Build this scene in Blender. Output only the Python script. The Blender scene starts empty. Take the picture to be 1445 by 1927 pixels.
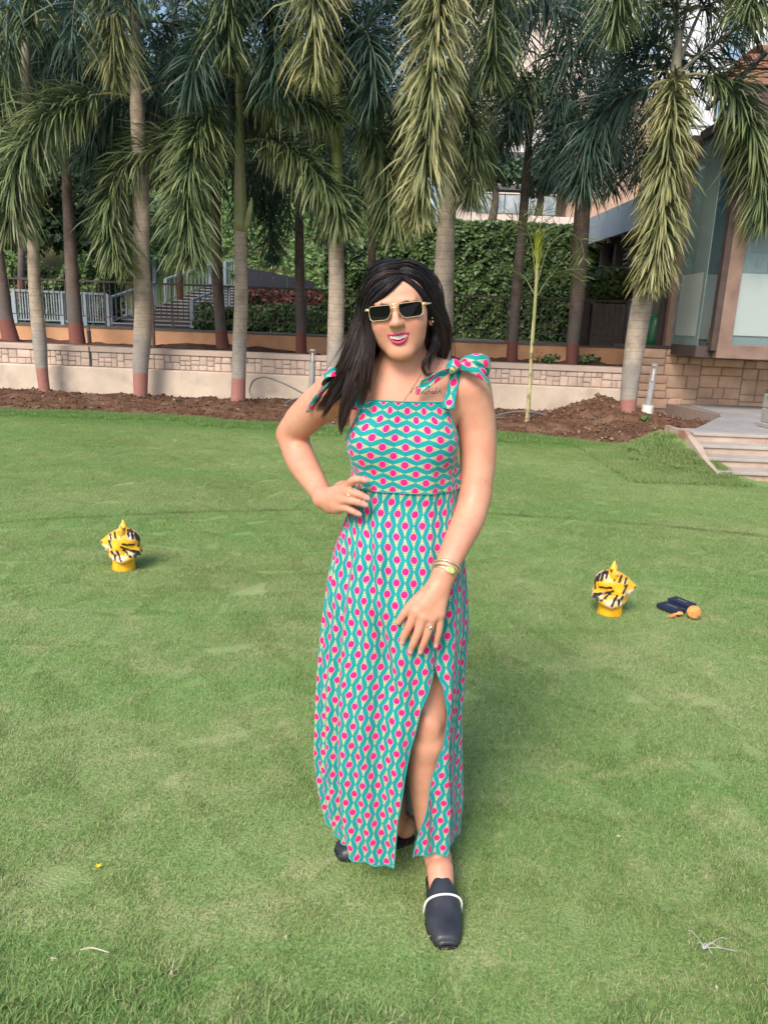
import bpy, math, random
import numpy as np
from mathutils import Vector, Matrix
from mathutils.bvhtree import BVHTree
from math import radians, sin, cos, tan, pi

S = bpy.context.scene
COL = S.collection
RNG = np.random.default_rng(7)
random.seed(7)

# ---------------------------------------------------------------- camera
FPX = 1400.0; PITCH = radians(14.3); ROLL = radians(2.2); CAMZ = 1.45
FW = np.array([0.0, cos(PITCH), -sin(PITCH)])
R0 = np.array([1.0, 0.0, 0.0]); U0 = np.array([0.0, sin(PITCH), cos(PITCH)])
RT = R0 * cos(ROLL) + U0 * sin(ROLL)
UP = U0 * cos(ROLL) - R0 * sin(ROLL)
CAMPOS = np.array([0.0, 0.0, CAMZ])
cam_data = bpy.data.cameras.new("camera")
cam = bpy.data.objects.new("camera", cam_data); COL.objects.link(cam)
cam_data.sensor_fit = 'VERTICAL'; cam_data.sensor_height = 24.0
cam_data.lens = FPX / 1927.0 * 24.0
cam_data.clip_start = 0.05; cam_data.clip_end = 2000
m = Matrix([[RT[0], UP[0], -FW[0], 0], [RT[1], UP[1], -FW[1], 0], [RT[2], UP[2], -FW[2], CAMZ], [0, 0, 0, 1]])
cam.matrix_world = m
S.camera = cam

# ---------------------------------------------------------------- sky, sun, exposure
SUN_EL = radians(44); SUN_AZ = radians(205)       # azimuth clockwise from +Y: behind the camera, to its left
W = bpy.data.worlds.new("World"); S.world = W; W.use_nodes = True
wn = W.node_tree; wn.nodes.clear()
sky = wn.nodes.new('ShaderNodeTexSky'); sky.sky_type = 'NISHITA'; sky.sun_disc = False
sky.sun_elevation = SUN_EL; sky.sun_rotation = SUN_AZ
sky.air_density = 1.0; sky.dust_density = 3.0; sky.ozone_density = 1.0
bg = wn.nodes.new('ShaderNodeBackground'); bg.inputs[1].default_value = 0.15
wo = wn.nodes.new('ShaderNodeOutputWorld')
wn.links.new(sky.outputs[0], bg.inputs[0]); wn.links.new(bg.outputs[0], wo.inputs[0])
sd = bpy.data.lights.new("sun", 'SUN'); sd.energy = 2.2; sd.angle = radians(22); sd.color = (1.0, 0.90, 0.77)
sun = bpy.data.objects.new("sun", sd); COL.objects.link(sun)
sdir = Vector((sin(SUN_AZ) * cos(SUN_EL), cos(SUN_AZ) * cos(SUN_EL), sin(SUN_EL)))
sun.rotation_euler = sdir.to_track_quat('Z', 'Y').to_euler()
S.view_settings.view_transform = 'Standard'; S.view_settings.look = 'None'
S.view_settings.gamma = 1.0; S.view_settings.use_curve_mapping = False
S.view_settings.exposure = 0.62
S.render.resolution_x = 767; S.render.resolution_y = 1024
S.render.engine = 'CYCLES'
S.cycles.max_bounces = 6; S.cycles.transparent_max_bounces = 6

# ---------------------------------------------------------------- geometry helpers
def ray(px, py):
    return FW + RT * ((px - 722.5) / FPX) - UP * ((py - 963.5) / FPX)
def P(px, py, Y):                       # the point of the plane y = Y seen at this place of the photograph
    d = ray(px, py); return CAMPOS + d * (Y / d[1])
def G(px, py, z=0.0):                   # the point of the level z
    d = ray(px, py); return CAMPOS + d * ((z - CAMZ) / d[2])
def mpp(Y, z=1.0):                      # metres per photograph pixel at a depth
    return (Y * cos(PITCH) + (CAMZ - z) * sin(PITCH)) / FPX

def mesh(name, v, f, uv=None, smooth=False):
    v = np.asarray(v, dtype=np.float32).reshape(-1, 3)
    me = bpy.data.meshes.new(name)
    if isinstance(f, np.ndarray) and f.ndim == 2:
        n, k = f.shape
        me.vertices.add(len(v)); me.vertices.foreach_set("co", v.ravel())
        me.loops.add(n * k); me.loops.foreach_set("vertex_index", f.astype(np.int32).ravel())
        me.polygons.add(n); me.polygons.foreach_set("loop_start", np.arange(0, n * k, k, dtype=np.int32))
        me.polygons.foreach_set("loop_total", np.full(n, k, dtype=np.int32))
        me.update(calc_edges=True)
        if uv is not None:
            ul = me.uv_layers.new(name="UVMap")
            uv = np.asarray(uv, dtype=np.float32)
            ul.data.foreach_set("uv", (uv[f.ravel()] if len(uv) == len(v) else uv).ravel())
    else:
        me.from_pydata([tuple(p) for p in v], [], [tuple(int(i) for i in q) for q in f])
        if uv is not None:
            ul = me.uv_layers.new(name="UVMap"); uv = np.asarray(uv)
            for l in me.loops: ul.data[l.index].uv = uv[l.vertex_index]
    if smooth: me.polygons.foreach_set("use_smooth", np.ones(len(me.polygons), dtype=bool))
    me.validate(); me.update()
    return me
def ob(name, me, m=None, parent=None, loc=(0, 0, 0), **props):
    if m is not None and len(me.materials) == 0: me.materials.append(m)
    o = bpy.data.objects.new(name, me); COL.objects.link(o); o.location = loc
    if parent is not None: o.parent = parent
    for k, x in props.items(): o[k] = x
    return o
def thing(name, label, cat, loc=(0, 0, 0), rz=0.0, group=None):
    o = bpy.data.objects.new(name, None); COL.objects.link(o); o.location = loc; o.rotation_euler = (0, 0, rz)
    o.empty_display_size = 0.2
    o['label'] = label; o['category'] = cat
    if group: o['group'] = group
    return o
def tag(o, label, cat, group=None):
    o['label'] = label; o['category'] = cat
    if group: o['group'] = group
    return o

class MB:                               # collects shapes into one mesh
    def __init__(s): s.v = []; s.f = []; s.n = 0
    def add(s, v, f):
        v = np.asarray(v, dtype=float).reshape(-1, 3); s.v.append(v)
        s.f += [tuple(i + s.n for i in q) for q in f]; s.n += len(v); return s
    def box(s, lo, hi, bev=0.0):
        x0, y0, z0 = lo; x1, y1, z1 = hi
        if bev <= 0:
            v = [(x0,y0,z0),(x1,y0,z0),(x1,y1,z0),(x0,y1,z0),(x0,y0,z1),(x1,y0,z1),(x1,y1,z1),(x0,y1,z1)]
            return s.add(v, [(0,3,2,1),(4,5,6,7),(0,1,5,4),(1,2,6,5),(2,3,7,6),(3,0,4,7)])
        b = bev; v = []; 
        for z, i in ((z0, b), (z0 + b, 0), (z1 - b, 0), (z1, b)):
            v += [(x0+i,y0+i,z),(x1-i,y0+i,z),(x1-i,y1-i,z),(x0+i,y1-i,z)]
        f = [(3,2,1,0),(12,13,14,15)]
        for k in range(3):
            for j in range(4): f.append((4*k+j, 4*k+(j+1)%4, 4*k+4+(j+1)%4, 4*k+4+j))
        return s.add(v, f)
    def obox(s, a, b, w, h, upv=(0, 0, 1)):   # bar from a to b, w wide, h high
        a = np.array(a, float); b = np.array(b, float); d = b - a; d /= np.linalg.norm(d)
        sd_ = np.cross(d, upv); sd_ /= np.linalg.norm(sd_); u = np.cross(sd_, d)
        v = [p + sd_ * (sx * w / 2) + u * (sz * h / 2) for p in (a, b) for sx, sz in ((-1,-1),(1,-1),(1,1),(-1,1))]
        return s.add(v, [(0,1,2,3),(7,6,5,4),(0,4,5,1),(1,5,6,2),(2,6,7,3),(3,7,4,0)])
    def tube(s, pts, r, n=8, cap=True):
        v, f = tube_vf(pts, r, n, cap); return s.add(v, f)
    def poly(s, pts):
        return s.add(pts, [tuple(range(len(pts)))])
    def prism(s, pts, d):                # outline extruded along d
        n = len(pts); p = np.array(pts, float); q = p + np.array(d)
        f = [tuple(range(n))[::-1], tuple(range(n, 2*n))] + [(i, (i+1)%n, n+(i+1)%n, n+i) for i in range(n)]
        return s.add(np.vstack([p, q]), f)
    def mesh(s, name, smooth=False): return mesh(name, np.vstack(s.v), s.f, smooth=smooth)
    def build(s, name, m, parent=None, smooth=False, **props):
        return ob(name, s.mesh(name, smooth), m, parent, **props)

def frames(pts):
    p = np.asarray(pts, float); t = np.gradient(p, axis=0); t /= np.linalg.norm(t, axis=1)[:, None] + 1e-12
    u = np.zeros_like(p); ref = np.array([0, 0, 1.0]) if abs(t[0][2]) < 0.9 else np.array([0, 1.0, 0])
    a = np.cross(ref, t[0]); a /= np.linalg.norm(a)
    for i in range(len(p)):
        a = a - t[i] * np.dot(a, t[i]); a /= np.linalg.norm(a) + 1e-12; u[i] = a
    return p, t, u, np.cross(t, u)
def tube_vf(pts, r, n=8, cap=True):
    p, t, u, w = frames(pts); r = np.broadcast_to(np.asarray(r, float), (len(p),))
    a = np.arange(n) * 2 * pi / n
    v = p[:, None] + (u[:, None] * np.cos(a)[None, :, None] + w[:, None] * np.sin(a)[None, :, None]) * r[:, None, None]
    f = []
    for i in range(len(p) - 1):
        for j in range(n): f.append((i*n+j, i*n+(j+1)%n, (i+1)*n+(j+1)%n, (i+1)*n+j))
    if cap: f += [tuple(range(n))[::-1], tuple(range((len(p)-1)*n, len(p)*n))]
    return v.reshape(-1, 3), f
def spline(pts, n):                     # Catmull-Rom through points, n samples, any dimension
    p = np.asarray(pts, float); k = len(p)
    q = np.vstack([2*p[0]-p[1], p, 2*p[-1]-p[-2]])
    d = np.r_[0, np.cumsum(np.linalg.norm(np.diff(p[:, :3], axis=0), axis=1))]; d /= d[-1]
    T = np.linspace(0, 1, n); i = np.clip(np.searchsorted(d, T, side='right') - 1, 0, k - 2)
    t = ((T - d[i]) / (d[i+1] - d[i] + 1e-12))[:, None]
    a, b, c, e = q[i], q[i+1], q[i+2], q[i+3]
    return 0.5 * ((2*b) + (-a+c)*t + (2*a-5*b+4*c-e)*t**2 + (-a+3*b-3*c+e)*t**3)
def grid_faces(nr, nc, closed=False):
    r = np.arange(nr - 1)[:, None]; c = np.arange(nc if closed else nc - 1)[None, :]; c1 = (c + 1) % nc
    return np.stack([r*nc + c, r*nc + c1, (r+1)*nc + c1, (r+1)*nc + c], -1).reshape(-1, 4)
def vnoise(p, scale, seed=0):           # cheap smooth value noise, p (N,3) -> (N,) in -1..1
    r = np.random.default_rng(seed); out = np.zeros(len(p)); 
    for k in range(6):
        d = r.normal(size=3); d /= np.linalg.norm(d); f = scale * r.uniform(0.6, 1.7)
        out += np.sin(p @ d * f * 6.283 + r.uniform(0, 6.28))
    return out / 3.0

# ---------------------------------------------------------------- materials
def new_mat(name):
    m = bpy.data.materials.new(name); m.use_nodes = True; nt = m.node_tree
    return m, nt, nt.nodes['Principled BSDF']
def node(nt, t, **kw):
    n = nt.nodes.new(t)
    for k, v in kw.items():
        if k.startswith('i_'):
            key = k[2:]; key = int(key) if key.isdigit() else key.replace('_', ' ')
            n.inputs[key].default_value = v
        else: setattr(n, k, v)
    return n
def math_(nt, op, a, b=None, c=None, clamp=False):
    n = nt.nodes.new('ShaderNodeMath'); n.operation = op; n.use_clamp = clamp
    for i, x in enumerate((a, b, c)):
        if x is None: continue
        if isinstance(x, (int, float)): n.inputs[i].default_value = x
        else: nt.links.new(x, n.inputs[i])
    return n.outputs[0]
def mixc(nt, fac, a, b, mode='MIX'):
    n = nt.nodes.new('ShaderNodeMix'); n.data_type = 'RGBA'; n.blend_type = mode
    for s_, x in ((n.inputs[0], fac), (n.inputs[6], a), (n.inputs[7], b)):
        if isinstance(x, (int, float)): s_.default_value = x
        elif isinstance(x, tuple): s_.default_value = (*x, 1.0) if len(x) == 3 else x
        else: nt.links.new(x, s_)
    return n.outputs[2]
def noise_(nt, scale, detail=4.0, coord='POS', rough=0.55, dist=0.0, vec=None):
    n = node(nt, 'ShaderNodeTexNoise'); n.inputs['Scale'].default_value = scale; n.inputs['Detail'].default_value = detail
    n.inputs['Roughness'].default_value = rough; n.inputs['Distortion'].default_value = dist
    if vec is None: vec = pos_(nt, coord)
    nt.links.new(vec, n.inputs['Vector'])
    return n.outputs['Fac']
def pos_(nt, coord='POS'):
    if coord == 'POS': return nt.nodes.new('ShaderNodeNewGeometry').outputs['Position']
    return nt.nodes.new('ShaderNodeTexCoord').outputs[coord]
def scalevec(nt, vec, s):
    n = node(nt, 'ShaderNodeMapping'); n.inputs['Scale'].default_value = s; nt.links.new(vec, n.inputs['Vector']); return n.outputs[0]
def ramp_(nt, fac, a, b):
    n = node(nt, 'ShaderNodeMapRange', clamp=True); nt.links.new(fac, n.inputs[0])
    n.inputs[1].default_value = a; n.inputs[2].default_value = b; return n.outputs[0]
def bump_(nt, pb, h, strength=0.3, dist=0.01):
    b = node(nt, 'ShaderNodeBump'); b.inputs['Strength'].default_value = strength; b.inputs['Distance'].default_value = dist
    nt.links.new(h, b.inputs['Height']); nt.links.new(b.outputs[0], pb.inputs['Normal'])
def mat(name, c1, c2=None, scale=8.0, rough=0.7, metal=0.0, bump=0.0, bdist=0.01, bscale=None, c3=None, s3=2.0, rnd=0.0, coord='POS', detail=5.0, spec=0.5):
    m, nt, pb = new_mat(name); L = nt.links
    c2 = c2 or tuple(min(1, x * 1.25) for x in c1)
    n1 = noise_(nt, scale, detail, coord); col = mixc(nt, ramp_(nt, n1, 0.3, 0.7), c1, c2)
    if c3: col = mixc(nt, ramp_(nt, noise_(nt, s3, 4, coord), 0.52, 0.68), col, c3)
    if rnd:
        oi = node(nt, 'ShaderNodeObjectInfo'); hv = node(nt, 'ShaderNodeHueSaturation')
        v = math_(nt, 'MULTIPLY_ADD', oi.outputs['Random'], rnd, 1 - rnd / 2); L.new(v, hv.inputs['Value']); L.new(col, hv.inputs['Color']); col = hv.outputs[0]
    L.new(col, pb.inputs['Base Color']); pb.inputs['Roughness'].default_value = rough; pb.inputs['Metallic'].default_value = metal
    pb.inputs['Specular IOR Level'].default_value = spec
    if bump: bump_(nt, pb, noise_(nt, bscale or scale * 4, 6, coord), bump, bdist)
    return m
def leaf_mat(name, dark, light, tip=None, tipf=0.0, rough=0.5, trans=0.3, alt=None):
    m, nt, pb = new_mat(name); L = nt.links
    uv = node(nt, 'ShaderNodeSeparateXYZ'); L.new(pos_(nt, 'UV'), uv.inputs[0])
    col = mixc(nt, uv.outputs[0], dark, light)
    if alt: col = mixc(nt, ramp_(nt, uv.outputs[0], 0.93, 0.95), col, alt)
    if tip:
        f = math_(nt, 'POWER', uv.outputs[1], 1.5); f = math_(nt, 'MULTIPLY', f, math_(nt, 'MULTIPLY_ADD', uv.outputs[0], 0.6 * tipf, 0.4 * tipf))
        col = mixc(nt, f, col, tip)
    col = mixc(nt, ramp_(nt, noise_(nt, 1.7, 3), 0.35, 0.7), col, mixc(nt, 1.0, col, (0.62, 0.7, 0.72), 'MULTIPLY'))
    L.new(col, pb.inputs['Base Color']); pb.inputs['Roughness'].default_value = rough
    tr = node(nt, 'ShaderNodeBsdfTranslucent'); L.new(col, tr.inputs[0])
    mx = node(nt, 'ShaderNodeMixShader'); mx.inputs[0].default_value = trans
    L.new(pb.outputs[0], mx.inputs[1]); L.new(tr.outputs[0], mx.inputs[2]); L.new(mx.outputs[0], nt.nodes['Material Output'].inputs[0])
    return m
# ================================================================ ground
def edge_y(x):                                   # far edge of the lawn
    return 10.35 - 0.10 * x - 1.15 * np.exp(-((np.minimum(x, 3.6) - 3.6) / 0.75) ** 2) + 0.12 * np.sin(x * 1.3) + 0.05 * np.sin(x * 4.1 + 1)
def wall_y(x): return 12.1 - 0.045 * x
def lawn_z(x, y):                                # the turf banks up against the side of the steps
    t = np.clip((y - 7.42) / 1.1, 0, 1) * np.exp(-(np.maximum(y - 8.75, 0) / 0.55) ** 2)
    lim = np.where(y < 8.6, 3.70 - 0.36 * (y - 7.5), 3.3)
    return 0.33 * t * np.exp(-(np.maximum(3.45 - x, 0) / 0.42) ** 2) * np.exp(-(np.maximum(x - lim, 0) / 0.10) ** 2)
def patio_left(y): return np.interp(y, [7.5, 8.5, 10.4, 12], [3.75, 3.42, 4.6, 4.62])
def lawn_color(nt):
    L = nt.links; pos = pos_(nt)
    base = mixc(nt, ramp_(nt, noise_(nt, 1.1, 5, vec=pos, dist=0.4), 0.32, 0.68), (0.212, 0.305, 0.108), (0.30, 0.385, 0.175))
    s = scalevec(nt, pos, (0.35, 1.5, 1)); 
    base = mixc(nt, ramp_(nt, noise_(nt, 0.9, 4, vec=s), 0.42, 0.62), base, (0.21, 0.34, 0.118))
    dry = ramp_(nt, noise_(nt, 3.6, 9, vec=scalevec(nt, pos, (0.8, 1.1, 1)), rough=0.78, dist=0.6), 0.50, 0.80)
    sep0 = node(nt, 'ShaderNodeSeparateXYZ'); L.new(pos, sep0.inputs[0])
    dry = math_(nt, 'MULTIPLY', dry, math_(nt, 'MULTIPLY_ADD', ramp_(nt, sep0.outputs[1], 6.5, 2.5), 0.6, 0.35))
    base = mixc(nt, dry, base, (0.52, 0.48, 0.30))
    br = ramp_(nt, noise_(nt, 7, 6, vec=pos, rough=0.7), 0.62, 0.78)
    base = mixc(nt, math_(nt, 'MULTIPLY', br, math_(nt, 'MULTIPLY', dry, 0.8)), base, (0.42, 0.33, 0.24))
    # a mower's cutting line: a shallow arc across the lawn
    sep = node(nt, 'ShaderNodeSeparateXYZ'); L.new(pos, sep.inputs[0])
    cx = math_(nt, 'SUBTRACT', sep.outputs[0], 0.6); r2 = math_(nt, 'MULTIPLY', cx, cx)
    arc = math_(nt, 'ADD', math_(nt, 'MULTIPLY', r2, 0.075), math_(nt, 'ADD', sep.outputs[1], math_(nt, 'MULTIPLY', noise_(nt, 3, 3, vec=pos), 0.12)))
    d = math_(nt, 'ABSOLUTE', math_(nt, 'SUBTRACT', arc, 5.82))
    edge = math_(nt, 'MULTIPLY', ramp_(nt, d, 0.05, 0.015), ramp_(nt, noise_(nt, 5, 3, vec=pos), 0.3, 0.55))
    base = mixc(nt, math_(nt, 'MULTIPLY', edge, 0.6), base, (0.12, 0.13, 0.05))
    # lush taller rim by the soil
    rim = ramp_(nt, math_(nt, 'MULTIPLY_ADD', sep.outputs[0], 0.10, sep.outputs[1]), 9.2, 9.7)
    base = mixc(nt, math_(nt, 'MULTIPLY', rim, 0.8), base, (0.15, 0.28, 0.08))
    return base
m_lawn, nt, pb = new_mat('lawn_ground'); lc = lawn_color(nt)
lc = mixc(nt, ramp_(nt, noise_(nt, 160, 3), 0.35, 0.65), mixc(nt, 1.0, lc, (0.62, 0.66, 0.55), 'MULTIPLY'), lc)
nt.links.new(lc, pb.inputs['Base Color']); pb.inputs['Roughness'].default_value = 0.9; pb.inputs['Specular IOR Level'].default_value = 0.1
bump_(nt, pb, noise_(nt, 120, 4), 0.6, 0.01)
m_blade, nt, pb = new_mat('grass_blade'); lc = lawn_color(nt); L = nt.links
uvs = node(nt, 'ShaderNodeSeparateXYZ'); L.new(pos_(nt, 'UV'), uvs.inputs[0])
lc = mixc(nt, 1.0, lc, mixc(nt, uvs.outputs[0], (0.75, 0.9, 0.7), (1.55, 1.45, 1.5)), 'MULTIPLY')
lc = mixc(nt, ramp_(nt, uvs.outputs[0], 0.9, 0.92), lc, (0.50, 0.46, 0.28))
L.new(lc, pb.inputs['Base Color']); pb.inputs['Roughness'].default_value = 0.55; pb.inputs['Specular IOR Level'].default_value = 0.3
tr = node(nt, 'ShaderNodeBsdfTranslucent'); L.new(lc, tr.inputs[0]); mx = node(nt, 'ShaderNodeMixShader'); mx.inputs[0].default_value = 0.42
L.new(pb.outputs[0], mx.inputs[1]); L.new(tr.outputs[0], mx.inputs[2]); L.new(mx.outputs[0], nt.nodes['Material Output'].inputs[0])

# one sheet of ground that reaches the horizon
MB().box((-400, -60, -0.6), (400, 700, -0.004)).build('ground', mat('earth', (0.10, 0.07, 0.045), (0.16, 0.12, 0.07), 0.5, 0.95), None, kind='structure')
xs = np.linspace(-14, 14, 337); rows = 150; V = []
for r in range(rows):
    t = r / (rows - 1); yy = -3 + (edge_y(xs) + 3) * t
    V.append(np.stack([xs, yy, 0.002 * np.sin(xs * 2.1 + yy * 1.3) + lawn_z(xs, yy)], 1))
ob('lawn', mesh('lawn', np.vstack(V), grid_faces(rows, len(xs))[:, ::-1].copy(), smooth=True), m_lawn, kind='structure')
def soil_h(x, y):
    e = edge_y(x); t = np.clip((y - e) / np.maximum(wall_y(x) - e, 0.3), 0, 1)
    h = 0.02 + 0.13 * np.sin(np.clip(t * 1.5, 0, 1) * pi / 2)
    h = h + 0.34 * np.exp(-(((x - 3.3) / 0.62) ** 2 + ((y - 11.2) / 0.45) ** 2)) + 0.1 * np.exp(-(((x - 4.3) / 0.9) ** 2 + ((y - 10.6) / 0.4) ** 2))
    p = np.stack([x, y, 0 * x], -1).reshape(-1, 3)
    n = 0.035 * vnoise(p, 0.9, 3) + 0.022 * vnoise(p, 3.1, 4) + 0.012 * vnoise(p, 9, 5)
    lz = lawn_z(x, y); h = h * (1 - np.clip(lz * 3, 0, .85)) + lz
    h = np.where(x > patio_left(y) - .15, np.minimum(h, .28), h)
    return h + n.reshape(np.shape(x)) * np.clip(t * 5, 0.1, 1) - 0.05 * (t < 0.01)
m_soil = mat('soil', (0.075, 0.038, 0.023), (0.15, 0.082, 0.052), 9, 0.95, bump=0.9, bdist=0.03, bscale=30, c3=(0.19, 0.12, 0.08), s3=3, spec=0.15)
nx, ny = 300, 60; X = np.linspace(-9, 5.6, nx); V = []
for r in range(ny):
    t = r / (ny - 1); yy = edge_y(X) - 0.06 + (wall_y(X) + 0.1 - edge_y(X)) * t
    V.append(np.stack([X, yy, soil_h(X, yy)], 1))
ob('soil_bed', mesh('soil', np.vstack(V), grid_faces(ny, nx), smooth=True), m_soil, kind='structure')
# clods and wood chips on the soil
r = np.random.default_rng(11)
def clods(n, xr, yf, size, seed, kind_box=False):
    r = np.random.default_rng(seed); x = r.uniform(*xr, n); t = r.uniform(0, 1, n) ** 0.8; y = yf(x, t)
    ok = x < patio_left(y) - .03; x, y, n = x[ok], y[ok], int(ok.sum())
    z = soil_h(x, y); s = size * np.minimum(r.lognormal(0, 0.5, n), 2.6)
    base = np.array([(1,0,0),(0,1,0),(-1,0,0),(0,-1,0),(0,0,1),(0,0,-1)], float)
    tri = np.array([(0,1,4),(1,2,4),(2,3,4),(3,0,4),(1,0,5),(2,1,5),(3,2,5),(0,3,5)])
    v = base[None] * r.uniform(0.5, 1.3, (n, 6, 1)) * (s[:, None, None] * r.uniform(0.5, 1.2, (n, 1, 3)))
    a = r.uniform(0, 6.28, n); c_, s_ = np.cos(a), np.sin(a)
    vx = v[..., 0] * c_[:, None] - v[..., 1] * s_[:, None]; vy = v[..., 0] * s_[:, None] + v[..., 1] * c_[:, None]
    v = np.stack([vx + x[:, None], vy + y[:, None], v[..., 2] * 0.8 + z[:, None] + s[:, None] * 0.3], -1)
    f = (tri[None] + (np.arange(n) * 6)[:, None, None]).reshape(-1, 3)
    uv = np.repeat(np.stack([r.uniform(0, 1, n), r.uniform(0, 1, n)], 1), 6, 0)
    return v.reshape(-1, 3), f, uv
m_clod = leaf_mat('clods', (0.07, 0.035, 0.022), (0.17, 0.095, 0.06), rough=0.95, trans=0.0, alt=(0.36, 0.27, 0.2))
v, f, uv = clods(9000, (-8, 5.4), lambda x, t: edge_y(x) - 0.03 + (wall_y(x) - edge_y(x)) * t, 0.014, 1)
ob('soil_clods', mesh('clods', v, f, uv), m_clod, kind='stuff')
v, f, uv = clods(1100, (2.3, 5.4), lambda x, t: edge_y(x) + 0.05 + (wall_y(x) - edge_y(x) - 0.1) * t, 0.022, 2)
ob('soil_lumps', mesh('lumps', v, f, uv), leaf_mat('wood_chip', (0.10, 0.045, 0.03), (0.27, 0.15, 0.10), rough=0.95, trans=0.0), kind='stuff')

# grass: patches of blades set over the lawn by geometry nodes, one object
def blade_patch(name, n, size, L0, w0, lean, seed):
    r = np.random.default_rng(seed); p = np.stack([r.uniform(-size/2, size/2, n), r.uniform(-size/2, size/2, n), np.zeros(n)], 1)
    a = r.uniform(0, 2*pi, n); le = r.uniform(0.15, 1, n) * lean; Ln = L0 * r.lognormal(0, 0.3, n)
    d = np.stack([np.cos(a) * np.sin(le), np.sin(a) * np.sin(le), np.cos(le)], 1)
    d2 = np.stack([np.cos(a) * np.sin(le * 1.7), np.sin(a) * np.sin(le * 1.7), np.cos(le * 1.7)], 1)
    b = a + r.uniform(-1, 1, n) + pi/2; sdv = np.stack([np.cos(b), np.sin(b), np.zeros(n)], 1) * (w0 / 2 * r.uniform(0.7, 1.3, n))[:, None]
    m1 = p + d * (Ln * 0.55)[:, None]; tp = m1 + d2 * (Ln * 0.45)[:, None]
    v = np.stack([p - sdv, p + sdv, m1 + sdv * 0.8, m1 - sdv * 0.8, tp], 1).reshape(-1, 3)
    k = (np.arange(n) * 5)[:, None]
    f = np.concatenate([k + np.array([[0, 1, 2]]), k + np.array([[0, 2, 3]]), k + np.array([[3, 2, 4]])])
    u = r.uniform(0, 1, n); uv = np.stack([np.repeat(u, 5), np.tile([0, 0, .5, .5, 1.0], n)], 1)
    me = mesh(name, v, f, uv); me.materials.append(m_blade); return bpy.data.objects.new(name, me)
PS = 0.4
patch = [blade_patch('grass_short', 4600, PS, 0.012, 0.0022, 1.15, 21), blade_patch('grass_short', 4600, PS, 0.013, 0.0022, 1.2, 22),
         blade_patch('grass_long', 4200, PS, 0.024, 0.0030, 1.05, 23), blade_patch('grass_rim', 1300, PS, 0.038, 0.005, 0.8, 24), blade_patch('grass_tuft', 420, 0.17, 0.034, 0.0042, 0.95, 25)]
pts, kind_, rot = [], [], []
r = np.random.default_rng(5)
y = 0.75
while y < 10.8:
    hw = 0.62 * y + 0.9; x = -hw
    while x < hw + 0.2:
        jx, jy = x + r.uniform(-.05, .05), y + r.uniform(-.05, .05)
        lim = edge_y(jx) - 0.12
        if jy < lim and not (jy > 7.2 and jx > 3.50 - 0.3 * (jy - 7.3)):
            longish = jy < 1.33 + 0.10 * sin(jx * 3) + 0.06 * sin(jx * 9)
            k = 2 if longish else int(r.integers(0, 2))
            pts.append((jx, jy, lawn_z(jx, jy))); kind_.append(k); rot.append((0, 0, r.uniform(0, 6.28)))
            if longish: pts.append((jx+.1, jy+.1, 0.0)); kind_.append(int(r.integers(0, 2))); rot.append((0, 0, r.uniform(0, 6.28)))
            if jy > lim - 0.5 or (jx > 2.85 and jy > 7.5): pts.append((jx, jy, lawn_z(jx, jy))); kind_.append(3 if jx < 2.7 else 1); rot.append((0, 0, r.uniform(0, 6.28)))
        x += PS * 0.9
    y += PS * 0.9
for _ in range(1500):
    x_, y_ = r.uniform(2.5, 3.7), r.uniform(7.3, 9.6)
    if y_ < edge_y(x_) + .03 and x_ < patio_left(y_) - .12 and not (7.4 < y_ < 8.6 and x_ > 3.56 - .33 * (y_ - 7.5)): pts.append((x_, y_, float(lawn_z(x_, y_)))); kind_.append(4); rot.append((0, 0, r.uniform(0, 6.28)))
for _ in range(700):
    x_ = r.uniform(-6.6, 3.4); y_ = float(edge_y(x_)) - r.uniform(-.03, .22)
    pts.append((x_, y_, float(lawn_z(x_, y_)))); kind_.append(4); rot.append((0, 0, r.uniform(0, 6.28)))
gme = mesh('grass_points', np.array(pts), [])
a = gme.attributes.new('kind_id', 'INT', 'POINT'); a.data.foreach_set('value', np.array(kind_, dtype=np.int32))
a = gme.attributes.new('turn', 'FLOAT_VECTOR', 'POINT'); a.data.foreach_set('vector', np.array(rot, dtype=np.float32).ravel())
gr = ob('grass', gme, m_blade, kind='stuff')
ng = bpy.data.node_groups.new('grass_scatter', 'GeometryNodeTree')
ng.interface.new_socket('Geometry', in_out='INPUT', socket_type='NodeSocketGeometry'); ng.interface.new_socket('Geometry', in_out='OUTPUT', socket_type='NodeSocketGeometry')
gi = ng.nodes.new('NodeGroupInput'); go = ng.nodes.new('NodeGroupOutput'); jn = ng.nodes.new('GeometryNodeJoinGeometry')
nk = ng.nodes.new('GeometryNodeInputNamedAttribute'); nk.data_type = 'INT'; nk.inputs[0].default_value = 'kind_id'
nr_ = ng.nodes.new('GeometryNodeInputNamedAttribute'); nr_.data_type = 'FLOAT_VECTOR'; nr_.inputs[0].default_value = 'turn'
for k, po in enumerate(patch):
    oi = ng.nodes.new('GeometryNodeObjectInfo'); oi.inputs['Object'].default_value = po; oi.inputs['As Instance'].default_value = True
    cp = ng.nodes.new('FunctionNodeCompare'); cp.data_type = 'INT'; cp.operation = 'EQUAL'; cp.inputs[3].default_value = k
    ip = ng.nodes.new('GeometryNodeInstanceOnPoints')
    ng.links.new(nk.outputs[0], cp.inputs[2]); ng.links.new(cp.outputs[0], ip.inputs['Selection'])
    ng.links.new(gi.outputs[0], ip.inputs['Points']); ng.links.new(oi.outputs['Geometry'], ip.inputs['Instance'])
    ng.links.new(nr_.outputs[0], ip.inputs['Rotation']); ng.links.new(ip.outputs[0], jn.inputs[0])
ng.links.new(jn.outputs[0], go.inputs[0])
gm = gr.modifiers.new('scatter', 'NODES'); gm.node_group = ng
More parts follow.
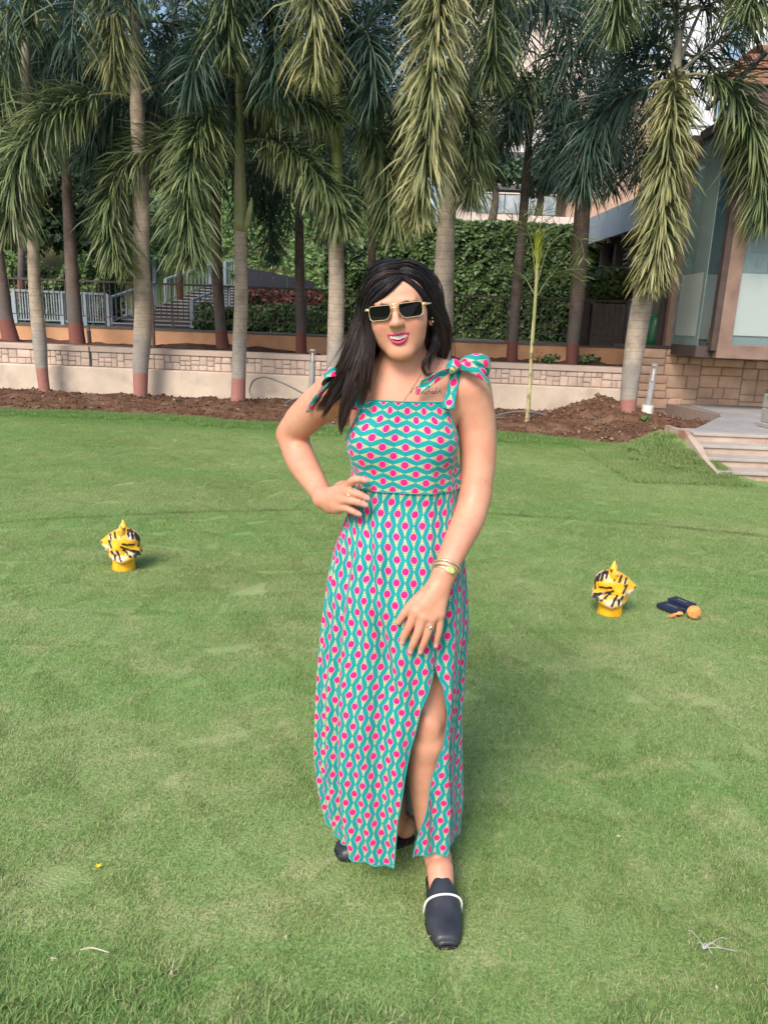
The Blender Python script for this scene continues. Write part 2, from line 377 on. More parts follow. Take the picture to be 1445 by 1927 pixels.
# ================================================================ planter walls, fence, stairs, hedges
def on_line(px, py, yf):
    Y = 12.0
    for _ in range(8): p = P(px, py, Y); Y = float(yf(p[0]))
    return P(px, py, Y)
def ashlar(x0, x1, z0, z1, wmax, hmax, wmin, hmin, rnd):
    out = []
    def cut(a, b, c, d):
        w, h = b - a, d - c
        cw = w > wmax or (w > 2 * wmin and w > h * 1.1 and rnd.random() < 0.55)
        ch = h > hmax or (h > 2 * hmin and rnd.random() < 0.5)
        if w > wmax * 2: cw, ch = True, False
        if cw and (not ch or w / wmax > h / hmax):
            t = rnd.uniform(max(wmin / w, 0.25), min(1 - wmin / w, 0.75)) if w < wmax * 3 else 0.5 + rnd.uniform(-.06, .06)
            cut(a, a + w * t, c, d); cut(a + w * t, b, c, d)
        elif ch:
            t = rnd.uniform(max(hmin / h, 0.28), min(1 - hmin / h, 0.72)) if h > 2 * hmin else 0.5
            cut(a, b, c, c + h * t); cut(a, b, c + h * t, d)
        else: out.append((a, b, c, d))
    cut(x0, x1, z0, z1); return out
def stone_mesh(name, seed, m):
    r = np.random.default_rng(seed); k = 5; g = np.array([0, 0.06, 0.5, 0.94, 1.0])
    V = []; 
    for j in range(k):
        for i in range(k):
            e = i in (0, k-1) or j in (0, k-1)
            y = 0.0 if e else -1.0 - r.uniform(-0.35, 0.35)
            x = g[i] + (0 if e else r.uniform(-.02, .02)); z = g[j] + (0 if e else r.uniform(-.02, .02))
            V.append((x + (r.uniform(-.012, .012) if e else 0), y, z + (r.uniform(-.015, .015) if e else 0)))
    me = mesh(name, np.array(V), grid_faces(k, k)); me.materials.append(m); return me
def clad(parent, x0, x1, z0, z1, m, wmax, hmax, wmin, hmin, seed, gap=0.009, depth=0.014, y=0.0):
    rnd = random.Random(seed); var = [stone_mesh('stone', seed * 10 + i, m) for i in range(5)]
    for a, b, c, d in ashlar(x0, x1, z0, z1, wmax, hmax, wmin, hmin, rnd):
        o = ob('stone', rnd.choice(var), None, parent, (a + gap/2, y, c + gap/2))
        o.scale = (b - a - gap, depth * rnd.uniform(0.8, 1.5), d - c - gap)

m_cream = mat('cream_render', (0.50, 0.415, 0.335), (0.60, 0.505, 0.415), 3, 0.85, bump=0.25, bdist=0.004, bscale=60, c3=(0.42, 0.345, 0.285), s3=2.1)
m_cap = mat('pink_cap', (0.43, 0.33, 0.28), (0.50, 0.40, 0.345), 5, 0.85, bump=0.15, bdist=0.003, bscale=50)
m_joint = mat('mortar', (0.22, 0.165, 0.145), (0.27, 0.21, 0.185), 20, 0.95)
m_stone = mat('pink_stone', (0.42, 0.325, 0.275), (0.55, 0.435, 0.375), 6, 0.85, bump=0.6, bdist=0.012, bscale=22, rnd=0.22)
m_orange = mat('orange_render', (0.55, 0.29, 0.155), (0.66, 0.385, 0.23), 2.2, 0.85, bump=0.3, bdist=0.004, bscale=40, c3=(0.40, 0.20, 0.11), s3=1.1)
SL = -math.atan(0.045)
wl = thing('planter_wall', 'long low cream wall with a pink stone upper course behind the front row of palms', 'wall', (0, wall_y(0), 0), SL)
xL, xR = -8.2, on_line(1283, 760, wall_y)[0]
ztop = 0.56; xRs = on_line(1236, 690, wall_y)[0]
MB().box((xL, 0, -0.3), (xR - 0.0, 0.34, ztop), 0.012).build('lower_wall', m_cream, wl)
MB().box((xR - 1.05, -0.004, -0.2), (xR - 0.01, 0.3, 0.13)).build('stained_footing', mat('stained', (0.36, 0.24, 0.14), (0.45, 0.34, 0.25), 4, 0.95), wl)
ZC0, ZC1 = 0.80, 0.885
MB().box((xL, 0.17, ztop - 0.02), (xRs, 0.5, ZC0)).build('backing', m_joint, wl)
xj = on_line(162, 670, wall_y)[0]
MB().box((xL, 0.13, ZC0 + 0.001), (xj - 0.012, 0.56, ZC1), 0.008).build('cap_stone', m_cap, wl)
MB().box((xj + 0.012, 0.13, ZC0 + 0.001), (xRs + 0.02, 0.56, ZC1), 0.008).build('cap_stone', m_cap, wl)
MB().box((xj - 0.011, 0.14, ztop), (xj + 0.011, 0.2, ZC1 - 0.01)).build('expansion_joint', mat('dark_joint', (0.03, 0.025, 0.025)), wl)
clad(wl, xL, xj - 0.015, ztop + 0.004, ZC0, m_stone, 0.26, 0.22, 0.085, 0.07, 3, y=0.168)
clad(wl, xj + 0.015, xRs, ztop + 0.004, ZC0, m_stone, 0.26, 0.22, 0.085, 0.07, 4, y=0.168)

# second bed and the orange wall under the fence
bed = []; X = np.linspace(-12, 4.8, 180)
for rr in range(14):
    t = rr / 13; yy = wall_y(X) + 0.3 + (16.0 - wall_y(X) - 0.3) * t
    p = np.stack([X, yy, X * 0], 1); bed.append(np.stack([X, yy, 0.80 + 0.05 * vnoise(p, 0.5, 9) + 0.03 * vnoise(p, 1.9, 10)], 1))
ob('upper_soil', mesh('upper_soil', np.vstack(bed), grid_faces(14, 180), smooth=True), m_soil, kind='structure')
YO = 16.0; ZO = 1.13
ow = thing('orange_wall', 'low orange rendered wall carrying the dark metal fence', 'wall', (0, YO, 0))
xo0, xo1 = P(-330, 620, YO)[0], P(1222, 660, YO)[0]
MB().box((xo0, 0, 0.3), (xo1, 0.25, ZO - 0.03)).build('rendered_wall', m_orange, ow)
MB().box((xo0, -0.01, ZO - 0.03), (xo1, 0.26, ZO)).build('coping', mat('dark_coping', (0.10, 0.075, 0.06), (0.16, 0.12, 0.09)), ow)
m_fence = mat('fence_paint', (0.055, 0.045, 0.04), (0.085, 0.07, 0.062), 6, 0.6)
fe = thing('metal_fence', 'long dark metal fence with thin upright bars on the orange wall', 'fence', (0, YO + 0.12, 0))
ZF = 2.03; ZR = 1.33
MB().box((xo0, -0.022, ZF), (xo1, 0.022, ZF + 0.04)).build('top_rail', m_fence, fe)
MB().box((xo0, -0.012, ZR), (xo1, 0.012, ZR + 0.022)).build('bottom_rail', m_fence, fe)
pk = MB().box((-0.008, -0.008, ZR + 0.02), (0.008, 0.008, ZF)).mesh('bar'); pk.materials.append(m_fence)
ps_ = MB().box((-0.016, -0.016, ZO), (0.016, 0.016, ZF)).mesh('post'); ps_.materials.append(m_fence)
x = P(-60, 560, YO)[0]; i = 0
while x < xo1:
    if i % 12 == 0: ob('post', ps_, None, fe, (x, 0, 0))
    else: ob('bar', pk, None, fe, (x, 0, 0))
    x += 0.117; i += 1

# terrace behind the fence, hillside
m_pave = mat('terrace_paving', (0.12, 0.115, 0.115), (0.18, 0.17, 0.165), 3, 0.9)
MB().box((-14, 16.26, 0.5), (9, 24, 1.12)).build('terrace', m_pave, None, kind='structure')
m_hill = mat('hillside_grass', (0.035, 0.07, 0.02), (0.10, 0.15, 0.04), 1.2, 0.95, bump=0.8, bdist=0.2, bscale=4, c3=(0.22, 0.13, 0.085), s3=0.35)
hx = np.linspace(-60, 40, 80); hv = []
for rr in range(40):
    t = rr / 39; yy = 23.5 + t * 60 + 0 * hx
    zz = 2.0 + 16 * (1 - np.exp(-t * 2.6)) + t * 4; p = np.stack([hx, yy, hx * 0], 1)
    zz = zz if rr else zz * 0 + .9
    hv.append(np.stack([hx, yy, zz * (0.22 + 0.78 / (1 + np.exp((hx - 1.8) / 0.9)) if rr else 1) + 0.5 * vnoise(p, 0.06, 3) + 0.15 * vnoise(p, 0.3, 5)], 1))
ob('hillside', mesh('hillside', np.vstack(hv), grid_faces(40, 80), smooth=True), m_hill, kind='structure')

# stairs
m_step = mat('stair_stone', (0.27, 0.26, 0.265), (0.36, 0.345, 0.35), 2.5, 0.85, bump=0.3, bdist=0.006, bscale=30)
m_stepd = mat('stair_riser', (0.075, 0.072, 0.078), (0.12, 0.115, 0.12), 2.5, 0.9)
m_rail = mat('blue_rail', (0.25, 0.32, 0.38), (0.33, 0.40, 0.46), 3, 0.5)
stt = thing('garden_stairs', 'wide grey stone stairs climbing the bank behind the fence', 'stairs', (0, 18.0, 1.12))
sx0, sx1 = P(212, 600, 18)[0], P(366, 600, 18)[0]
NS = 14; RI = 0.088; TR = 0.40
for i in range(NS):
    k = i * 0.035

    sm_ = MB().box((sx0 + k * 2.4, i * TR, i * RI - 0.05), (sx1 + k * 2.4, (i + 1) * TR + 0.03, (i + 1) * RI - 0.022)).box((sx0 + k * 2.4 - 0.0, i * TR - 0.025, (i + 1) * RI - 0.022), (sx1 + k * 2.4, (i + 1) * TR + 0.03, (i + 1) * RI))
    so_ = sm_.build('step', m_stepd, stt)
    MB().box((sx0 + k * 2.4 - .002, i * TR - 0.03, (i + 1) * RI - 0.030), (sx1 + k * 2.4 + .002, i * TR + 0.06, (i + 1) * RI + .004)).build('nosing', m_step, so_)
def railing(label, pts, h, npost, nbar, w=0.07, cat='railing', m=None):
    m = m or m_rail
    t = thing('stair_railing', label, cat, tuple(pts[0]), 0, 'blue grey railings by the stairs')
    p = spline(np.array(pts) - np.array(pts[0]), max(npost, 2)); up = np.array([0, 0, h])
    for i in range(len(p) - 1):
        MB().obox(p[i] + up, p[i+1] + up, w, w * 0.7).build('hand_rail', m, t)
        MB().obox(p[i] + up * 0.12, p[i+1] + up * 0.12, w * 0.4, w * 0.4).build('lower_rail', m, t)
    for i in range(len(p)): MB().obox(p[i], p[i] + up * 1.0, w * 1.15, w * 1.15, (0, 1, 0)).build('post', m, t)
    bb = MB().box((-0.011, -0.011, h * 0.12), (0.011, 0.011, h * 0.98)).mesh('bar'); bb.materials.append(m)
    for q in spline(p, nbar + 2)[1:-1]: ob('bar', bb, None, t, tuple(q))
    return t
z0 = 1.12
railing('blue grey sloping handrail up the near edge of the garden stairs', [(sx0 - 0.03, 18.0, z0 + .03), (sx0 + 0.42, 20.0, z0 + 0.47)], 0.62, 2, 8)
railing('blue grey sloping handrail up the edge of the stairs beside the hedge', [(sx1 - 0.05, 18.0, z0 + .03), (sx1 + 0.40, 20.0, z0 + 0.47)], 0.62, 2, 8)
railing('blue grey handrail of the upper flight, half behind the scarred palm trunk', [(sx0 + 0.52, 20.6, z0 + .60), (sx0 + 1.1, 23.2, z0 + 1.18)], 0.62, 2, 10)
a0 = P(-10, 640, 17.3); a1 = P(205, 640, 17.9)
railing('blue grey railing running from the foot of the stairs along the hedge', [(a0[0], 17.3, 1.12), (a1[0], 17.95, 1.12)], 0.72, 6, 44)
b0 = P(286, 540, 23.6); b1 = P(318, 540, 24.4)
railing('short pale blue railing at the top landing above the palm with a broken ring', [(b0[0]-.4, 23.6, 2.2), (b1[0], 24.6, 2.35)], 0.9, 3, 8)
b0 = P(424, 540, 23.6); b1 = P(448, 540, 24.4)
railing('short pale blue railing at the top landing beside the black panel', [(b0[0], 23.6, 2.15), (b1[0]+.3, 24.0, 2.25)], 0.9, 3, 8)
bp = thing('black_screen', 'long black panel screen on the bank above the red bedding plants', 'screen', (0, 0, 0))
q = [P(462, 503, 22.5), P(592, 530, 22.5)]
m_blk = mat('black_panel', (0.010, 0.014, 0.028), (0.014, 0.02, 0.04), 3, 0.5)
NPn = 5
for i in range(NPn):
    ta, tb = i / NPn, (i + 1) / NPn; x_a = q[0][0] + (q[1][0]-q[0][0]) * ta + 0.01; x_b = q[0][0] + (q[1][0]-q[0][0]) * tb - 0.01
    zt = q[0][2] + (q[1][2] - q[0][2]) * ta; zt2 = q[0][2] + (q[1][2] - q[0][2]) * tb
    MB().prism([(x_a, 22.5, zt - 0.62 + 0.1 * ta), (x_b, 22.5, zt2 - 0.6 + 0.12 * tb), (x_b, 22.5, zt2), (x_a, 22.5, zt)], (0, 0.05, 0)).build('panel', m_blk, bp)
# planting banks: solid dark cores with leaves on them
def leaf_cloud(name, sample, n, size, m, seed, parent=None, **props):
    """sample(rng, n) -> points, outward normals"""
    r = np.random.default_rng(seed); p, nrm = sample(r, n)
    d = nrm + r.normal(0, 0.55, (n, 3)); d /= np.linalg.norm(d, axis=1)[:, None]
    a = np.cross(d, r.normal(size=(n, 3))); a /= np.linalg.norm(a, axis=1)[:, None]; b = np.cross(d, a)
    s = (size * r.uniform(0.6, 1.4, n))[:, None]
    v = np.stack([p - a * s * .5, p + b * s * .36 + d * s * .08, p + a * s * .55 - d * s * .08, p - b * s * .36 + d * s * .08], 1).reshape(-1, 3)
    k = (np.arange(n) * 4)[:, None]; f = np.concatenate([k + np.array([[0, 1, 2]]), k + np.array([[0, 2, 3]])])
    u = np.clip(r.beta(1.6, 2.2, n), 0, 1); uv = np.stack([np.repeat(u, 4), np.tile([0, .5, 1., .5], n)], 1)
    return ob(name, mesh(name, v, f, uv), m, parent, **props)
def box_sample(lo, hi, bump=0.12, faces='ftlr', seed=0):
    lo = np.array(lo, float); hi = np.array(hi, float); s = hi - lo
    A = {'f': s[0]*s[2], 't': s[0]*s[1], 'l': s[1]*s[2], 'r': s[1]*s[2]}
    def f(r, n):
        pr = np.array([A[c] for c in faces]); ch = r.choice(len(faces), n, p=pr / pr.sum())
        p = lo + r.uniform(0, 1, (n, 3)) * s; nm = np.zeros((n, 3))
        for i, c in enumerate(faces):
            k = ch == i
            if c == 'f': p[k, 1] = lo[1]; nm[k] = (0, -1, 0.35)
            if c == 't': p[k, 2] = hi[2]; nm[k] = (0, -0.2, 1)
            if c == 'l': p[k, 0] = lo[0]; nm[k] = (-1, -0.1, 0.3)
            if c == 'r': p[k, 0] = hi[0]; nm[k] = (1, -0.1, 0.3)
        q = vnoise(p, 0.9, 40) * bump + vnoise(p, 2.7, 41) * bump * 0.5 + r.uniform(-0.5, 1, n) * 0.06
        return p + nm * q[:, None], nm
    return f
m_ivy = leaf_mat('ivy_leaf', (0.035, 0.085, 0.022), (0.16, 0.26, 0.075), rough=0.45, trans=0.15, alt=(0.33, 0.10, 0.05))
m_hedge = leaf_mat('hedge_leaf', (0.035, 0.085, 0.02), (0.20, 0.32, 0.08), rough=0.5, trans=0.2)
m_red = leaf_mat('red_leaf', (0.10, 0.05, 0.02), (0.27, 0.06, 0.055), rough=0.5, trans=0.2, alt=(0.40, 0.30, 0.10))
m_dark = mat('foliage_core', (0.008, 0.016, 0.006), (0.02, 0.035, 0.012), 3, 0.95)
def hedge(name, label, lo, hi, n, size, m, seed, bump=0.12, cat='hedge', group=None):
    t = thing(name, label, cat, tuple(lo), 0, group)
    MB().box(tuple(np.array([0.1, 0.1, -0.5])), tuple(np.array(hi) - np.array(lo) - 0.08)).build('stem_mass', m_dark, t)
    s = np.array(hi, float) - np.array(lo, float)
    leaf_cloud('leaves', box_sample((0, 0, 0), s, bump), n, size, m, seed, t, kind='stuff')
    return t
iv0 = P(610, 500, 20)[0]; iv1 = 8.6
zi = P(850, 417, 20)[2]; zi2 = P(600, 470, 20)[2]
ivt = thing('ivy_wall', 'tall retaining wall wholly covered in dark green ivy behind the fence', 'ivy wall', (iv0, 20.0, 1.12))
ivp = [(0, 0, -0.5), (iv1 - iv0, 0, -0.5), (iv1 - iv0, 0, zi - 1.12), (3.1, 0, zi - 1.12), (0, 0, zi2 - 1.12)]
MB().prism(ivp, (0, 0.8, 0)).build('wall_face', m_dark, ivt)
def ivy_s(r, n):
    x = r.uniform(0, iv1 - iv0, n); zt = np.interp(x, [0, 3.1, 20], [zi2, zi, zi]) - 1.12; z = r.uniform(-0.1, 1, n) ** 1 * zt
    top = r.uniform(0, 1, n) < 0.08; z = np.where(top, zt, z)
    p = np.stack([x, np.where(top, r.uniform(0, .7, n), -0.03), z], 1)
    q = 0.10 * vnoise(p, 0.7, 50) + 0.06 * vnoise(p, 2.2, 51) + r.uniform(0, 0.12, n)
    nm = np.tile([0, -1, 0.45], (n, 1)); return p + np.array([0, -1, 0.2]) * q[:, None], nm
leaf_cloud('leaves', ivy_s, 26000, 0.105, m_ivy, 60, ivt, kind='stuff')
hx0, hx1 = P(-20, 560, 18.9)[0], P(212, 560, 18.9)[0]
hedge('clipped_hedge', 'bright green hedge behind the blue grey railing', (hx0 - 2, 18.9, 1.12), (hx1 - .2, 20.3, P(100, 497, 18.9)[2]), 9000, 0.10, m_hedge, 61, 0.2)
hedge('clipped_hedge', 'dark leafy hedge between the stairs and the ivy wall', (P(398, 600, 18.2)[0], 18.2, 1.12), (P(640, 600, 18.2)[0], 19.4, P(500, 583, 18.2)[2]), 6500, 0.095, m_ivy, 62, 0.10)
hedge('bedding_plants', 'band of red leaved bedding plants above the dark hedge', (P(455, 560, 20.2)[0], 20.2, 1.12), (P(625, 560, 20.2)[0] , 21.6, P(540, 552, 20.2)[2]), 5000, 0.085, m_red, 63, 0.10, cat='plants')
MB().box((P(440, 560, 20)[0], 20.0, 1.0), (P(620, 560, 20)[0], 20.15, P(500, 576, 20)[2])).build('kerb', mat('pale_kerb', (0.4, 0.38, 0.36)), None, label='pale low kerb edging the bed of red plants', category='kerb')
bs = thing('small_shrub', 'low shrub spilling at the foot of the stairs by the fence', 'shrub', tuple(P(395, 600, 17.9)))
leaf_cloud('leaves', lambda r, n: ((lambda u: (u * np.array([.42, .3, .42]) * r.uniform(.5, 1, (n, 1)), u))(((lambda q: q / np.linalg.norm(q, axis=1)[:, None])(r.normal(size=(n, 3)))))), 900, 0.1, m_ivy, 64, bs, kind='stuff')
# hillside leaves
def hill_s(r, n):
    x = r.uniform(-9, 1.5, n); y = r.uniform(23.6, 36, n); t = (y - 23.5) / 60
    z = (2.0 + 16 * (1 - np.exp(-t * 2.6)) + t * 4) * (0.22 + 0.78 / (1 + np.exp((x - 1.8) / 0.9))) + 0.5 * vnoise(np.stack([x, y, x*0], 1), 0.06, 3)
    return np.stack([x, y, z + r.uniform(0, .35, n)], 1), np.tile([0, -0.6, 1.0], (n, 1))
leaf_cloud('hillside_plants', hill_s, 16000, 0.16, leaf_mat('bank_leaf', (0.08, 0.17, 0.05), (0.26, 0.42, 0.11), rough=0.6, trans=0.2), 66, None, kind='stuff')

# trees beyond: crowns of leaf clumps on trunks
def tree(label, base, h, rad, n, m, seed, size=0.22, group='trees on the hillside'):
    t = thing('leafy_tree', label, 'tree', tuple(base), 0, group); r = np.random.default_rng(seed)
    tr_ = MB().tube(spline([(0, 0, -0.5), (0.1, 0, h * .3), (-0.1, .1, h * .6), (0, 0, h * .9)], 8), np.linspace(0.18, 0.05, 8), 7)
    for k in range(7):
        a = r.uniform(0, 6.28); tr_.tube(spline([(0, 0, h * r.uniform(.35, .6)), (cos(a)*rad*.4, sin(a)*rad*.4, h*.7), (cos(a)*rad*.8, sin(a)*rad*.8, h * r.uniform(.7, .95))], 6), np.linspace(.07, .02, 6), 5)
    tr_.build('trunk', mat('bark', (0.06, 0.045, 0.035), (0.12, 0.09, 0.07), 6, 0.95), t, smooth=True)
    C = r.normal(0, 0.45, (26, 3)) * np.array([rad, rad, h * .28]) + np.array([0, 0, h * .72])
    def smp(rr, n):
        c = C[rr.integers(0, len(C), n)]; u = rr.normal(size=(n, 3)); u /= np.linalg.norm(u, axis=1)[:, None]
        return c + u * (rad * .33 * rr.uniform(.3, 1, (n, 1)) ** .4), u + np.array([0, -.2, .4])
    leaf_cloud('crown', smp, n, size, m, seed + 1, t, kind='stuff')
m_tree = leaf_mat('tree_leaf', (0.02, 0.05, 0.02), (0.10, 0.17, 0.055), rough=0.55, trans=0.2)
m_tree2 = leaf_mat('tree_leaf_b', (0.03, 0.075, 0.045), (0.11, 0.19, 0.09), rough=0.55, trans=0.2)
for i, (px, Y, h, rad, lab) in enumerate([(40, 22, 4.2, 1.7, 'dark spreading tree behind the clipped hedge, nearest the blue railing'), (190, 23.5, 4.0, 1.5, 'dark tree between the hedge and the stairs'),
        (-60, 30, 8.5, 3.5, 'broad dark tree high on the bank at the far edge of the garden'), (150, 36, 10.5, 3.6, 'tall grey green tree on the hill behind the double palms'), (420, 38, 10, 3.2, 'round tree on the hill above the stairs'),
        (620, 36, 9.0, 3.0, 'tree on the hill behind the thin green shafted palm'),]):
    b = P(px, 500, Y); tree(lab, (b[0], Y, 1.2 if Y < 25 else 4.0), h, rad, 5200, (m_tree, m_tree2)[i % 2], 70 + i * 3, 0.2 if Y < 25 else 0.3)
for px, Y, z, h, lab, s in [(1010, 30, 5.7, 1.9, 'bushy green shrub in front of the pale far building', 95), (925, 29, 5.4, 2.2, 'dark fine leaved shrub before the glass railing of the far building', 98)]:
    b = P(px, 400, Y); tree(lab, (b[0], Y, z), h, 1.3, 2600, m_tree2, s, 0.16, 'shrubs by the far building')
# ================================================================ buildings
def facade(t, Y, pxr, zt, zb, m_wall): pass
m_pale = mat('pale_render', (0.62, 0.52, 0.47), (0.70, 0.60, 0.55), 1.5, 0.8)
m_white = mat('white_panel', (0.62, 0.66, 0.72), (0.70, 0.73, 0.78), 0.8, 0.6)
m_slab = mat('dark_slab', (0.07, 0.07, 0.08), (0.11, 0.11, 0.12), 3, 0.7)
def glass(name, tint, rough=0.05, alpha=0.35, spec=0.9):
    m, nt, pb = new_mat(name); pb.inputs['Base Color'].default_value = (*tint, 1); pb.inputs['Roughness'].default_value = rough
    pb.inputs['Specular IOR Level'].default_value = spec; pb.inputs['IOR'].default_value = 1.6
    tb = node(nt, 'ShaderNodeBsdfTransparent'); tb.inputs[0].default_value = (*[min(1, x * 0.6 + 0.4) for x in tint], 1)
    mx = node(nt, 'ShaderNodeMixShader'); mx.inputs[0].default_value = alpha
    nt.links.new(tb.outputs[0], mx.inputs[1]); nt.links.new(pb.outputs[0], mx.inputs[2]); nt.links.new(mx.outputs[0], nt.nodes['Material Output'].inputs[0])
    return m
m_far_glass = mat('far_glass', (0.66, 0.68, 0.72), (0.78, 0.78, 0.80), 0.7, 0.15)
m_frame_d = mat('dark_frame', (0.10, 0.08, 0.075), (0.14, 0.11, 0.10), 3, 0.6)
# far pale building, seen between the palms
YB = 38.0
fb = thing('pale_building', 'pale pink building with rows of windows beyond the ivy wall', 'building', (0, YB, 0))
X0, X1 = P(860, 350, YB)[0], P(1150, 350, YB)[0]; zz = lambda py, px=950: float(P(px, py, YB)[2])
MB().box((X0, 0.3, 2), (X1 + 3, 10, zz(-200))).build('wall', m_pale, fb)
MB().box((X0 - .3, -0.6, zz(305)), (X1, 0.29, zz(292))).build('slab', m_slab, fb)
MB().box((X0 - .3, -0.6, zz(361)), (X1 - .8, 0.29, zz(352))).build('slab', m_slab, fb)
MB().box((X0 - .3, -0.3, zz(353) + .005), (X1 - 1, 0.28, zz(342))).build('spandrel', m_pale, fb)
MB().box((X0 - .3, -0.9, zz(520)), (X1 - 1, 0.28, zz(407))).build('parapet', m_pale, fb)
def win(parent, x0, x1, z0, z1, y, nx_, nz_, mf, mg, fw=0.05):
    w = MB(); 
    w.box((x0, y - 0.06, z0), (x1, y, z0 + fw)).box((x0, y - 0.06, z1 - fw), (x1, y, z1)).box((x0, y - 0.06, z0 + fw), (x0 + fw, y, z1 - fw)).box((x1 - fw, y - 0.06, z0 + fw), (x1, y, z1 - fw))
    for i in range(1, nx_): xm = x0 + (x1 - x0) * i / nx_; w.box((xm - fw * .3, y - 0.05, z0 + fw), (xm + fw * .3, y - .01, z1 - fw))
    for i in range(1, nz_): zm = z0 + (z1 - z0) * i / nz_; w.box((x0 + fw, y - 0.045, zm - fw * .3), (x1 - fw, y - .015, zm + fw * .3))
    wo_ = w.build('window', mf, parent)
    MB().box((x0 + .01, y - 0.025, z0 + .01), (x1 - .01, y - 0.02, z1 - .01)).build('pane', mg, wo_)
n = 4; xw0, xw1 = P(905, 330, YB)[0], P(1072, 330, YB)[0]
for i in range(n): win(fb, xw0 + (xw1 - xw0) * i / n + .05, xw0 + (xw1 - xw0) * (i + 1) / n - .05, zz(341), zz(307), 0.29, 3, 3, m_frame_d, m_far_glass)
m_teal_g = mat('teal_glass', (0.16, 0.21, 0.24), (0.45, 0.50, 0.54), 1.6, 0.15)
for i in range(n): win(fb, xw0 + (xw1 - xw0) * i / n - .6, xw0 + (xw1 - xw0) * (i + 1) / n - .65, zz(406), zz(363), 0.29, 2, 1, m_frame_d, m_teal_g)
for i in range(4): win(fb, xw0 + (xw1 - xw0) * i / n + .05, xw0 + (xw1 - xw0) * (i + 1) / n - .05, zz(285), zz(235), 0.29, 2, 2, m_frame_d, m_far_glass)
gp = MB().box((0, 0, 0), (1.15, .03, .8)).mesh('glass_panel'); gp.materials.append(m_teal_g)
for i in range(6): ob('balustrade_panel', gp, None, fb, (X0 + 1.0 + i * 1.2, -0.95, zz(407) + 0.01))
MB().box((X0 + 0.9, -0.99, zz(407) + 0.84), (X0 + 8.2, -0.9, zz(407) + 0.9)).build('balustrade_rail', m_pale, fb)
m_brickpier = mat('brick_pier', (0.42, 0.27, 0.2), (0.52, 0.36, 0.28), 6, 0.9, bump=.4, bdist=.03, bscale=10)
YPp = 30.0; pr = thing('brick_pier', 'rough tan stone pier beside the pale building windows', 'pier', (0, YPp, 0))
xa, xb = P(1066, 380, YPp)[0], P(1125, 380, YPp)[0]
MB().box((xa, 0, 3), (xb + 2.0, 2, P(1090, 180, YPp)[2])).build('shaft', m_brickpier, pr)
MB().box((P(1000, 410, 27)[0], 27, 3), (P(1110, 410, 27)[0] + 2, 27.4, P(1050, 408, 27)[2])).build('parapet_wall', m_pale, None, label='low pale parapet wall just above the ivy near the stone pier', category='wall')

# tall white and blue building, upper part of the view
YT = 33.0; tb_ = thing('tall_building', 'tall white building with blue glass strips beyond the pergola', 'building', (0, YT, 0))
tx0, tx1 = P(1160, 150, YT)[0], P(1600, 150, YT)[0]; tz = lambda py: float(P(1250, py, YT)[2])
MB().box((tx0, 0, 2), (tx1 + 5, 12, tz(-300))).build('wall', m_white, tb_)
m_blue_g = mat('blue_glass', (0.22, 0.36, 0.55), (0.42, 0.56, 0.72), 0.5, 0.12)
for k in range(7):
    for j in range(7):
        xx = tx0 + 0.5 + k * 1.75; z_ = tz(330) + j * 2.1
        if k % 2 == 0: win(tb_, xx, xx + 0.9, z_, z_ + 1.7, -0.01, 1, 2, m_frame_d, m_blue_g, 0.06)
for j in range(9): MB().box((tx0 - .05, -0.05, tz(330) - .25 + j * 2.1), (tx1 + 5, -0.001, tz(330) - .2 + j * 2.1)).build('panel_joint', m_slab, tb_)

# pergola of stacked timber at the right
YG = 14.5; m_tim = mat('red_timber', (0.24, 0.105, 0.07), (0.36, 0.17, 0.12), 4, 0.75, bump=.3, bdist=.01, bscale=20)
pg = thing('timber_pergola', 'stacked red brown timber beams of a pergola over the glass building', 'pergola', (0, YG, 0))
for i, (pxl, py) in enumerate([(1424, 82), (1408, 98), (1392, 112), (1377, 128), (1360, 142)]):
    a = P(pxl, py, YG); zt = a[2]
    bx = a[0]; pr_ = [(bx, 0, zt - 0.02), (bx, 0, zt - .05), (bx + .05, 0, zt - .07), (bx + .07, 0, zt - .11), (bx + 2.5, 0, zt - .11), (bx + 2.5, 0, zt)]
    MB().prism(pr_, (0, 0.9 - i * 0.05, 0)).build('beam', m_tim, pg)
a = P(1330, 205, YG + .4); b = P(1445, 95, YG - 1.6)
MB().obox(a - np.array([0, YG, 0]), b - np.array([0, YG, 0]), .06, .06).build('brace', m_frame_d, pg)
a = P(1400, 160, YG); MB().prism([(a[0], .1, a[2]), (a[0] + 1.4, .1, a[2] + .0), (a[0] + 1.4, .1, a[2] - 1.0), (a[0] + .5, .1, a[2] - .95)], (0, .4, 0)).build('bracket', mat('dark_maroon', (.09, .05, .055)), pg)

# glass fronted building
def bline(x): return 11.75 - 0.06 * (x - 4.3)
m_wood = mat('brown_wood', (0.165, 0.105, 0.08), (0.25, 0.165, 0.13), 5, 0.7, bump=.3, bdist=.006, bscale=30)
m_woodd = mat('dark_brown', (0.05, 0.033, 0.03), (0.08, 0.055, 0.05), 5, 0.7)
m_glass = glass('shop_glass', (0.45, 0.60, 0.62), 0.04, 0.30)
m_frost = mat('frosted_film', (0.31, 0.37, 0.37), (0.36, 0.42, 0.41), 1.2, 0.35)
m_tan = mat('tan_stone', (0.47, 0.295, 0.195), (0.60, 0.42, 0.31), 4, 0.85, bump=.6, bdist=.015, bscale=16, rnd=.25, c3=(0.36, 0.25, 0.18), s3=1.4)
gb = thing('glass_building', 'brown framed glass pavilion with frosted windows on a tan stone base beside the patio', 'building', (0, 0, 0))
bx0 = P(1204, 700, 11.9)[0]; ZB = 1.235; ZP = 0.38
MB().box((bx0, 11.90, 0.1), (9.5, 12.3, ZB - .02)).build('base_core', m_joint, gb)
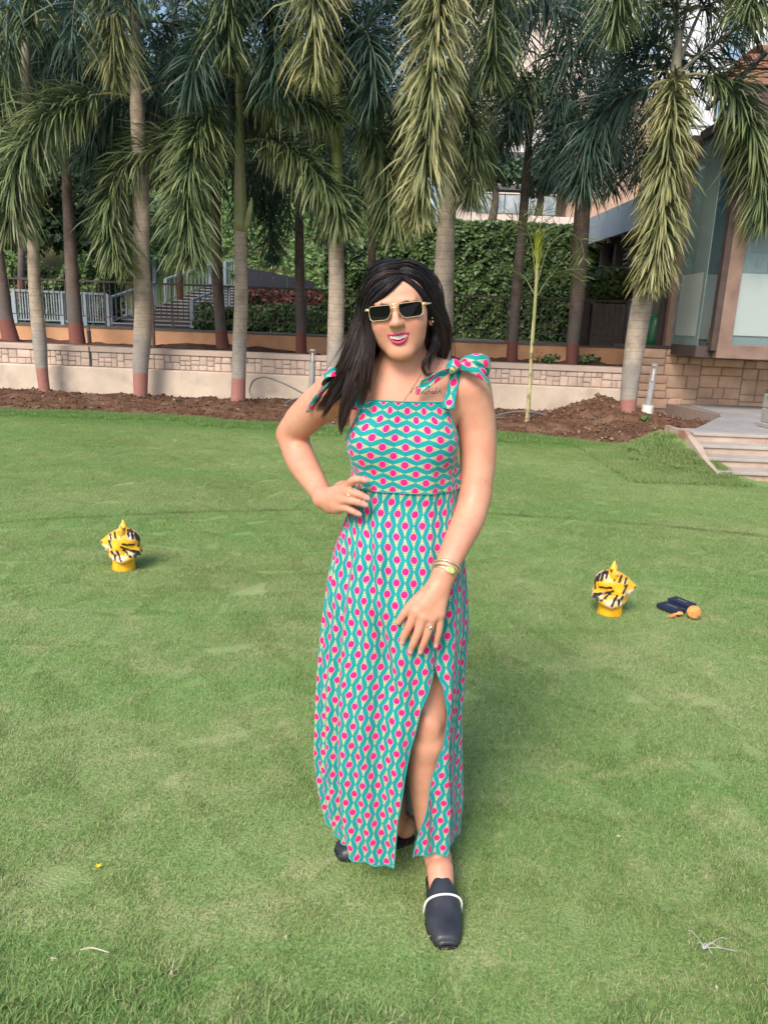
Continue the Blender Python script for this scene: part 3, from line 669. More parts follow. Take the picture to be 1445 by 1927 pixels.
cl = bpy.data.objects.new('stone_base', None); COL.objects.link(cl); cl.parent = gb; cl.location = (0, 11.898, 0)
clad(cl, bx0, 8.2, ZP - .1, ZB - .02, m_tan, 0.52, 0.24, 0.17, 0.10, 7, gap=0.012, depth=0.022)
MB().box((bx0 - .02, 11.86, ZB - .019), (9.5, 12.3, ZB + .02)).build('sill', m_woodd, gb)
ZT = P(1300, 300, 11.9)[2]
def post_at(pxb, pyb, w, Y, zb, zt, m=m_wood, d=.12, nm='post'):
    a = P(pxb, pyb, Y); MB().box((a[0] - w / 2, Y, zb), (a[0] + w / 2, Y + d, zt), .004).build(nm, m, gb)
    return a[0]
xp1 = post_at(1262, 640, .17, 11.95, ZB + .021, ZT); xp2 = post_at(1300, 640, .19, 11.9, ZB + .021, ZT)
xp0 = post_at(1246, 620, .10, 12.4, ZB + .021, ZT, m_woodd)
# panes of the recessed front
def pane(x0, x1, z0, z1, Y, m=None, nm='pane'): MB().box((x0, Y, z0), (x1, Y + .012, z1)).build(nm, m or m_glass, gb)
YBay = 10.75; xb0 = P(1349, 672, YBay)[0]
pane(xp1 + .09, xp2 - .1, ZB + .02, ZT, 12.0); pane(xp2 + .1, P(1345, 650, 11.95)[0], ZB + .02, ZT, 11.98)
x_f0, x_f1 = xp2 + .13, P(1338, 640, 11.95)[0]
MB().box((x_f0, 11.96, ZB + .14), (x_f1, 11.972, P(1300, 515, 11.95)[2])).build('frosted_panel', m_frost, gb)
# projecting bay
zbb = P(1400, 676, YBay)[2]; bw = 0.17
MB().box((xb0 - .02, YBay, zbb), (xb0 + bw, YBay + .14, ZT + .2), .005).build('post', m_wood, gb)
MB().box((xb0 + bw + .001, YBay + .002, zbb), (9.2, YBay + .14, zbb + .19), .005).build('bottom_beam', m_wood, gb)
MB().box((xb0 - .26, YBay + .141, zbb + .0), (9.2, 11.86, zbb + .16)).build('bay_floor', m_woodd, gb)
zg0 = zbb + .19
pane(xb0 + bw, 9.2, zg0, ZT + .2, YBay + .06)
MB().box((xb0 + bw + .01, YBay + .045, P(1400, 510, YBay)[2] - .86), (9.2, YBay + .055, P(1400, 514, YBay)[2])).build('frosted_panel', m_frost, gb)
MB().box((xb0 + bw + .001, YBay - .0, P(1380, 405, YBay)[2]), (9.2, YBay + .04, P(1380, 398, YBay)[2])).build('glazing_bar', m_woodd, gb) if False else None
MB().box((xb0 - .25, YBay + .15, zg0 - .03), (xb0 - .24, 11.9, ZT + .2)).build('side_pane', m_glass, gb)
MB().box((xb0 - .252, YBay + .25, zg0 + .1), (xb0 - .251, 11.8, P(1340, 515, 11.2)[2])).build('frosted_panel', m_frost, gb)
MB().box((xb0 - .1, YBay + .02, ZB), (xb0 - .021, YBay + .14, ZT + .2)).build('dark_jamb', m_woodd, gb)
# interior: back wall, curtains, floor, low bar
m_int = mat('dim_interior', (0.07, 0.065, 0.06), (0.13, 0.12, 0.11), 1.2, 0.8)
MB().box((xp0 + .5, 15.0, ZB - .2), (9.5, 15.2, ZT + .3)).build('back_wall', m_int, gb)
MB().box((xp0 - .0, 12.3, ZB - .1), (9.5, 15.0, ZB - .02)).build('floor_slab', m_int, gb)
m_curt = mat('cream_blind', (0.5, 0.44, 0.36), (0.58, 0.52, 0.44), 3, 0.9)
for k, (pa, pb_, y0, y1, YY) in enumerate([(1326, 1346, 385, 520, 12.3), (1352, 1372, 420, 640, 13.0), (1402, 1432, 330, 500, 13.4)]):
    a, b = P(pa, y1, YY), P(pb_, y0, YY); MB().box((a[0], YY, a[2]), (b[0], YY + .05, b[2])).build('blind', m_curt, gb)
MB().box((xb0 + .3, 11.6, zbb + .2), (8, 11.9, zbb + .42)).build('counter', mat('tan_counter', (.42, .30, .17)), gb)
# upper band: beam and panelling
MB().box((xp0 - .15, 11.7, ZT), (9.5, 12.3, ZT + .28)).build('top_beam', m_wood, gb)
MB().box((xb0 - .3, YBay - .05, ZT + .201), (9.5, 11.69, ZT + .32)).build('bay_roof', m_slab, gb)
# sign with a horned emblem behind the bay glass
a, b = P(1406, 510, 11.3), P(1440, 478, 11.3)
sg = MB().box((a[0], 11.3, a[2]), (b[0] + .05, 11.32, b[2])).build('poster', mat('poster_teal', (.28, .34, .34)), gb)
mk = MB(); cx, cz = (a[0] + b[0]) / 2, (a[2] + b[2]) / 2
for s_ in (-1, 1):
    mk.tube(spline([(cx + s_ * .01, 11.29, cz - .05), (cx + s_ * .06, 11.29, cz - .01), (cx + s_ * .10, 11.29, cz + .04), (cx + s_ * .05, 11.29, cz + .07)], 8), np.linspace(.012, .003, 8), 5)
mk.tube([(cx, 11.29, cz - .09), (cx, 11.29, cz + .03)], .01, 5)
mk.build('emblem', m_frame_d, sg)
# canopy and veranda running back from the pavilion
m_fascia = mat('pale_blue_fascia', (0.36, 0.43, 0.50), (0.44, 0.50, 0.56), 2, 0.6)
vr = thing('veranda', 'dark posted veranda with a pale blue roof edge running back beside the ivy wall', 'veranda', (0, 0, 0))
zc = 4.15; f0, f1 = P(1104, 412, 20.0), P(1204, 330, 14.6)
fz = .62
MB().prism([(f0[0], 20.0, zc - fz), (f1[0] + .8, 12.4, zc - fz), (f1[0] + .8, 12.4, zc), (f0[0], 20.0, zc)], (.12, 0, 0)).build('fascia', m_fascia, vr)
MB().prism([(f0[0] + .1, 20.0, zc - fz + .02), (f1[0] + .9, 12.4, zc - fz + .02), (9.5, 12.4, zc - fz + .02), (9.5, 20.0, zc - fz + .02)], (0, 0, .1)).build('soffit', m_woodd, vr)
for k in range(7):
    Y = 19.2 - k * 1.0; t = (20.0 - Y) / 7.6; xk = f0[0] + (f1[0] + .8 - f0[0]) * t + .28
    MB().box((xk - .09, Y - .09, 1.12), (xk + .09, Y + .09, zc - fz)).build('post', m_woodd, vr)
    MB().box((xk - .3, Y - .04, zc - fz - .13), (xk + 1.8, Y + .04, zc - fz - .005)).build('rafter', m_woodd, vr)
m_slat = mat('grey_slat', (0.32, 0.34, 0.37), (0.42, 0.44, 0.47), 4, 0.6)
for k in range(15):
    z = 1.9 + k * .11; MB().prism([(f0[0] + .75, 19.9, z), (f1[0] + 1.05, 15.6, z), (f1[0] + 1.05, 15.6, z + .055), (f0[0] + .75, 19.9, z + .055)], (.03, 0, 0)).build('slat', m_slat, vr)
MB().prism([(f0[0] + 1.5, 19.9, 1.0), (f1[0] + 2.2, 15.3, 1.0), (f1[0] + 2.2, 15.3, 3.4), (f0[0] + 1.5, 19.9, 3.4)], (.1, 0, 0)).build('rear_wall', m_int, vr)
a = P(1102, 443, 20.3); MB().box((a[0], 20.1, a[2] - .3), (a[0] + .38, 20.3, a[2])).build('downstand', m_fascia, vr)
m_sidew = mat('inner_partition', (.13, .09, .07))
# wicker planter box and the bush on it
YW = 16.9; a, b = P(1112, 600, YW), P(1182, 575, YW)
wp = thing('wicker_planter', 'grey wicker planter box between dark posts behind the fence', 'planter', (0, YW, 0))
m_wick = mat('grey_wicker', (.14, .115, .11), (.21, .18, .165), 14, .8); MB().box((a[0], 0, .9), (b[0] - .05, .5, 2.02)).build('box', m_wick, wp)
for k in range(22): MB().box((a[0] - .006, -.012, 1.13 + k * .04), (b[0] - .044, 0, 1.152 + k * .04)).build('weave_band', m_wick, wp)
m_post_r = mat('rust_post', (.20, .07, .05), (.26, .10, .07))
for px, mm in ((1104, m_woodd), (1188, m_fascia), (1200, m_post_r)):
    q = P(px, 600, YW)[0]; MB().box((q - .07, -.05, .9), (q + .05, .3, 2.15)).build('corner_post', mm, wp)
sb = thing('leafy_shrub', 'yellow green leafy shrub growing above the wicker planter', 'shrub', (0, YW, 0))
cc = P(1150, 535, YW)
def shr(r, n):
    u = r.normal(size=(n, 3)); u /= np.linalg.norm(u, axis=1)[:, None]
    return np.array([cc[0], .2, cc[2]]) + u * np.array([.62, .4, .42]) * r.uniform(.2, 1, (n, 1)) ** .5, u + np.array([0, -.3, .5])
leaf_cloud('leaves', shr, 2600, .11, leaf_mat('shrub_leaf', (.03, .07, .015), (.18, .24, .06), rough=.5, trans=.25), 88, sb, kind='stuff')
st_ = MB()
for k in range(7): st_.tube(spline([(cc[0] + (k-3)*.03, .25, 2.0), (cc[0] + (k-3)*.1, .2, cc[2]), (cc[0] + (k-3)*.17, .15, cc[2] + .3)], 5), .012, 5)
st_.build('stems', m_woodd, sb)
# green drum and trolley seen through the fence
YD = 13.6; c = P(1231, 628, YD)
dr = thing('green_drum', 'dark green rounded plastic drum standing behind the fence beside the glass pavilion', 'drum', (c[0], YD, c[2]))
MB().tube([(0, 0, z) for z in (-.33, -.32, -.1, .1, .28, .33, .34)], [.02, .17, .2, .2, .16, .1, .01], 20).build('body', mat('green_plastic', (.005, .09, .035), (.01, .13, .05), 4, .35), dr, smooth=True)
MB().tube([(.02, -.12, .3), (.02, -.14, .42), (.08, -.1, .42), (.08, -.06, .3)], .012, 6).build('handle', m_frost, dr)
c = P(1206, 615, YD); bd = thing('navy_bag', 'dark navy bundle leaning next to the green drum', 'bag', (c[0], YD + .2, c[2]))
MB().tube([(0, 0, z) for z in (-.3, -.29, -.05, .15, .25, .28)], [.03, .13, .15, .13, .08, .01], 14).build('body', mat('navy_cloth', (.012, .018, .03), rough=.8), bd, smooth=True)

# ---------------------------------------------------------------- patio and steps
m_patio = mat('grey_slate', (0.25, 0.245, 0.25), (0.35, 0.34, 0.34), 2, 0.75, bump=.3, bdist=.006, bscale=14)
m_riser = mat('step_riser', (0.37, 0.28, 0.22), (0.50, 0.41, 0.34), 3.5, 0.9, bump=.5, bdist=.006, bscale=30, c3=(0.33, 0.17, 0.12), s3=2.3)
m_tread = mat('step_tread', (0.32, 0.28, 0.26), (0.42, 0.38, 0.35), 3, 0.85, bump=.4, bdist=.005, bscale=20)
stp = thing('patio_steps', 'four weathered stone steps rising from the lawn to the slate patio', 'steps', (0, 0, 0))
rz_ = 0.022
ys0 = G(1352, 905, 0.0)[1]; RIS = ZP / 4; TRD = .26
lx = [G(1352, 905, 0)[0], P(1331, 882, ys0 + TRD)[0], P(1320, 860, ys0 + 2 * TRD)[0], P(1308, 838, ys0 + 3 * TRD)[0]]
rb = random.Random(4)
for i in range(4):
    y = ys0 + i * TRD; z = i * RIS; x0 = lx[i]
    xx = x0 - .02; 
    while xx < 7.5:
        wd = rb.uniform(.55, 1.1) if i < 3 else rb.uniform(.8, 1.4)
        MB().box((xx + .004, y + rz_ * xx - .02 + rb.uniform(-.004, .004), z + RIS - .035), (xx + wd - .004, y + rz_ * xx + TRD + .1, z + RIS - rb.uniform(0, .003)), .004).build('tread_slab', m_tread, stp)
        MB().box((xx + .003, y + rz_ * xx + .0, z - .05), (xx + wd - .003, y + rz_ * xx + .1, z + RIS - .036), .003).build('riser_stone', m_riser, stp)
        xx += wd
yp0 = ys0 + 4 * TRD - .1
pa = [(P(1283, 800, yp0 + .2)[0], yp0), (8, yp0 + .2), (8, 12.2), (xR - .3, 12.2), (xR - .0, 10.4)]
MB().prism([(x, y, .0) for x, y in pa], (0, 0, ZP - .012)).build('patio', m_joint, None, kind='structure')
pt = thing('patio_paving', 'grey slate flags paving the patio in front of the stone base', 'paving', (0, 0, ZP))
yy = yp0 + .01; rw = random.Random(9)
while yy < 11.85:
    xx = float(np.interp(yy, [yp0, 10.4, 12], [pa[0][0], xR, xR])) + .02; dd = .42
    while xx < 8:
        wd = rw.uniform(.5, .9)
        if xx <= float(np.interp(yy, [yp0, 10.4, 12], [pa[0][0], xR, xR])) + .03:
            y2 = min(yy + dd, 11.87); xb2 = float(np.interp(y2, [yp0, 10.4, 12], [pa[0][0], xR, xR])) + .02
            MB().prism([(xx, yy + .003, -.011), (xx + wd - .003, yy + .003, -.011), (xx + wd - .003, y2 - .003, -.011), (min(xb2, xx + wd - .02), y2 - .003, -.011)], (0, 0, .012)).build('flag', m_patio, pt); xx += wd; continue
        MB().box((xx + .003, yy + .003, -.011), (xx + wd - .003, min(yy + dd, 11.87) - .003, rw.uniform(0, .003)), .002).build('flag', m_patio, pt); xx += wd
    yy += dd
# side kerb of the steps
kb = [(P(1283, 812, yp0)[0], yp0), (lx[0] - .03, ys0)]
MB().prism([(kb[0][0] - .02, kb[0][1] + .5, -.1), (kb[0][0] - .02, kb[0][1] + .5, ZP), (kb[0][0] + .02, kb[0][1], ZP), (lx[2] - .05, ys0 + 2 * TRD, RIS * 3 - .02), (lx[1] - .05, ys0 + TRD, RIS * 2 - .02), (lx[0] - .03, ys0, RIS - .02), (lx[0] - .03, ys0, -.1)], (.05, .01, 0)).build('side_kerb', m_riser, stp)
# concrete planter at the edge of the view
c = G(1462, 806, ZP); pt_ = thing('concrete_planter', 'square grey concrete planter with a few green sprigs at the patio edge', 'planter', (c[0], c[1], ZP))
m_conc = mat('concrete', (0.30, 0.29, 0.27), (0.38, 0.36, 0.34), 5, .9, bump=.3, bdist=.004)
MB().box((-.17, -.17, 0.0), (.17, .17, .06), .008).build('foot', m_conc, pt_); MB().box((-.15, -.15, .061), (.15, .15, .23), .008).build('block', m_conc, pt_)
MB().box((-.15, -.15, .236), (.15, .15, .40), .008).build('block', m_conc, pt_)
leaf_cloud('sprigs', lambda r, n: ((lambda u: (np.array([-.05, 0, .43]) + u * np.array([.12, .12, .07]), u))(r.normal(size=(n, 3)) * .6)), 120, .06, m_hedge, 90, pt_, kind='stuff')
# ================================================================ palms
def trunk_mat(name, c1, c2, paint, hp, crown_h=None):
    m, nt, pb = new_mat(name); L = nt.links
    uv = node(nt, 'ShaderNodeSeparateXYZ'); L.new(pos_(nt, 'UV'), uv.inputs[0])   # u around, v = height above its base
    rm = node(nt, 'ShaderNodeMapping'); rm.inputs['Rotation'].default_value = (.6, .45, .3); L.new(pos_(nt), rm.inputs['Vector']); st = scalevec(nt, rm.outputs[0], (6, 6, 6))
    col = mixc(nt, ramp_(nt, noise_(nt, 1.0, 6, vec=st, dist=1.5), .3, .7), c1, c2)
    col = mixc(nt, ramp_(nt, noise_(nt, 2.1, 5), .52, .7), col, tuple(x * .68 for x in c1))
    ringc = math_(nt, 'FRACT', math_(nt, 'MULTIPLY_ADD', uv.outputs[1], 9.5, math_(nt, 'MULTIPLY', noise_(nt, 3, 3), .5)))
    line = ramp_(nt, math_(nt, 'ABSOLUTE', math_(nt, 'SUBTRACT', ringc, .5)), .055, .02)
    col = mixc(nt, math_(nt, 'MULTIPLY', line, .55), col, tuple(x * .35 for x in c1))
    pf = ramp_(nt, math_(nt, 'MULTIPLY_ADD', noise_(nt, 9, 4), .10, uv.outputs[1]), hp + .06, hp + .03)
    pn = ramp_(nt, noise_(nt, 14, 6, rough=.7), .68, .5); pf = math_(nt, 'MULTIPLY', pf, math_(nt, 'MULTIPLY_ADD', pn, .3, .65))
    gb_ = ramp_(nt, math_(nt, 'MULTIPLY_ADD', noise_(nt, 4, 3), .3, uv.outputs[1]), hp + .85, hp + .6)
    col = mixc(nt, math_(nt, 'MULTIPLY', gb_, .5), col, tuple(sum(c1) / 3 * 1.12 for _ in c1))
    col = mixc(nt, pf, col, paint)
    L.new(col, pb.inputs['Base Color']); pb.inputs['Roughness'].default_value = .85
    bump_(nt, pb, noise_(nt, 1, 6, vec=scalevec(nt, pos_(nt), (21, 21, 21)), dist=.6), .5, .012)
    return m
m_tr_f = trunk_mat('pale_palm_trunk', (0.28, 0.225, 0.18), (0.43, 0.355, 0.29), (0.33, 0.135, 0.115), .50)
m_tr_r = trunk_mat('dark_palm_trunk', (0.115, 0.085, 0.075), (0.19, 0.145, 0.125), (0.20, 0.07, 0.055), .42)
m_shaft = mat('green_crownshaft', (0.16, 0.20, 0.07), (0.26, 0.29, 0.11), 5, .45, c3=(.30, .26, .14), s3=2)
m_shaft_g = mat('grey_crownshaft', (0.20, 0.19, 0.15), (0.30, 0.28, 0.22), 5, .6)
m_rachis = mat('frond_stalk', (0.12, 0.12, 0.055), (0.20, 0.185, 0.09), 5, .6)
m_rachis_g = mat('frond_stalk_grey', (0.13, 0.125, 0.11), (0.21, 0.20, 0.17), 5, .6)
m_fr_lit = leaf_mat('frond_sunlit', (0.045, 0.075, 0.035), (0.25, 0.28, 0.12), tip=(0.70, 0.64, 0.30), tipf=.9, rough=.42, trans=.22, alt=(.36, .29, .12))  # yellower copy of the frond leaf, with sunlight put into its colour
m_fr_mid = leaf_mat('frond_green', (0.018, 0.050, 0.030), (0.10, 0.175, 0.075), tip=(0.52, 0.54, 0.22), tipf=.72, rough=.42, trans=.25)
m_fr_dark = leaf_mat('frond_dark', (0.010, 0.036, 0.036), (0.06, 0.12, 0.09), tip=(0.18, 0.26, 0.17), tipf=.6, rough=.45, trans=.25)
MF = {'lit': m_fr_lit, 'mid': m_fr_mid, 'dark': m_fr_dark}  # one kind of leaf; sun and shade are put into the three tones

def leaflets(path, n, ln, w, seed, t0=.12, droop=.55, fwd=.75, flat=0.0):
    ln *= 1.2; w *= .68; droop *= .66; fwd *= .85; n = int(n * .76)
    r = np.random.default_rng(seed); q = spline(path, 60); p_, t_, u_, w_ = frames(q)
    T = np.sort(t0 + (1 - t0) * r.uniform(0, 1, n)); ix = T * 59; i0 = np.clip(ix.astype(int), 0, 58); fr = (ix - i0)[:, None]
    pt = p_[i0] * (1 - fr) + p_[i0 + 1] * fr; tg = t_[i0]; uu = u_[i0]; ww = w_[i0]
    # rows round the stalk, bottle brush fashion, clustered
    a = r.uniform(0, 2 * pi, n)
    if flat: a = np.where(r.uniform(size=n) < .5, 0, pi) + r.normal(0, .35, n)
    rad = uu * np.cos(a)[:, None] + ww * np.sin(a)[:, None]
    prof = np.minimum(1, (T - t0) / .18 + .45) * np.minimum(1, (1 - T) / .22 + .38)
    Ln = ln * prof * r.uniform(.7, 1.12, n)
    d = rad + tg * (fwd + r.normal(0, .2, n))[:, None] + r.normal(0, .14, (n, 3)); d /= np.linalg.norm(d, axis=1)[:, None]
    K = 4; pts = [pt]; dd = d.copy(); g = np.array([0, 0, -1.0])
    for k in range(K - 1):
        dd = dd + g * (droop * r.uniform(.5, 1.3, n))[:, None] * (.45 + .4 * k); dd /= np.linalg.norm(dd, axis=1)[:, None]
        pts.append(pts[-1] + dd * (Ln / (K - 1))[:, None])
    side = np.cross(d, np.where(r.uniform(size=(n, 1)) < .6, g + r.normal(0, .4, (n, 3)), r.normal(size=(n, 3)))); side /= np.linalg.norm(side, axis=1)[:, None] + 1e-9
    wd = (w * r.uniform(.7, 1.25, n))[:, None] * side
    V = np.stack([pts[0] - wd * .22, pts[0] + wd * .22, pts[1] - wd * .5, pts[1] + wd * .5, pts[2] - wd * .42, pts[2] + wd * .42, pts[3]], 1).reshape(-1, 3)
    k7 = (np.arange(n) * 7)[:, None]
    F = np.concatenate([k7 + np.array([[a_, b_, c_]]) for a_, b_, c_ in ((0,1,3),(0,3,2),(2,3,5),(2,5,4),(4,5,6))])
    u = np.clip(r.beta(1.8, 1.8, n), 0, 1); UV = np.stack([np.repeat(u, 7), np.tile([0, 0, .35, .35, .7, .7, 1.], n)], 1)
    return V, F, UV
def frond(root, path, kind='mid', n=520, ln=.62, w=.030, seed=0, r0=.022, t0=.14, droop=.55, fwd=.75, stalk=None, flat=0.0):
    loc = np.array(root.location); pp = np.asarray(path, float) - loc
    q = spline(pp, 22); v, f = tube_vf(q, np.linspace(r0, .004, 22), 6)
    st = ob('frond', mesh('frond', v, f, smooth=True), stalk or m_rachis, root)
    V, F, UV = leaflets(pp, n, ln, w, seed, t0, droop, fwd, flat)
    ob('leaflets', mesh('leaflets', V, F, UV), MF[kind] if isinstance(kind, str) else kind, st, kind='stuff')
    return st
def trunk(root, pts, Y, m, rings=9.5, flare=1.0):
    """pts: (px, py, width px) from base to top"""
    c = np.array([P(a, b, Y) for a, b, _ in pts]); rr = np.array([w_ * .27 * mpp(Y, c[i][2]) for i, (_, _, w_) in enumerate(pts)])
    q = spline(np.column_stack([c, rr]), 160); cc, ra = q[:, :3] - np.array(root.location), q[:, 3]
    z = cc[:, 2]; ring = np.abs(((z * rings) % 1) - .5) * 2; ra = ra * (1 + .018 * ring - .015)
    n = 40; a = np.arange(n) * 2 * pi / n
    lump = 1 + .02 * np.sin(a * 3 + 1)[None] * np.ones((len(z), 1)) + .02 * np.sin(a[None] * 2 + z[:, None] * 1.3)
    V = np.stack([cc[:, 0:1] + ra[:, None] * lump * np.cos(a), cc[:, 1:2] + ra[:, None] * lump * np.sin(a), np.repeat(z[:, None], n, 1)], -1).reshape(-1, 3)
    uv = np.stack([np.tile(a / 6.283, len(z)), np.repeat(z, n)], 1)
    return ob('trunk', mesh('trunk', V, grid_faces(len(z), n, True), uv, smooth=True), m, root)
def shaft(root, pts, Y, m):
    c = np.array([P(a, b, Y) for a, b, _ in pts]) - np.array(root.location); rr = [w_ * .28 * mpp(Y, 3) for _, _, w_ in pts]
    q = spline(np.column_stack([c, rr]), 24); v, f = tube_vf(q[:, :3], q[:, 3], 16)
    return ob('crownshaft', mesh('crownshaft', v, f, smooth=True), m, root)
SEED = [100]
def pxpath(pts, Y):                       # (px, py, dY)
    return np.array([P(a, b, Y + d) for a, b, d in pts])
def auto_fronds(root, top, n, a0, a1, L, kind, seed, rise=.45, n_l=230, drop=.9, ln=.6, w=.034, stalk=None):
    r = np.random.default_rng(seed)
    for i in range(n):
        az = a0 + (a1 - a0) * (i + r.uniform(.2, .8)) / n; el = rise + r.uniform(-.35, .45); Ls = L * r.uniform(.8, 1.1)
        d = np.array([cos(az) * cos(el), sin(az) * cos(el), sin(el)]); p = np.array(top, float); pts = [p]; K = 7
        for k in range(K - 1):
            d = d + np.array([0, 0, -1.0]) * drop * (.10 + .15 * k) * r.uniform(.8, 1.2); d /= np.linalg.norm(d)
            p = p + d * Ls / (K - 1); pts.append(p)
        frond(root, np.array(pts), kind, n_l, ln, w, seed * 31 + i, .02, .12, .6, .7, stalk)

palms = []
def palm(label, Y, tpts, kindr, shaft_pts=None, shaft_m=None, heroes=(), autos=(), group='palms of the front row'):
    b = P(tpts[0][0], tpts[0][1], Y); root = thing('palm_tree', label, 'palm tree', (b[0], Y, b[2] - .03), 0, group)
    trunk(root, [(tpts[0][0], tpts[0][1] + 4, tpts[0][2])] + tpts[1:], Y, m_tr_f if kindr == 'f' else m_tr_r)
    if shaft_pts: shaft(root, shaft_pts, Y, shaft_m or m_shaft)
    for i, h in enumerate(heroes):
        SEED[0] += 1; kw = dict(h[2]) if len(h) > 2 else {}
        frond(root, pxpath(h[0], Y), h[1], seed=SEED[0], **kw)
    for a in autos:
        SEED[0] += 7; px, py, n, a0, a1, L, kd = a[:7]
        auto_fronds(root, P(px, py, Y), n, a0, a1, L, kd, SEED[0], **(a[7] if len(a) > 7 else {}))
    palms.append(root); return root
PI = pi
# ---- front row (left to right)
palm('leftmost pale palm of the front row with a leaning ringed trunk and yellowed fronds', 12.0, [(87, 748, 36), (80, 700, 38), (75, 640, 46), (66, 540, 42), (62, 440, 38), (54, 250, 32), (50, 150, 26)], 'f',
     [(52, 210, 33), (50, 130, 30), (49, 60, 22), (48, -30, 10)], m_shaft_g,
     [([(48, 40, 0), (56, -70, -.4), (62, -90, -.8), (62, -20, -1.1), (60, 60, -1.15)], 'mid', dict(n=460, ln=.5)),
      ([(48, 20, 0), (10, -50, -.1), (-40, 60, -.2), (-50, 240, -.2), (-40, 400, -.2)], 'mid', {}),
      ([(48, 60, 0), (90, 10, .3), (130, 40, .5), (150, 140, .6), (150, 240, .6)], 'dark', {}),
      ([(50, 80, 0), (30, 60, -.3), (5, 160, -.5), (-10, 330, -.6)], 'mid', {})],
     [(48, 40, 6, .2, PI - .2, 2.8, 'dark')])
palm('thick trunked palm, second in the front row, with a bare scar low on its trunk', 11.9, [(265, 757, 44), (265, 690, 52), (268, 640, 60), (270, 570, 60), (266, 480, 58), (267, 400, 58), (264, 300, 54), (259, 210, 50), (256, 130, 36)], 'f',
     [(257, 140, 38), (256, 80, 34), (255, 0, 20), (254, -60, 10)], m_shaft_g,
     [([(256, 60, 0), (245, -110, -.4), (222, -120, -.9), (212, -40, -1.2), (213, 60, -1.3), (217, 150, -1.35)], 'lit', dict(n=950, ln=.62, w=.034)),
      ([(248, 185, 0), (205, 176, -.25), (150, 190, -.5), (90, 222, -.75), (42, 285, -.9), (22, 360, -1.0), (18, 440, -1.0)], 'mid', dict(n=1050, ln=.66, w=.034)),
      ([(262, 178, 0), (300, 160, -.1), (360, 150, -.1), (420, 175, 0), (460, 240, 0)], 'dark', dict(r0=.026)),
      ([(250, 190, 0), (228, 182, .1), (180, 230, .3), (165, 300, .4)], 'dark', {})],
     [(256, 40, 5, .1, PI - .1, 2.8, 'dark'), (256, -20, 3, -PI + .4, -.4, 2.5, 'dark')])
palm('palm with a green crownshaft low in view, third in the front row', 11.7, [(447, 768, 54), (449, 720, 48), (451, 640, 48), (454, 560, 46), (453, 490, 44), (453, 432, 46)], 'f',
     [(453, 436, 48), (453, 415, 46), (452, 360, 42), (451, 300, 32), (451, 220, 28), (450, 120, 24), (450, 0, 16)], m_shaft,
     [([(448, 205, 0), (418, 200, -.3), (385, 230, -.7), (362, 300, -1.0), (352, 390, -1.15), (362, 490, -1.2)], 'mid', dict(n=1150, ln=.62, w=.034)),
      ([(450, 285, 0), (400, 268, .1), (330, 268, .15), (262, 292, .1), (218, 345, .0), (208, 420, -.1), (232, 510, -.2)], 'mid', dict(n=1000, ln=.56, w=.033)),
      ([(450, 195, 0), (480, 184, -.4), (530, 184, -.7), (590, 200, -.8), (640, 230, -.8)], 'mid', dict(n=700, ln=.5)),
      ([(456, 268, 0), (490, 262, -.2), (535, 275, -.4), (585, 315, -.6), (630, 375, -.7), (650, 430, -.7)], 'mid', dict(n=850, ln=.55, w=.032)),
      ([(450, 140, 0), (430, 90, -.5), (400, 60, -.9), (370, 100, -1.1), (360, 180, -1.1)], 'dark', {}),
      ([(450, 100, 0), (470, 20, -.5), (500, 10, -.9), (520, 90, -1.1), (520, 180, -1.1)], 'dark', {}),
      ([(450, 60, 0), (445, -60, -.6), (440, -80, -1.0), (432, 20, -1.2), (430, 110, -1.2)], 'mid', dict(n=600))],
     [(450, 150, 5, .1, PI - .1, 2.6, 'dark'), (450, 0, 5, -PI, 0, 2.4, 'dark')])
rt = bpy.data.objects.new
sp = spline(pxpath([(463, 435, -.05), (470, 400, -.12), (474, 372, -.15)], 11.7), 6) - np.array(palms[-1].location)
ob('split_sheath', mesh('sheath', *tube_vf(sp, [.02, .05, .05, .045, .03, .01], 8)), m_shaft, palms[-1])
palm('slim palm with a bright yellow green shaft, standing just beside the person', 11.5, [(630, 772, 60), (630, 690, 58), (632, 600, 56), (633, 520, 54), (632, 450, 50), (633, 350, 36)], 'f',
     [(633, 460, 49), (633, 400, 42), (634, 345, 38), (634, 235, 33), (634, 200, 27), (635, 150, 30), (635, 100, 22), (636, 20, 10)], mat('lime_crownshaft', (0.24, 0.30, 0.08), (0.36, 0.42, 0.14), 5, .4),
     [([(640, 120, 0), (628, -40, -.5), (606, -110, -1.0), (592, -50, -1.3), (590, 40, -1.4), (592, 150, -1.4)], 'lit', dict(n=950, ln=.62, w=.034)),
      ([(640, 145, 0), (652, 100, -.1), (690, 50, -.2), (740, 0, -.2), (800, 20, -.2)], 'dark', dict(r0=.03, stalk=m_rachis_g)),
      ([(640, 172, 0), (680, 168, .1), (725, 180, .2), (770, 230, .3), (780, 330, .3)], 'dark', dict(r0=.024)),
      ([(640, 200, 0), (665, 215, 0), (700, 250, -.1), (730, 330, -.2), (745, 440, -.2)], 'mid', dict(r0=.022, n=700)),
      ([(640, 130, 0), (670, 80, -.6), (690, 60, -.9), (700, 120, -1.0), (705, 200, -1.0)], 'dark', {})],
     [(635, 90, 6, .1, PI - .1, 2.5, 'dark')])
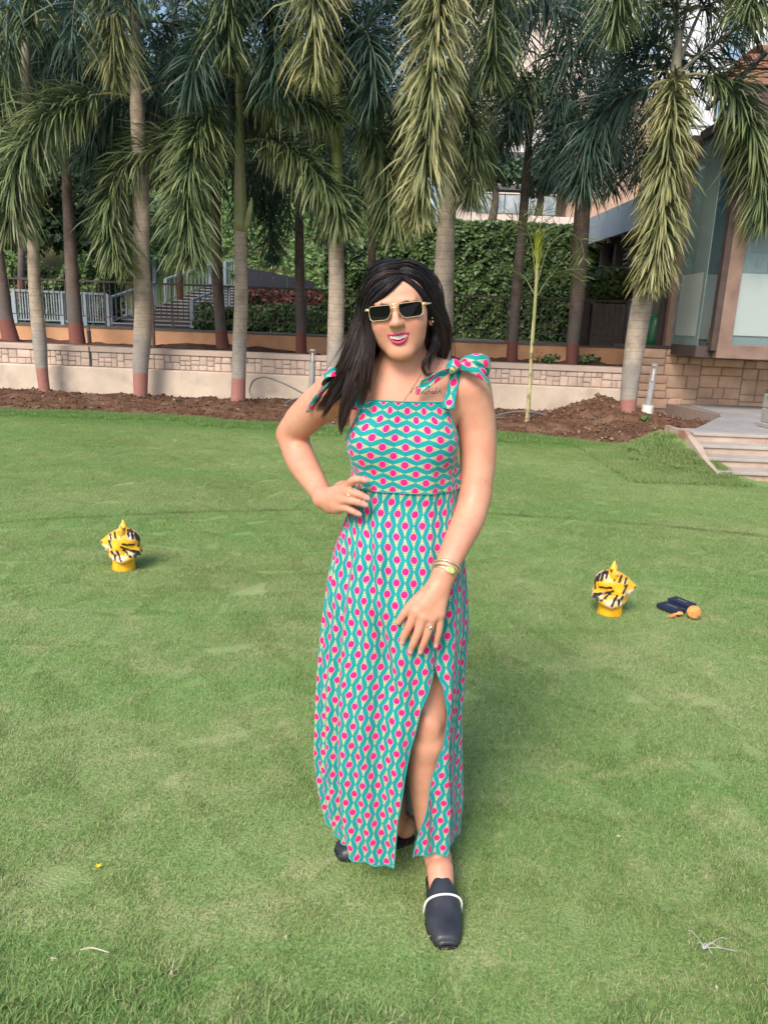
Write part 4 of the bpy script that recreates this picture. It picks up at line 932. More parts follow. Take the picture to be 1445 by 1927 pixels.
palm('thick pale palm directly behind the person with the largest hanging frond', 11.3, [(826, 790, 74), (828, 700, 72), (833, 600, 71), (835, 520, 70), (839, 430, 64), (845, 330, 58), (852, 230, 50), (858, 150, 42)], 'f',
     [(857, 180, 48), (860, 100, 44), (864, 0, 36), (868, -120, 24)], m_shaft_g,
     [([(862, -60, 0), (850, -160, -.5), (838, -120, -1.0), (828, 0, -1.3), (815, 110, -1.45), (810, 210, -1.5), (800, 320, -1.5), (782, 420, -1.5)], 'lit', dict(n=1800, ln=.60, w=.036)),
      ([(862, -40, 0), (900, -120, -.4), (925, -60, -.7), (930, 60, -.8), (925, 150, -.8)], 'mid', dict(n=600)),
      ([(858, 150, 0), (878, 200, -.2), (890, 290, -.3), (885, 380, -.3)], 'mid', dict(n=600, ln=.5)),
      ([(855, 140, 0), (810, 150, .3), (760, 200, .4), (735, 300, .4), (740, 420, .4)], 'mid', dict(n=600, w=.032))],
     [(862, -20, 6, .1, PI - .1, 2.6, 'dark')])
palm('leaning palm with flared roots at the foot of the soil heap, nearest the patio steps', 10.9, [(1176, 812, 108), (1179, 797, 66), (1181, 770, 56), (1185, 720, 60), (1196, 640, 68), (1206, 580, 70), (1222, 480, 60), (1242, 350, 44), (1258, 240, 36), (1268, 160, 32)], 'f',
     [(1262, 230, 38), (1268, 170, 36), (1271, 130, 34), (1276, 60, 22)], m_shaft_g,
     [([(1272, 130, 0), (1268, 150, -.25), (1262, 220, -.45), (1254, 320, -.5), (1240, 440, -.5), (1222, 540, -.45)], 'lit', dict(n=1700, ln=.52, w=.034, t0=.06)),
      ([(1276, 150, 0), (1298, 140, -.1), (1330, 142, -.2), (1375, 165, -.3), (1412, 240, -.4), (1432, 340, -.4), (1440, 420, -.4)], 'mid', dict(n=1000, ln=.58, w=.030)),
      ([(1266, 168, 0), (1235, 164, .1), (1190, 172, .2), (1140, 205, .3), (1105, 280, .3), (1095, 360, .3)], 'dark', dict(n=800, stalk=m_rachis)),
      ([(1272, 130, 0), (1268, 20, -.1), (1240, -90, -.4), (1195, -110, -.7), (1168, -30, -.9), (1155, 70, -.9)], 'mid', dict(n=900, ln=.55, stalk=m_rachis_g)),
      ([(1276, 140, 0), (1315, 105, -.1), (1375, 60, -.2), (1450, 15, -.3), (1540, 10, -.3)], 'dark', dict(n=560, ln=.6, w=.026, r0=.03, stalk=m_rachis_g, droop=.8)),
      ([(1272, 120, 0), (1290, 20, 0), (1312, -80, -.2), (1350, -150, -.4)], 'dark', dict(r0=.032, stalk=m_rachis_g, t0=.5)),
      ([(1272, 120, 0), (1272, 20, 0), (1276, -80, .1), (1282, -150, .2)], 'dark', dict(r0=.034, stalk=m_rachis_g, t0=.5)),
      ([(1276, 120, 0), (1318, 20, .2), (1370, -60, .3), (1430, -100, .3)], 'dark', dict(r0=.030, stalk=m_rachis_g, t0=.4)),
      ([(1262, 200, 0), (1240, 160, .1), (1225, 120, .1), (1210, 80, .2), (1190, 60, .3)], 'dark', dict(n=200, t0=.4)),
      ([(1440, -200, -.4), (1430, -160, -.6), (1440, -60, -.8), (1400, 30, -.9)], 'mid', dict(n=500))],
     [(1270, 100, 5, .3, PI - .5, 2.4, 'dark', dict(n_l=260))])
# root flare fibres of that palm
rf = MB(); r = np.random.default_rng(3)
for k in range(60):
    a = r.uniform(0, 6.28); R1 = r.uniform(.18, .26); R2 = R1 + r.uniform(.05, .16)
    rf.tube([(cos(a)*R1*.8, sin(a)*R1*.8, .13), (cos(a)*R1, sin(a)*R1, .06), (cos(a+.1)*R2, sin(a+.1)*R2, -.02)], [.014, .010, .005], 4)
rf.build('root_mass', mat('root', (.20, .11, .09), (.30, .18, .15), 12, .95), palms[-1], kind='stuff')
# ---- rear row
RG = 'darker palms of the rear row'
palm('dark palm at the far edge of the rear row with a red brown foot', 15.2, [(22, 640, 58), (12, 600, 48), (4, 540, 44), (-8, 440, 40), (-16, 300, 34), (-20, 160, 28)], 'r', None, None,
     [], [(-20, 160, 10, -PI, PI, 2.8, 'dark')], RG)
palm('dark palm of the rear row rising just right of the leftmost pale palm', 15.0, [(147, 645, 54), (142, 600, 48), (136, 520, 44), (131, 430, 40), (127, 360, 34), (124, 250, 30), (122, 160, 26)], 'r', None, None,
     [([(124, 200, 0), (100, 170, .2), (60, 220, .3), (50, 330, .3)], 'dark', {}), ([(124, 230, 0), (150, 220, -.2), (185, 280, -.4), (190, 380, -.4)], 'dark', {})],
     [(122, 150, 9, -PI, PI, 2.8, 'dark'), (122, 240, 5, -2.6, -.4, 2.2, 'dark')], RG)
palm('dark rear palm with a rough blackened trunk between the stairs and the green shafted palm', 15.0, [(421, 660, 50), (416, 620, 40), (410, 540, 38), (407, 450, 36), (405, 380, 34), (402, 250, 28), (400, 160, 24)], 'r', None, None,
     [], [(400, 170, 8, -PI, PI, 2.4, 'dark'), (402, 300, 4, -2.9, -.2, 1.8, 'dark')], RG)
palm('slim dark rear palm standing before the black screen', 15.0, [(567, 662, 38), (566, 600, 34), (564, 520, 33), (563, 430, 31), (562, 410, 26)], 'r', [(563, 425, 27), (562, 380, 24), (561, 320, 16)], m_shaft_g,
     [([(562, 390, 0), (545, 350, -.2), (520, 350, -.4), (508, 410, -.5), (515, 490, -.5)], 'dark', dict(n=560, ln=.5, w=.03)),
      ([(562, 400, 0), (585, 380, -.2), (600, 400, -.3), (612, 450, -.3)], 'dark', dict(n=300, ln=.45))],
     [(561, 330, 10, -PI, PI, 2.4, 'dark')], RG)
palm('very slim dark rear palm half hidden behind the person and the ivy', 15.6, [(700, 655, 32), (700, 560, 28), (700, 480, 27), (699, 400, 26), (698, 300, 22)], 'r', None, None,
     [], [(698, 280, 7, -PI, PI, 2.2, 'dark')], RG)
palm('forked dark rear palm behind the young yellow green palm', 15.0, [(962, 680, 40), (966, 620, 36), (974, 520, 34), (983, 420, 32), (990, 330, 30), (996, 260, 22), (1003, 200, 16)], 'r', None, None,
     [([(992, 300, 0), (1010, 270, 0), (1040, 230, .1), (1070, 200, .1)], 'dark', dict(n=120, t0=.5)),
      ([(1000, 210, 0), (960, 180, -.4), (920, 210, -.6), (905, 300, -.6)], 'mid', dict(n=560, ln=.5)),
      ([(1000, 210, 0), (1010, 150, -.5), (990, 170, -.8), (975, 260, -.8)], 'mid', dict(n=560, ln=.5)),
      ([(1000, 200, 0), (950, 120, -.4), (900, 120, -.5), (885, 200, -.5)], 'dark', dict(n=500))],
     [(1003, 190, 7, -PI, PI, 2.2, 'dark', dict(n_l=220)), (1000, 20, 7, -PI, PI, 2.4, 'dark')], RG)
palm('broad dark rear palm before the end of the ivy wall', 14.6, [(1075, 685, 42), (1078, 640, 44), (1086, 560, 50), (1090, 480, 54), (1095, 400, 54), (1100, 330, 46), (1104, 260, 36)], 'r', None, None,
     [([(1104, 260, 0), (1075, 180, -.3), (1050, 200, -.5), (1045, 320, -.5)], 'dark', dict(n=560)),
      ([(1104, 260, 0), (1130, 200, -.3), (1150, 240, -.4), (1150, 360, -.4)], 'dark', dict(n=560))],
     [(1104, 250, 8, -PI, PI, 2.1, 'dark', dict(n_l=300)), (1110, 20, 7, -PI, PI, 2.6, 'dark')], RG)
palm('distant palm with only its dark crown showing above the second palm', 18.5, [(40, 560, 24), (42, 400, 22), (43, 200, 20), (44, 60, 16)], 'r', None, None, [], [(44, 60, 8, -PI, PI, 3.0, 'dark')], RG)
palm('distant palm with a dark crown high between the third and fourth front palms', 18.0, [(340, 560, 22), (336, 400, 20), (333, 200, 18), (330, 20, 15)], 'r', None, None, [], [(330, 10, 8, -PI, PI, 3.0, 'dark')], RG)
# ---- young palm
b = P(990, 808, 10.9); yp = thing('young_palm', 'young palm with a slim spotted stem and a bright yellow green spear leaf', 'palm tree', (b[0], 10.9, b[2] - .02))
m_yt = mat('young_stem', (0.30, 0.27, 0.13), (0.50, 0.48, 0.24), 14, .7, c3=(.16, .12, .07), s3=9)
trunk(yp, [(990, 808, 26), (992, 790, 18), (996, 730, 12), (1001, 640, 11), (1006, 570, 10), (1009, 520, 8)], 10.9, m_yt)
shaft(yp, [(1001, 650, 12), (1007, 560, 12), (1010, 505, 12), (1011, 470, 9)], 10.9, m_shaft)
m_spear = leaf_mat('spear_leaf', (.30, .36, .03), (.50, .52, .06), rough=.4, trans=.3)
frond(yp, pxpath([(1009, 530, 0), (1010, 500, 0), (1011, 465, 0), (1012, 450, 0)], 10.9), m_spear, 60, .26, .028, 555, .014, .15, .02, 3.5)
m_fr_y = leaf_mat('young_frond', (.05, .10, .03), (.16, .22, .07), tip=(.35, .36, .14), tipf=.6, rough=.42, trans=.3)
for i, pth in enumerate([[(1009, 540, 0), (1000, 460, 0), (985, 420, -.1), (960, 420, -.2), (930, 450, -.2)], [(1009, 540, 0), (1030, 470, 0), (1060, 440, -.1), (1090, 450, -.1), (1100, 490, -.1)],
        [(1008, 560, 0), (985, 520, .1), (955, 500, .2), (925, 510, .2)], [(1009, 560, 0), (1035, 520, 0), (1065, 510, .1), (1090, 530, .1)], [(1009, 520, 0), (1014, 440, .1), (1020, 400, .2), (1000, 390, .3)]]):
    frond(yp, pxpath(pth, 10.9), m_fr_y, 90, .30, .018, 560 + i, .008, .3, .25, .8, None, 1.0)
# ================================================================ signed distance modelling
class Field:
    def __init__(s, xs, ys, zs):
        s.xs, s.ys, s.zs = [np.asarray(a, np.float32) for a in (xs, ys, zs)]
        s.f = np.full((len(xs), len(ys), len(zs)), 0.5, np.float32)
    def _block(s, lo, hi):
        sl = []
        for a, l, h in zip((s.xs, s.ys, s.zs), lo, hi):
            i0 = max(0, int(np.searchsorted(a, l)) - 1); i1 = min(len(a), int(np.searchsorted(a, h)) + 1); sl.append(slice(i0, max(i1, i0)))
        X = s.xs[sl[0]][:, None, None]; Y = s.ys[sl[1]][None, :, None]; Z = s.zs[sl[2]][None, None, :]
        return tuple(sl), X, Y, Z
    def apply(s, fn, lo, hi, k=0.01, mode='u'):
        lo = np.array(lo) - k * 2 - .012; hi = np.array(hi) + k * 2 + .012
        sl, X, Y, Z = s._block(lo, hi)
        if min(len(s.xs[sl[0]]), len(s.ys[sl[1]]), len(s.zs[sl[2]])) == 0: return
        d = fn(X, Y, Z).astype(np.float32); a = s.f[sl]
        if mode == 'u':
            h = np.maximum(k - np.abs(a - d), 0) / max(k, 1e-6); s.f[sl] = np.minimum(a, d) - h * h * k * .25
        else:
            h = np.maximum(k - np.abs(a + d), 0) / max(k, 1e-6); s.f[sl] = np.maximum(a, -d) + h * h * k * .25
    def cone(s, a, b, ra, rb, k=0.01, mode='u', sq=None):
        a = np.array(a, float); b = np.array(b, float); r = max(ra, rb)
        ab = b - a; L2 = float(ab @ ab) + 1e-12
        def fn(X, Y, Z):
            t = np.clip(((X - a[0]) * ab[0] + (Y - a[1]) * ab[1] + (Z - a[2]) * ab[2]) / L2, 0, 1)
            return np.sqrt((X - a[0] - t*ab[0])**2 + (Y - a[1] - t*ab[1])**2 + (Z - a[2] - t*ab[2])**2) - (ra + (rb - ra) * t)
        s.apply(fn, np.minimum(a, b) - r, np.maximum(a, b) + r, k, mode)
    def chain(s, pts, rs, k=0.01, n=None, mode='u'):
        if n:
            q = spline(np.column_stack([np.array(pts, float), rs]), n); pts, rs = q[:, :3], q[:, 3]
        for i in range(len(pts) - 1): s.cone(pts[i], pts[i+1], rs[i], rs[i+1], k if i == 0 else 0.0008, mode)
    def ell(s, c, r, k=0.01, R=None, mode='u'):
        c = np.array(c, float); r = np.array(r, float); R = np.eye(3) if R is None else R; m_ = float(r.max())
        def fn(X, Y, Z):
            x, y, z = X - c[0], Y - c[1], Z - c[2]
            u = R[0,0]*x + R[0,1]*y + R[0,2]*z; v = R[1,0]*x + R[1,1]*y + R[1,2]*z; w = R[2,0]*x + R[2,1]*y + R[2,2]*z
            k0 = np.sqrt((u/r[0])**2 + (v/r[1])**2 + (w/r[2])**2); k1 = np.sqrt((u/r[0]**2)**2 + (v/r[1]**2)**2 + (w/r[2]**2)**2)
            return k0 * (k0 - 1) / (k1 + 1e-9)
        s.apply(fn, c - m_, c + m_, k, mode)
    def surface(s):
        f = s.f; ins = f < 0
        c = ins[:-1, :-1, :-1].astype(np.int8)
        c = sum(ins[i:ins.shape[0]-1+i, j:ins.shape[1]-1+j, k:ins.shape[2]-1+k].astype(np.int8) for i in (0,1) for j in (0,1) for k in (0,1))
        act = (c > 0) & (c < 8); I = np.argwhere(act); n = len(I)
        idx = -np.ones(act.shape, np.int32); idx[tuple(I.T)] = np.arange(n)
        acc = np.zeros((n, 3)); cnt = np.zeros(n)
        corners = [(i, j, k) for i in (0,1) for j in (0,1) for k in (0,1)]
        for a_ in corners:
            for ax in range(3):
                if a_[ax]: continue
                b_ = list(a_); b_[ax] = 1
                fa = f[I[:,0]+a_[0], I[:,1]+a_[1], I[:,2]+a_[2]]; fb = f[I[:,0]+b_[0], I[:,1]+b_[1], I[:,2]+b_[2]]
                m_ = (fa < 0) != (fb < 0); t = np.where(m_, fa / np.where(m_, fa - fb, 1), 0)
                p = np.array(a_, float)[None] + np.zeros((n, 1)); p[:, ax] += t
                acc[m_] += p[m_]; cnt[m_] += 1
        loc = acc / cnt[:, None]
        V = np.empty((n, 3))
        for ax, arr in enumerate((s.xs, s.ys, s.zs)):
            g = arr.astype(float); V[:, ax] = g[I[:, ax]] + loc[:, ax] * (g[I[:, ax] + 1] - g[I[:, ax]])
        F = []
        for ax in range(3):
            o1, o2 = [(1, 2), (2, 0), (0, 1)][ax]
            sl0 = [slice(None)] * 3; sl1 = [slice(None)] * 3; sl0[ax] = slice(0, -1); sl1[ax] = slice(1, None)
            a_, b_ = ins[tuple(sl0)], ins[tuple(sl1)]; E = np.argwhere(a_ != b_)
            ok = (E[:, o1] > 0) & (E[:, o2] > 0) & (E[:, o1] < act.shape[o1]) & (E[:, o2] < act.shape[o2]); E = E[ok]
            st = a_[tuple(E.T)]
            def at(d1, d2):
                q = E.copy(); q[:, o1] += d1; q[:, o2] += d2; return idx[tuple(q.T)]
            quad = np.stack([at(-1,-1), at(0,-1), at(0,0), at(-1,0)], 1)
            quad[~st] = quad[~st][:, ::-1]; F.append(quad[(quad >= 0).all(1)])
        return V, np.concatenate(F)
def smooth_vf(V, F, it=1, lam=.5):
    for _ in range(it):
        A = np.zeros_like(V); C = np.zeros(len(V))
        for i in range(F.shape[1]):
            a, b = F[:, i], F[:, (i+1) % F.shape[1]]
            np.add.at(A, a, V[b]); np.add.at(C, a, 1); np.add.at(A, b, V[a]); np.add.at(C, b, 1)
        V = V + lam * (A / np.maximum(C, 1)[:, None] - V)
    return V
def axis(*segs):
    out = [segs[0][0]]
    for a, b, h in segs:
        while out[-1] < b - h * .5: out.append(out[-1] + h)
    return np.array(out)
def color_attr(me, name, col):
    a = me.color_attributes.new(name, 'FLOAT_COLOR', 'POINT'); a.data.foreach_set('color', np.column_stack([col, np.ones(len(col))]).astype(np.float32).ravel())

# ================================================================ the person
person = thing('person', 'smiling woman in a teal and pink dotted maxi dress and dark sunglasses on the lawn', 'person', (float(P(755, 963, 1.76)[0]), 1.76, 0))
PL = np.array(person.location)
def pob(name, me, m, parent=None, **kw):          # a mesh given in world coordinates, put under the person
    me.transform(Matrix.Translation(-Vector(person.location))); return ob(name, me, m, parent or person, **kw)

YT0 = 1.79
Hc = P(752, 583, 1.765)                             # head centre
tilt, yaw, nod = radians(8.5), radians(7), radians(3)
# local axes of the head: x to the picture's right, y away from the camera, z up
def rotm(ax, a):
    return np.array(Matrix.Rotation(a, 3, ax))
HR = rotm('Y', -tilt) @ rotm('Z', -yaw) @ rotm('X', nod)   # local -> world
HS = 0.98
def hw(p): return Hc + HR @ (np.asarray(p, float) * HS)
def hwv(p): return Hc + (np.asarray(p, float) * HS) @ HR.T
body = Field(axis((-.34, -.10, .0032), (-.10, .17, .0022), (.17, .30, .0032)),
             axis((1.36, 1.62, .0032), (1.62, 1.89, .0024), (1.89, 2.08, .0036)),
             axis((-.01, 1.33, .0032), (1.33, 1.62, .0022)))
# torso
def torso_prims(B):
    B.ell(P(758, 800, 1.805), (.128, .088, .165), .03)
    B.ell(P(708, 835, 1.745), (.062, .058, .062), .035); B.ell(P(806, 835, 1.745), (.062, .058, .062), .035)
    B.cone(P(762, 880, 1.80), P(764, 970, 1.80), .098, .100, .05)
    B.ell(P(735, 925, 1.80), (.085, .080, .10), .04); B.ell(P(792, 925, 1.80), (.085, .080, .10), .04)
    B.ell(P(760, 1030, 1.80), (.128, .096, .12), .05)
def shoulders(B):
    B.ell(P(755, 745, 1.81), (.115, .062, .06), .05)
    B.cone(P(735, 700, 1.81), P(640, 727, 1.83), .040, .036, .04)
    B.cone(P(780, 697, 1.81), P(868, 716, 1.82), .040, .040, .04)
    B.cone(hw((0, .012, -.06)), P(757, 722, 1.80), .050, .053, .03)
    # collar bones
    B.cone(P(745, 737, 1.765), P(650, 722, 1.795), .012, .012, .03); B.cone(P(768, 737, 1.765), P(860, 712, 1.795), .012, .012, .03)
torso_prims(body); shoulders(body)
# her right arm (hand on the hip) at the picture's left
body.chain([P(632, 738, 1.835), P(600, 762, 1.875), P(565, 795, 1.925), P(549, 818, 1.955)], [.050, .0475, .044, .0385], .03, 8)
body.chain([P(549, 818, 1.955), P(566, 865, 1.915), P(590, 905, 1.845), P(608, 934, 1.775)], [.0385, .040, .032, .0245], .012, 9)
# her left arm at the picture's right
body.chain([P(882, 733, 1.81), P(896, 800, 1.815), P(899, 870, 1.80), P(893, 935, 1.775)], [.054, .0475, .0435, .0385], .03, 9)
body.chain([P(893, 935, 1.775), P(882, 975, 1.745), P(861, 1020, 1.69), P(838, 1072, 1.635)], [.0385, .0395, .034, .0262], .012, 9)
# legs
body.chain([P(806, 1060, 1.80), P(805, 1250, 1.74), P(804, 1360, 1.695), P(804, 1392, 1.69)], [.080, .060, .051, .048], .04, 8)
body.chain([P(804, 1392, 1.69), P(802, 1450, 1.705), P(808, 1540, 1.705), P(822, 1608, 1.69)], [.048, .049, .039, .031], .02, 9)
body.ell(P(805, 1368, 1.655), (.028, .018, .032), .02)
body.ell(P(804, 1400, 1.665), (.016, .014, .016), .015)
_t = G(841, 1787, 0.0); _h = np.array([_t[0] - .012, _t[1] + .245, 0]); _d = (_t - _h)
FT = lambda t, z: _h + _d * t + np.array([0, 0, z])
body.chain([P(822, 1608, 1.70), FT(.26, .072), FT(.42, .047), FT(.60, .034), FT(.82, .024)], [.032, .035, .031, .026, .018], .02, 9)
body.ell(FT(.12, .045), (.027, .034, .036), .02)
body.chain([P(712, 1060, 1.81), P(706, 1300, 1.82), P(716, 1400, 1.84)], [.085, .062, .05], .04, 6)
body.chain([P(716, 1400, 1.84), P(732, 1480, 1.85), P(742, 1546, 1.84)], [.05, .048, .031], .02, 7)
_t = G(634, 1612, 0.0); _h = G(748, 1583, 0.0); _d = (_t - _h) / np.linalg.norm(_t - _h) * .235; _h = _t - _d
body.chain([P(742, 1546, 1.84), FT(.28, .070), FT(.45, .045), FT(.62, .033), FT(.82, .024)], [.032, .034, .030, .025, .018], .02, 9)
body.ell(FT(.12, .045), (.032, .027, .036), .02)

# head
H = lambda p, r, k=.01, mode='u', A=None: body.ell(hw(p), np.array(r) * HS, k, (HR if A is None else HR @ A).T, mode)
H((0, .018, .022), (.071, .086, .067), .012)
H((0, -.022, .006), (.066, .066, .068), .02)
H((0, -.034, -.036), (.050, .052, .062), .025)
H((.033, -.052, -.028), (.029, .031, .028), .02); H((-.033, -.052, -.028), (.029, .031, .028), .02)
H((.026, -.042, -.063), (.0245, .029, .026), .025); H((-.026, -.042, -.063), (.0245, .029, .026), .025)
H((0, -.066, -.092), (.028, .018, .018), .022)
H((0, -.052, .036), (.050, .030, .030), .025)
H((.024, -.080, .020), (.022, .010, .007), .012); H((-.024, -.080, .020), (.022, .010, .007), .012)
H((.030, -.083, -.002), (.016, .010, .009), .008, 's'); H((-.030, -.083, -.002), (.016, .010, .009), .008, 's')
for sx in (-1, 1):
    H((sx * .030, -.072, -.001), (.0125, .012, .011), .002)
body.cone(hw((0, -.083, .014)), hw((0, -.103, -.020)), .0065, .0085, .008)
H((0, -.106, -.0245), (.0105, .010, .009), .008)
H((.0108, -.097, -.027), (.0064, .010, .0064), .006); H((-.0108, -.097, -.027), (.0064, .010, .0064), .006)
H((.0060, -.103, -.0322), (.0032, .005, .0028), .002, 's'); H((-.0060, -.103, -.0322), (.0032, .005, .0028), .002, 's')
# smile: folds, open mouth, lips, all laid on the face as it is
def face_y(x, z):
    for y in np.arange(-.135, -.02, .0012):
        p = hw((x, y, z)); i = [min(len(a) - 1, int(np.searchsorted(a, q))) for a, q in zip((body.xs, body.ys, body.zs), p)]
        if body.f[i[0], i[1], i[2]] < 0: return y
    return -.09
for sx in (-1, 1):
    body.chain([hw((sx * .017, -.100, -.030)), hw((sx * .030, -.089, -.042)), hw((sx * .034, -.084, -.050))], [.0010, .0011, .0003], .006, 7, 's')
MZ = -.0540
_mx = np.linspace(-.036, .036, 13); _my = np.array([face_y(a, MZ_) for a in _mx for MZ_ in (-.0540,)]); _my = (_my + _my[::-1]) / 2; _my = np.convolve(np.r_[_my[0], _my, _my[-1]], [.25, .5, .25], 'valid')
print('mouth', np.round(_my, 4))
def mouth_y(x): return np.interp(np.abs(x), _mx[6:], _my[6:]) if np.ndim(x) else float(np.interp(abs(x), _mx[6:], _my[6:]))
up_ = [(x, mouth_y(x) - .0006, MZ + .0028 + 7.5 * x * x + .0012 * math.exp(-((abs(x) - .006) / .006) ** 2)) for x in np.linspace(-.0255, .0255, 13)]
lo_ = [(x, mouth_y(x) - .0004, MZ - .0142 + .0218 * (abs(x) / .0258) ** 2.3 + .0016 * 0) for x in np.linspace(-.0258, .0258, 13)]
op_ = [(x, mouth_y(x) - .001, MZ - .0055 + 13.5 * x * x) for x in np.linspace(-.0218, .0218, 9)]
body.chain([hw((x, y + .004, z)) for x, y, z in op_], [.0008, .0034, .0056, .0068, .0072, .0068, .0056, .0034, .0008], .003, None, 's')
body.chain([hw(p) for p in up_], [.0004] + [.0011, .0017, .0021, .0025, .0027] + [.0025] + [.0027, .0025, .0021, .0017, .0011] + [.0004], .002)
body.chain([hw(p) for p in lo_], [.0004, .0013, .0024, .0032, .0039, .0043, .0045, .0043, .0039, .0032, .0024, .0013, .0004], .002)
# ears
for sx in (-1, 1):
    H((sx * .071, .004, -.012), (.008, .017, .030), .006); H((sx * .077, -.002, -.010), (.006, .009, .018), .004, 's'); H((sx * .071, -.003, -.036), (.007, .008, .009), .005)

# hands: rings of joints given on the picture, depth beside it
def hand(palm, fingers, kp=.012):
    for a, b, ra, rb in palm: body.cone(a, b, ra, rb, kp)
    for f in fingers:
        pts = [q[0] for q in f]; rr = [q[1] for q in f]; body.chain(pts, rr, .004, 9)
YH = 1.603
hw1 = P(836, 1078, 1.632)
kn = [P(783, 1150, YH - .004), P(797, 1160, YH - .008), P(813, 1163, YH - .006), P(828, 1155, YH)]
hand([(hw1, kn[0], .0215, .0135), (hw1, kn[1], .022, .0135), (hw1, kn[2], .022, .013), (hw1, kn[3], .0205, .0125), (P(818, 1110, YH + .012), P(800, 1135, YH), .021, .016)],
     [[(kn[0], .0125), (P(768, 1182, YH - .002), .0098), (P(760, 1198, YH + .002), .0086), (P(757, 1209, YH + .006), .0066)],
      [(kn[1], .0122), (P(784, 1196, YH - .010), .0100), (P(776, 1214, YH - .006), .0086), (P(772, 1227, YH), .0066)],
      [(kn[2], .0120), (P(802, 1198, YH - .008), .0096), (P(795, 1215, YH - .004), .0084), (P(791, 1227, YH), .0064)],
      [(kn[3], .0110), (P(826, 1186, YH), .0086), (P(822, 1204, YH + .004), .0075), (P(820, 1216, YH + .008), .0058)],
      [(P(815, 1108, YH + .012), .017), (P(786, 1128, YH + .006), .0135), (P(764, 1150, YH + .004), .0105), (P(749, 1171, YH + .006), .0075)]])
YR = 1.705; w2 = P(610, 938, 1.772)
k2 = [P(655, 917, YR), P(651, 927, YR - .006), P(646, 941, YR - .006), P(641, 954, YR + .002)]
hand([(w2, k2[0], .022, .0125), (w2, k2[1], .022, .0125), (w2, k2[2], .022, .0125), (w2, k2[3], .0215, .0125), (P(622, 955, YR + .045), P(636, 956, YR + .02), .016, .016)],
     [[(k2[0], .012), (P(664, 904, YR - .024), .0096), (P(677, 902, YR - .030), .0084), (P(689, 904, YR - .028), .0064)],
      [(k2[1], .012), (P(667, 928, YR - .036), .0098), (P(681, 933, YR - .042), .0086), (P(692, 938, YR - .040), .0066)],
      [(k2[2], .012), (P(662, 942, YR - .034), .0098), (P(677, 946, YR - .040), .0086), (P(688, 950, YR - .038), .0066)],
      [(k2[3], .0112), (P(656, 958, YR - .022), .0088), (P(668, 964, YR - .028), .0078), (P(677, 968, YR - .026), .006)],
      [(P(628, 930, YR + .04), .015), (P(640, 915, YR + .07), .012), (P(655, 912, YR + .09), .010), (P(668, 915, YR + .10), .008)]])
V, F = body.surface(); V = smooth_vf(V, F, 1, .35)
del body
# pigment: lips, nails, cheeks, brows
hl = (V - Hc) @ HR / HS
def seg_d(p, pts):
    p = np.asarray(p); pts = np.asarray(pts); out = np.full(len(p), 9.0)
    for a, b in zip(pts[:-1], pts[1:]):
        ab = b - a; t = np.clip(((p - a) @ ab) / (ab @ ab + 1e-12), 0, 1); out = np.minimum(out, np.linalg.norm(p - a - t[:, None] * ab, axis=1))
    return out
SK = np.array([0.62, 0.332, 0.226]); col = np.tile(SK, (len(V), 1))
hm = (np.abs(hl) < .14).all(1); hi = np.where(hm)[0]; h = hl[hi]
def blend(ix, c, a):
    a = np.clip(a, 0, 1)[:, None]; col[ix] = col[ix] * (1 - a) + np.array(c) * a
for sx in (-1, 1):
    blend(hi, (0.62, 0.23, 0.17), np.exp(-((h[:, 0] - sx * .038) ** 2 + (h[:, 2] + .030) ** 2) / .016 ** 2) * (h[:, 1] < -.03) * .45)
    blend(hi, (0.24, 0.12, 0.08), np.exp(-((h[:, 0] - sx * .030) ** 2 + (h[:, 2] - .002) ** 2) / .016 ** 2) * (h[:, 1] < -.03) * .25)
    bp_ = [(sx * .014, -.085, .016), (sx * .028, -.085, .020), (sx * .044, -.07, .016)]
    blend(hi, (0.03, 0.02, 0.015), (seg_d(h * [1, .3, 1], np.array(bp_) * [1, .3, 1]) < .0030) * .9)
    blend(hi, (0.5, 0.2, 0.14), np.exp(-(np.abs(h[:, 0] - sx * .03) / .006) ** 2 - ((h[:, 2] + .048) / .014) ** 2) * (h[:, 1] < -.06) * .25)
du = seg_d(h, up_); dl = seg_d(h, lo_)
lipf = (h[:, 1] < -.066) * np.maximum(np.clip((.0012 + .0030 * (1 - (h[:, 0] / .0262) ** 2) - du) / .0008, 0, 1), np.clip((.0012 + .0048 * (1 - (h[:, 0] / .0262) ** 2) - dl) / .0008, 0, 1))
blend(hi, (0.52, 0.026, 0.135), lipf)
inner = (seg_d(h, [(x, y + .008, z) for x, y, z in op_]) < .0105) & (du > .0030) & (dl > .0052) & (h[:, 1] > mouth_y(h[:, 0]) + .0025) & (np.abs(h[:, 0]) < .0225) & (h[:, 2] < MZ + .003 + 7.5 * h[:, 0] ** 2) & (h[:, 2] > MZ - .0142 + .0218 * (np.abs(h[:, 0]) / .0258) ** 2.3)
col[hi[inner]] = (0.06, 0.01, 0.012)
KNU = [(q[0], .008) for q in []] + [(p, .007) for p in kn] + [(p, .007) for p in k2] + [(P(768, 1182, YH), .006), (P(784, 1196, YH - .01), .006), (P(802, 1198, YH - .008), .006), (P(826, 1186, YH), .006), (P(667, 928, YR - .036), .006), (P(662, 942, YR - .034), .006), (P(656, 958, YR - .022), .006), (P(664, 904, YR - .024), .006),
       (P(893, 935, 1.775), .035), (P(549, 818, 1.955), .035), (P(806, 1365, 1.67), .04), (hw((0, -.112, -.028)), .010), (P(822, 1640, 1.66), .03)]
for p_, s_ in KNU:
    a_ = np.exp(-((V - p_) ** 2).sum(1) / s_ ** 2) * .38; col = col * (1 - a_[:, None]) + np.array((.50, .20, .14)) * a_[:, None]
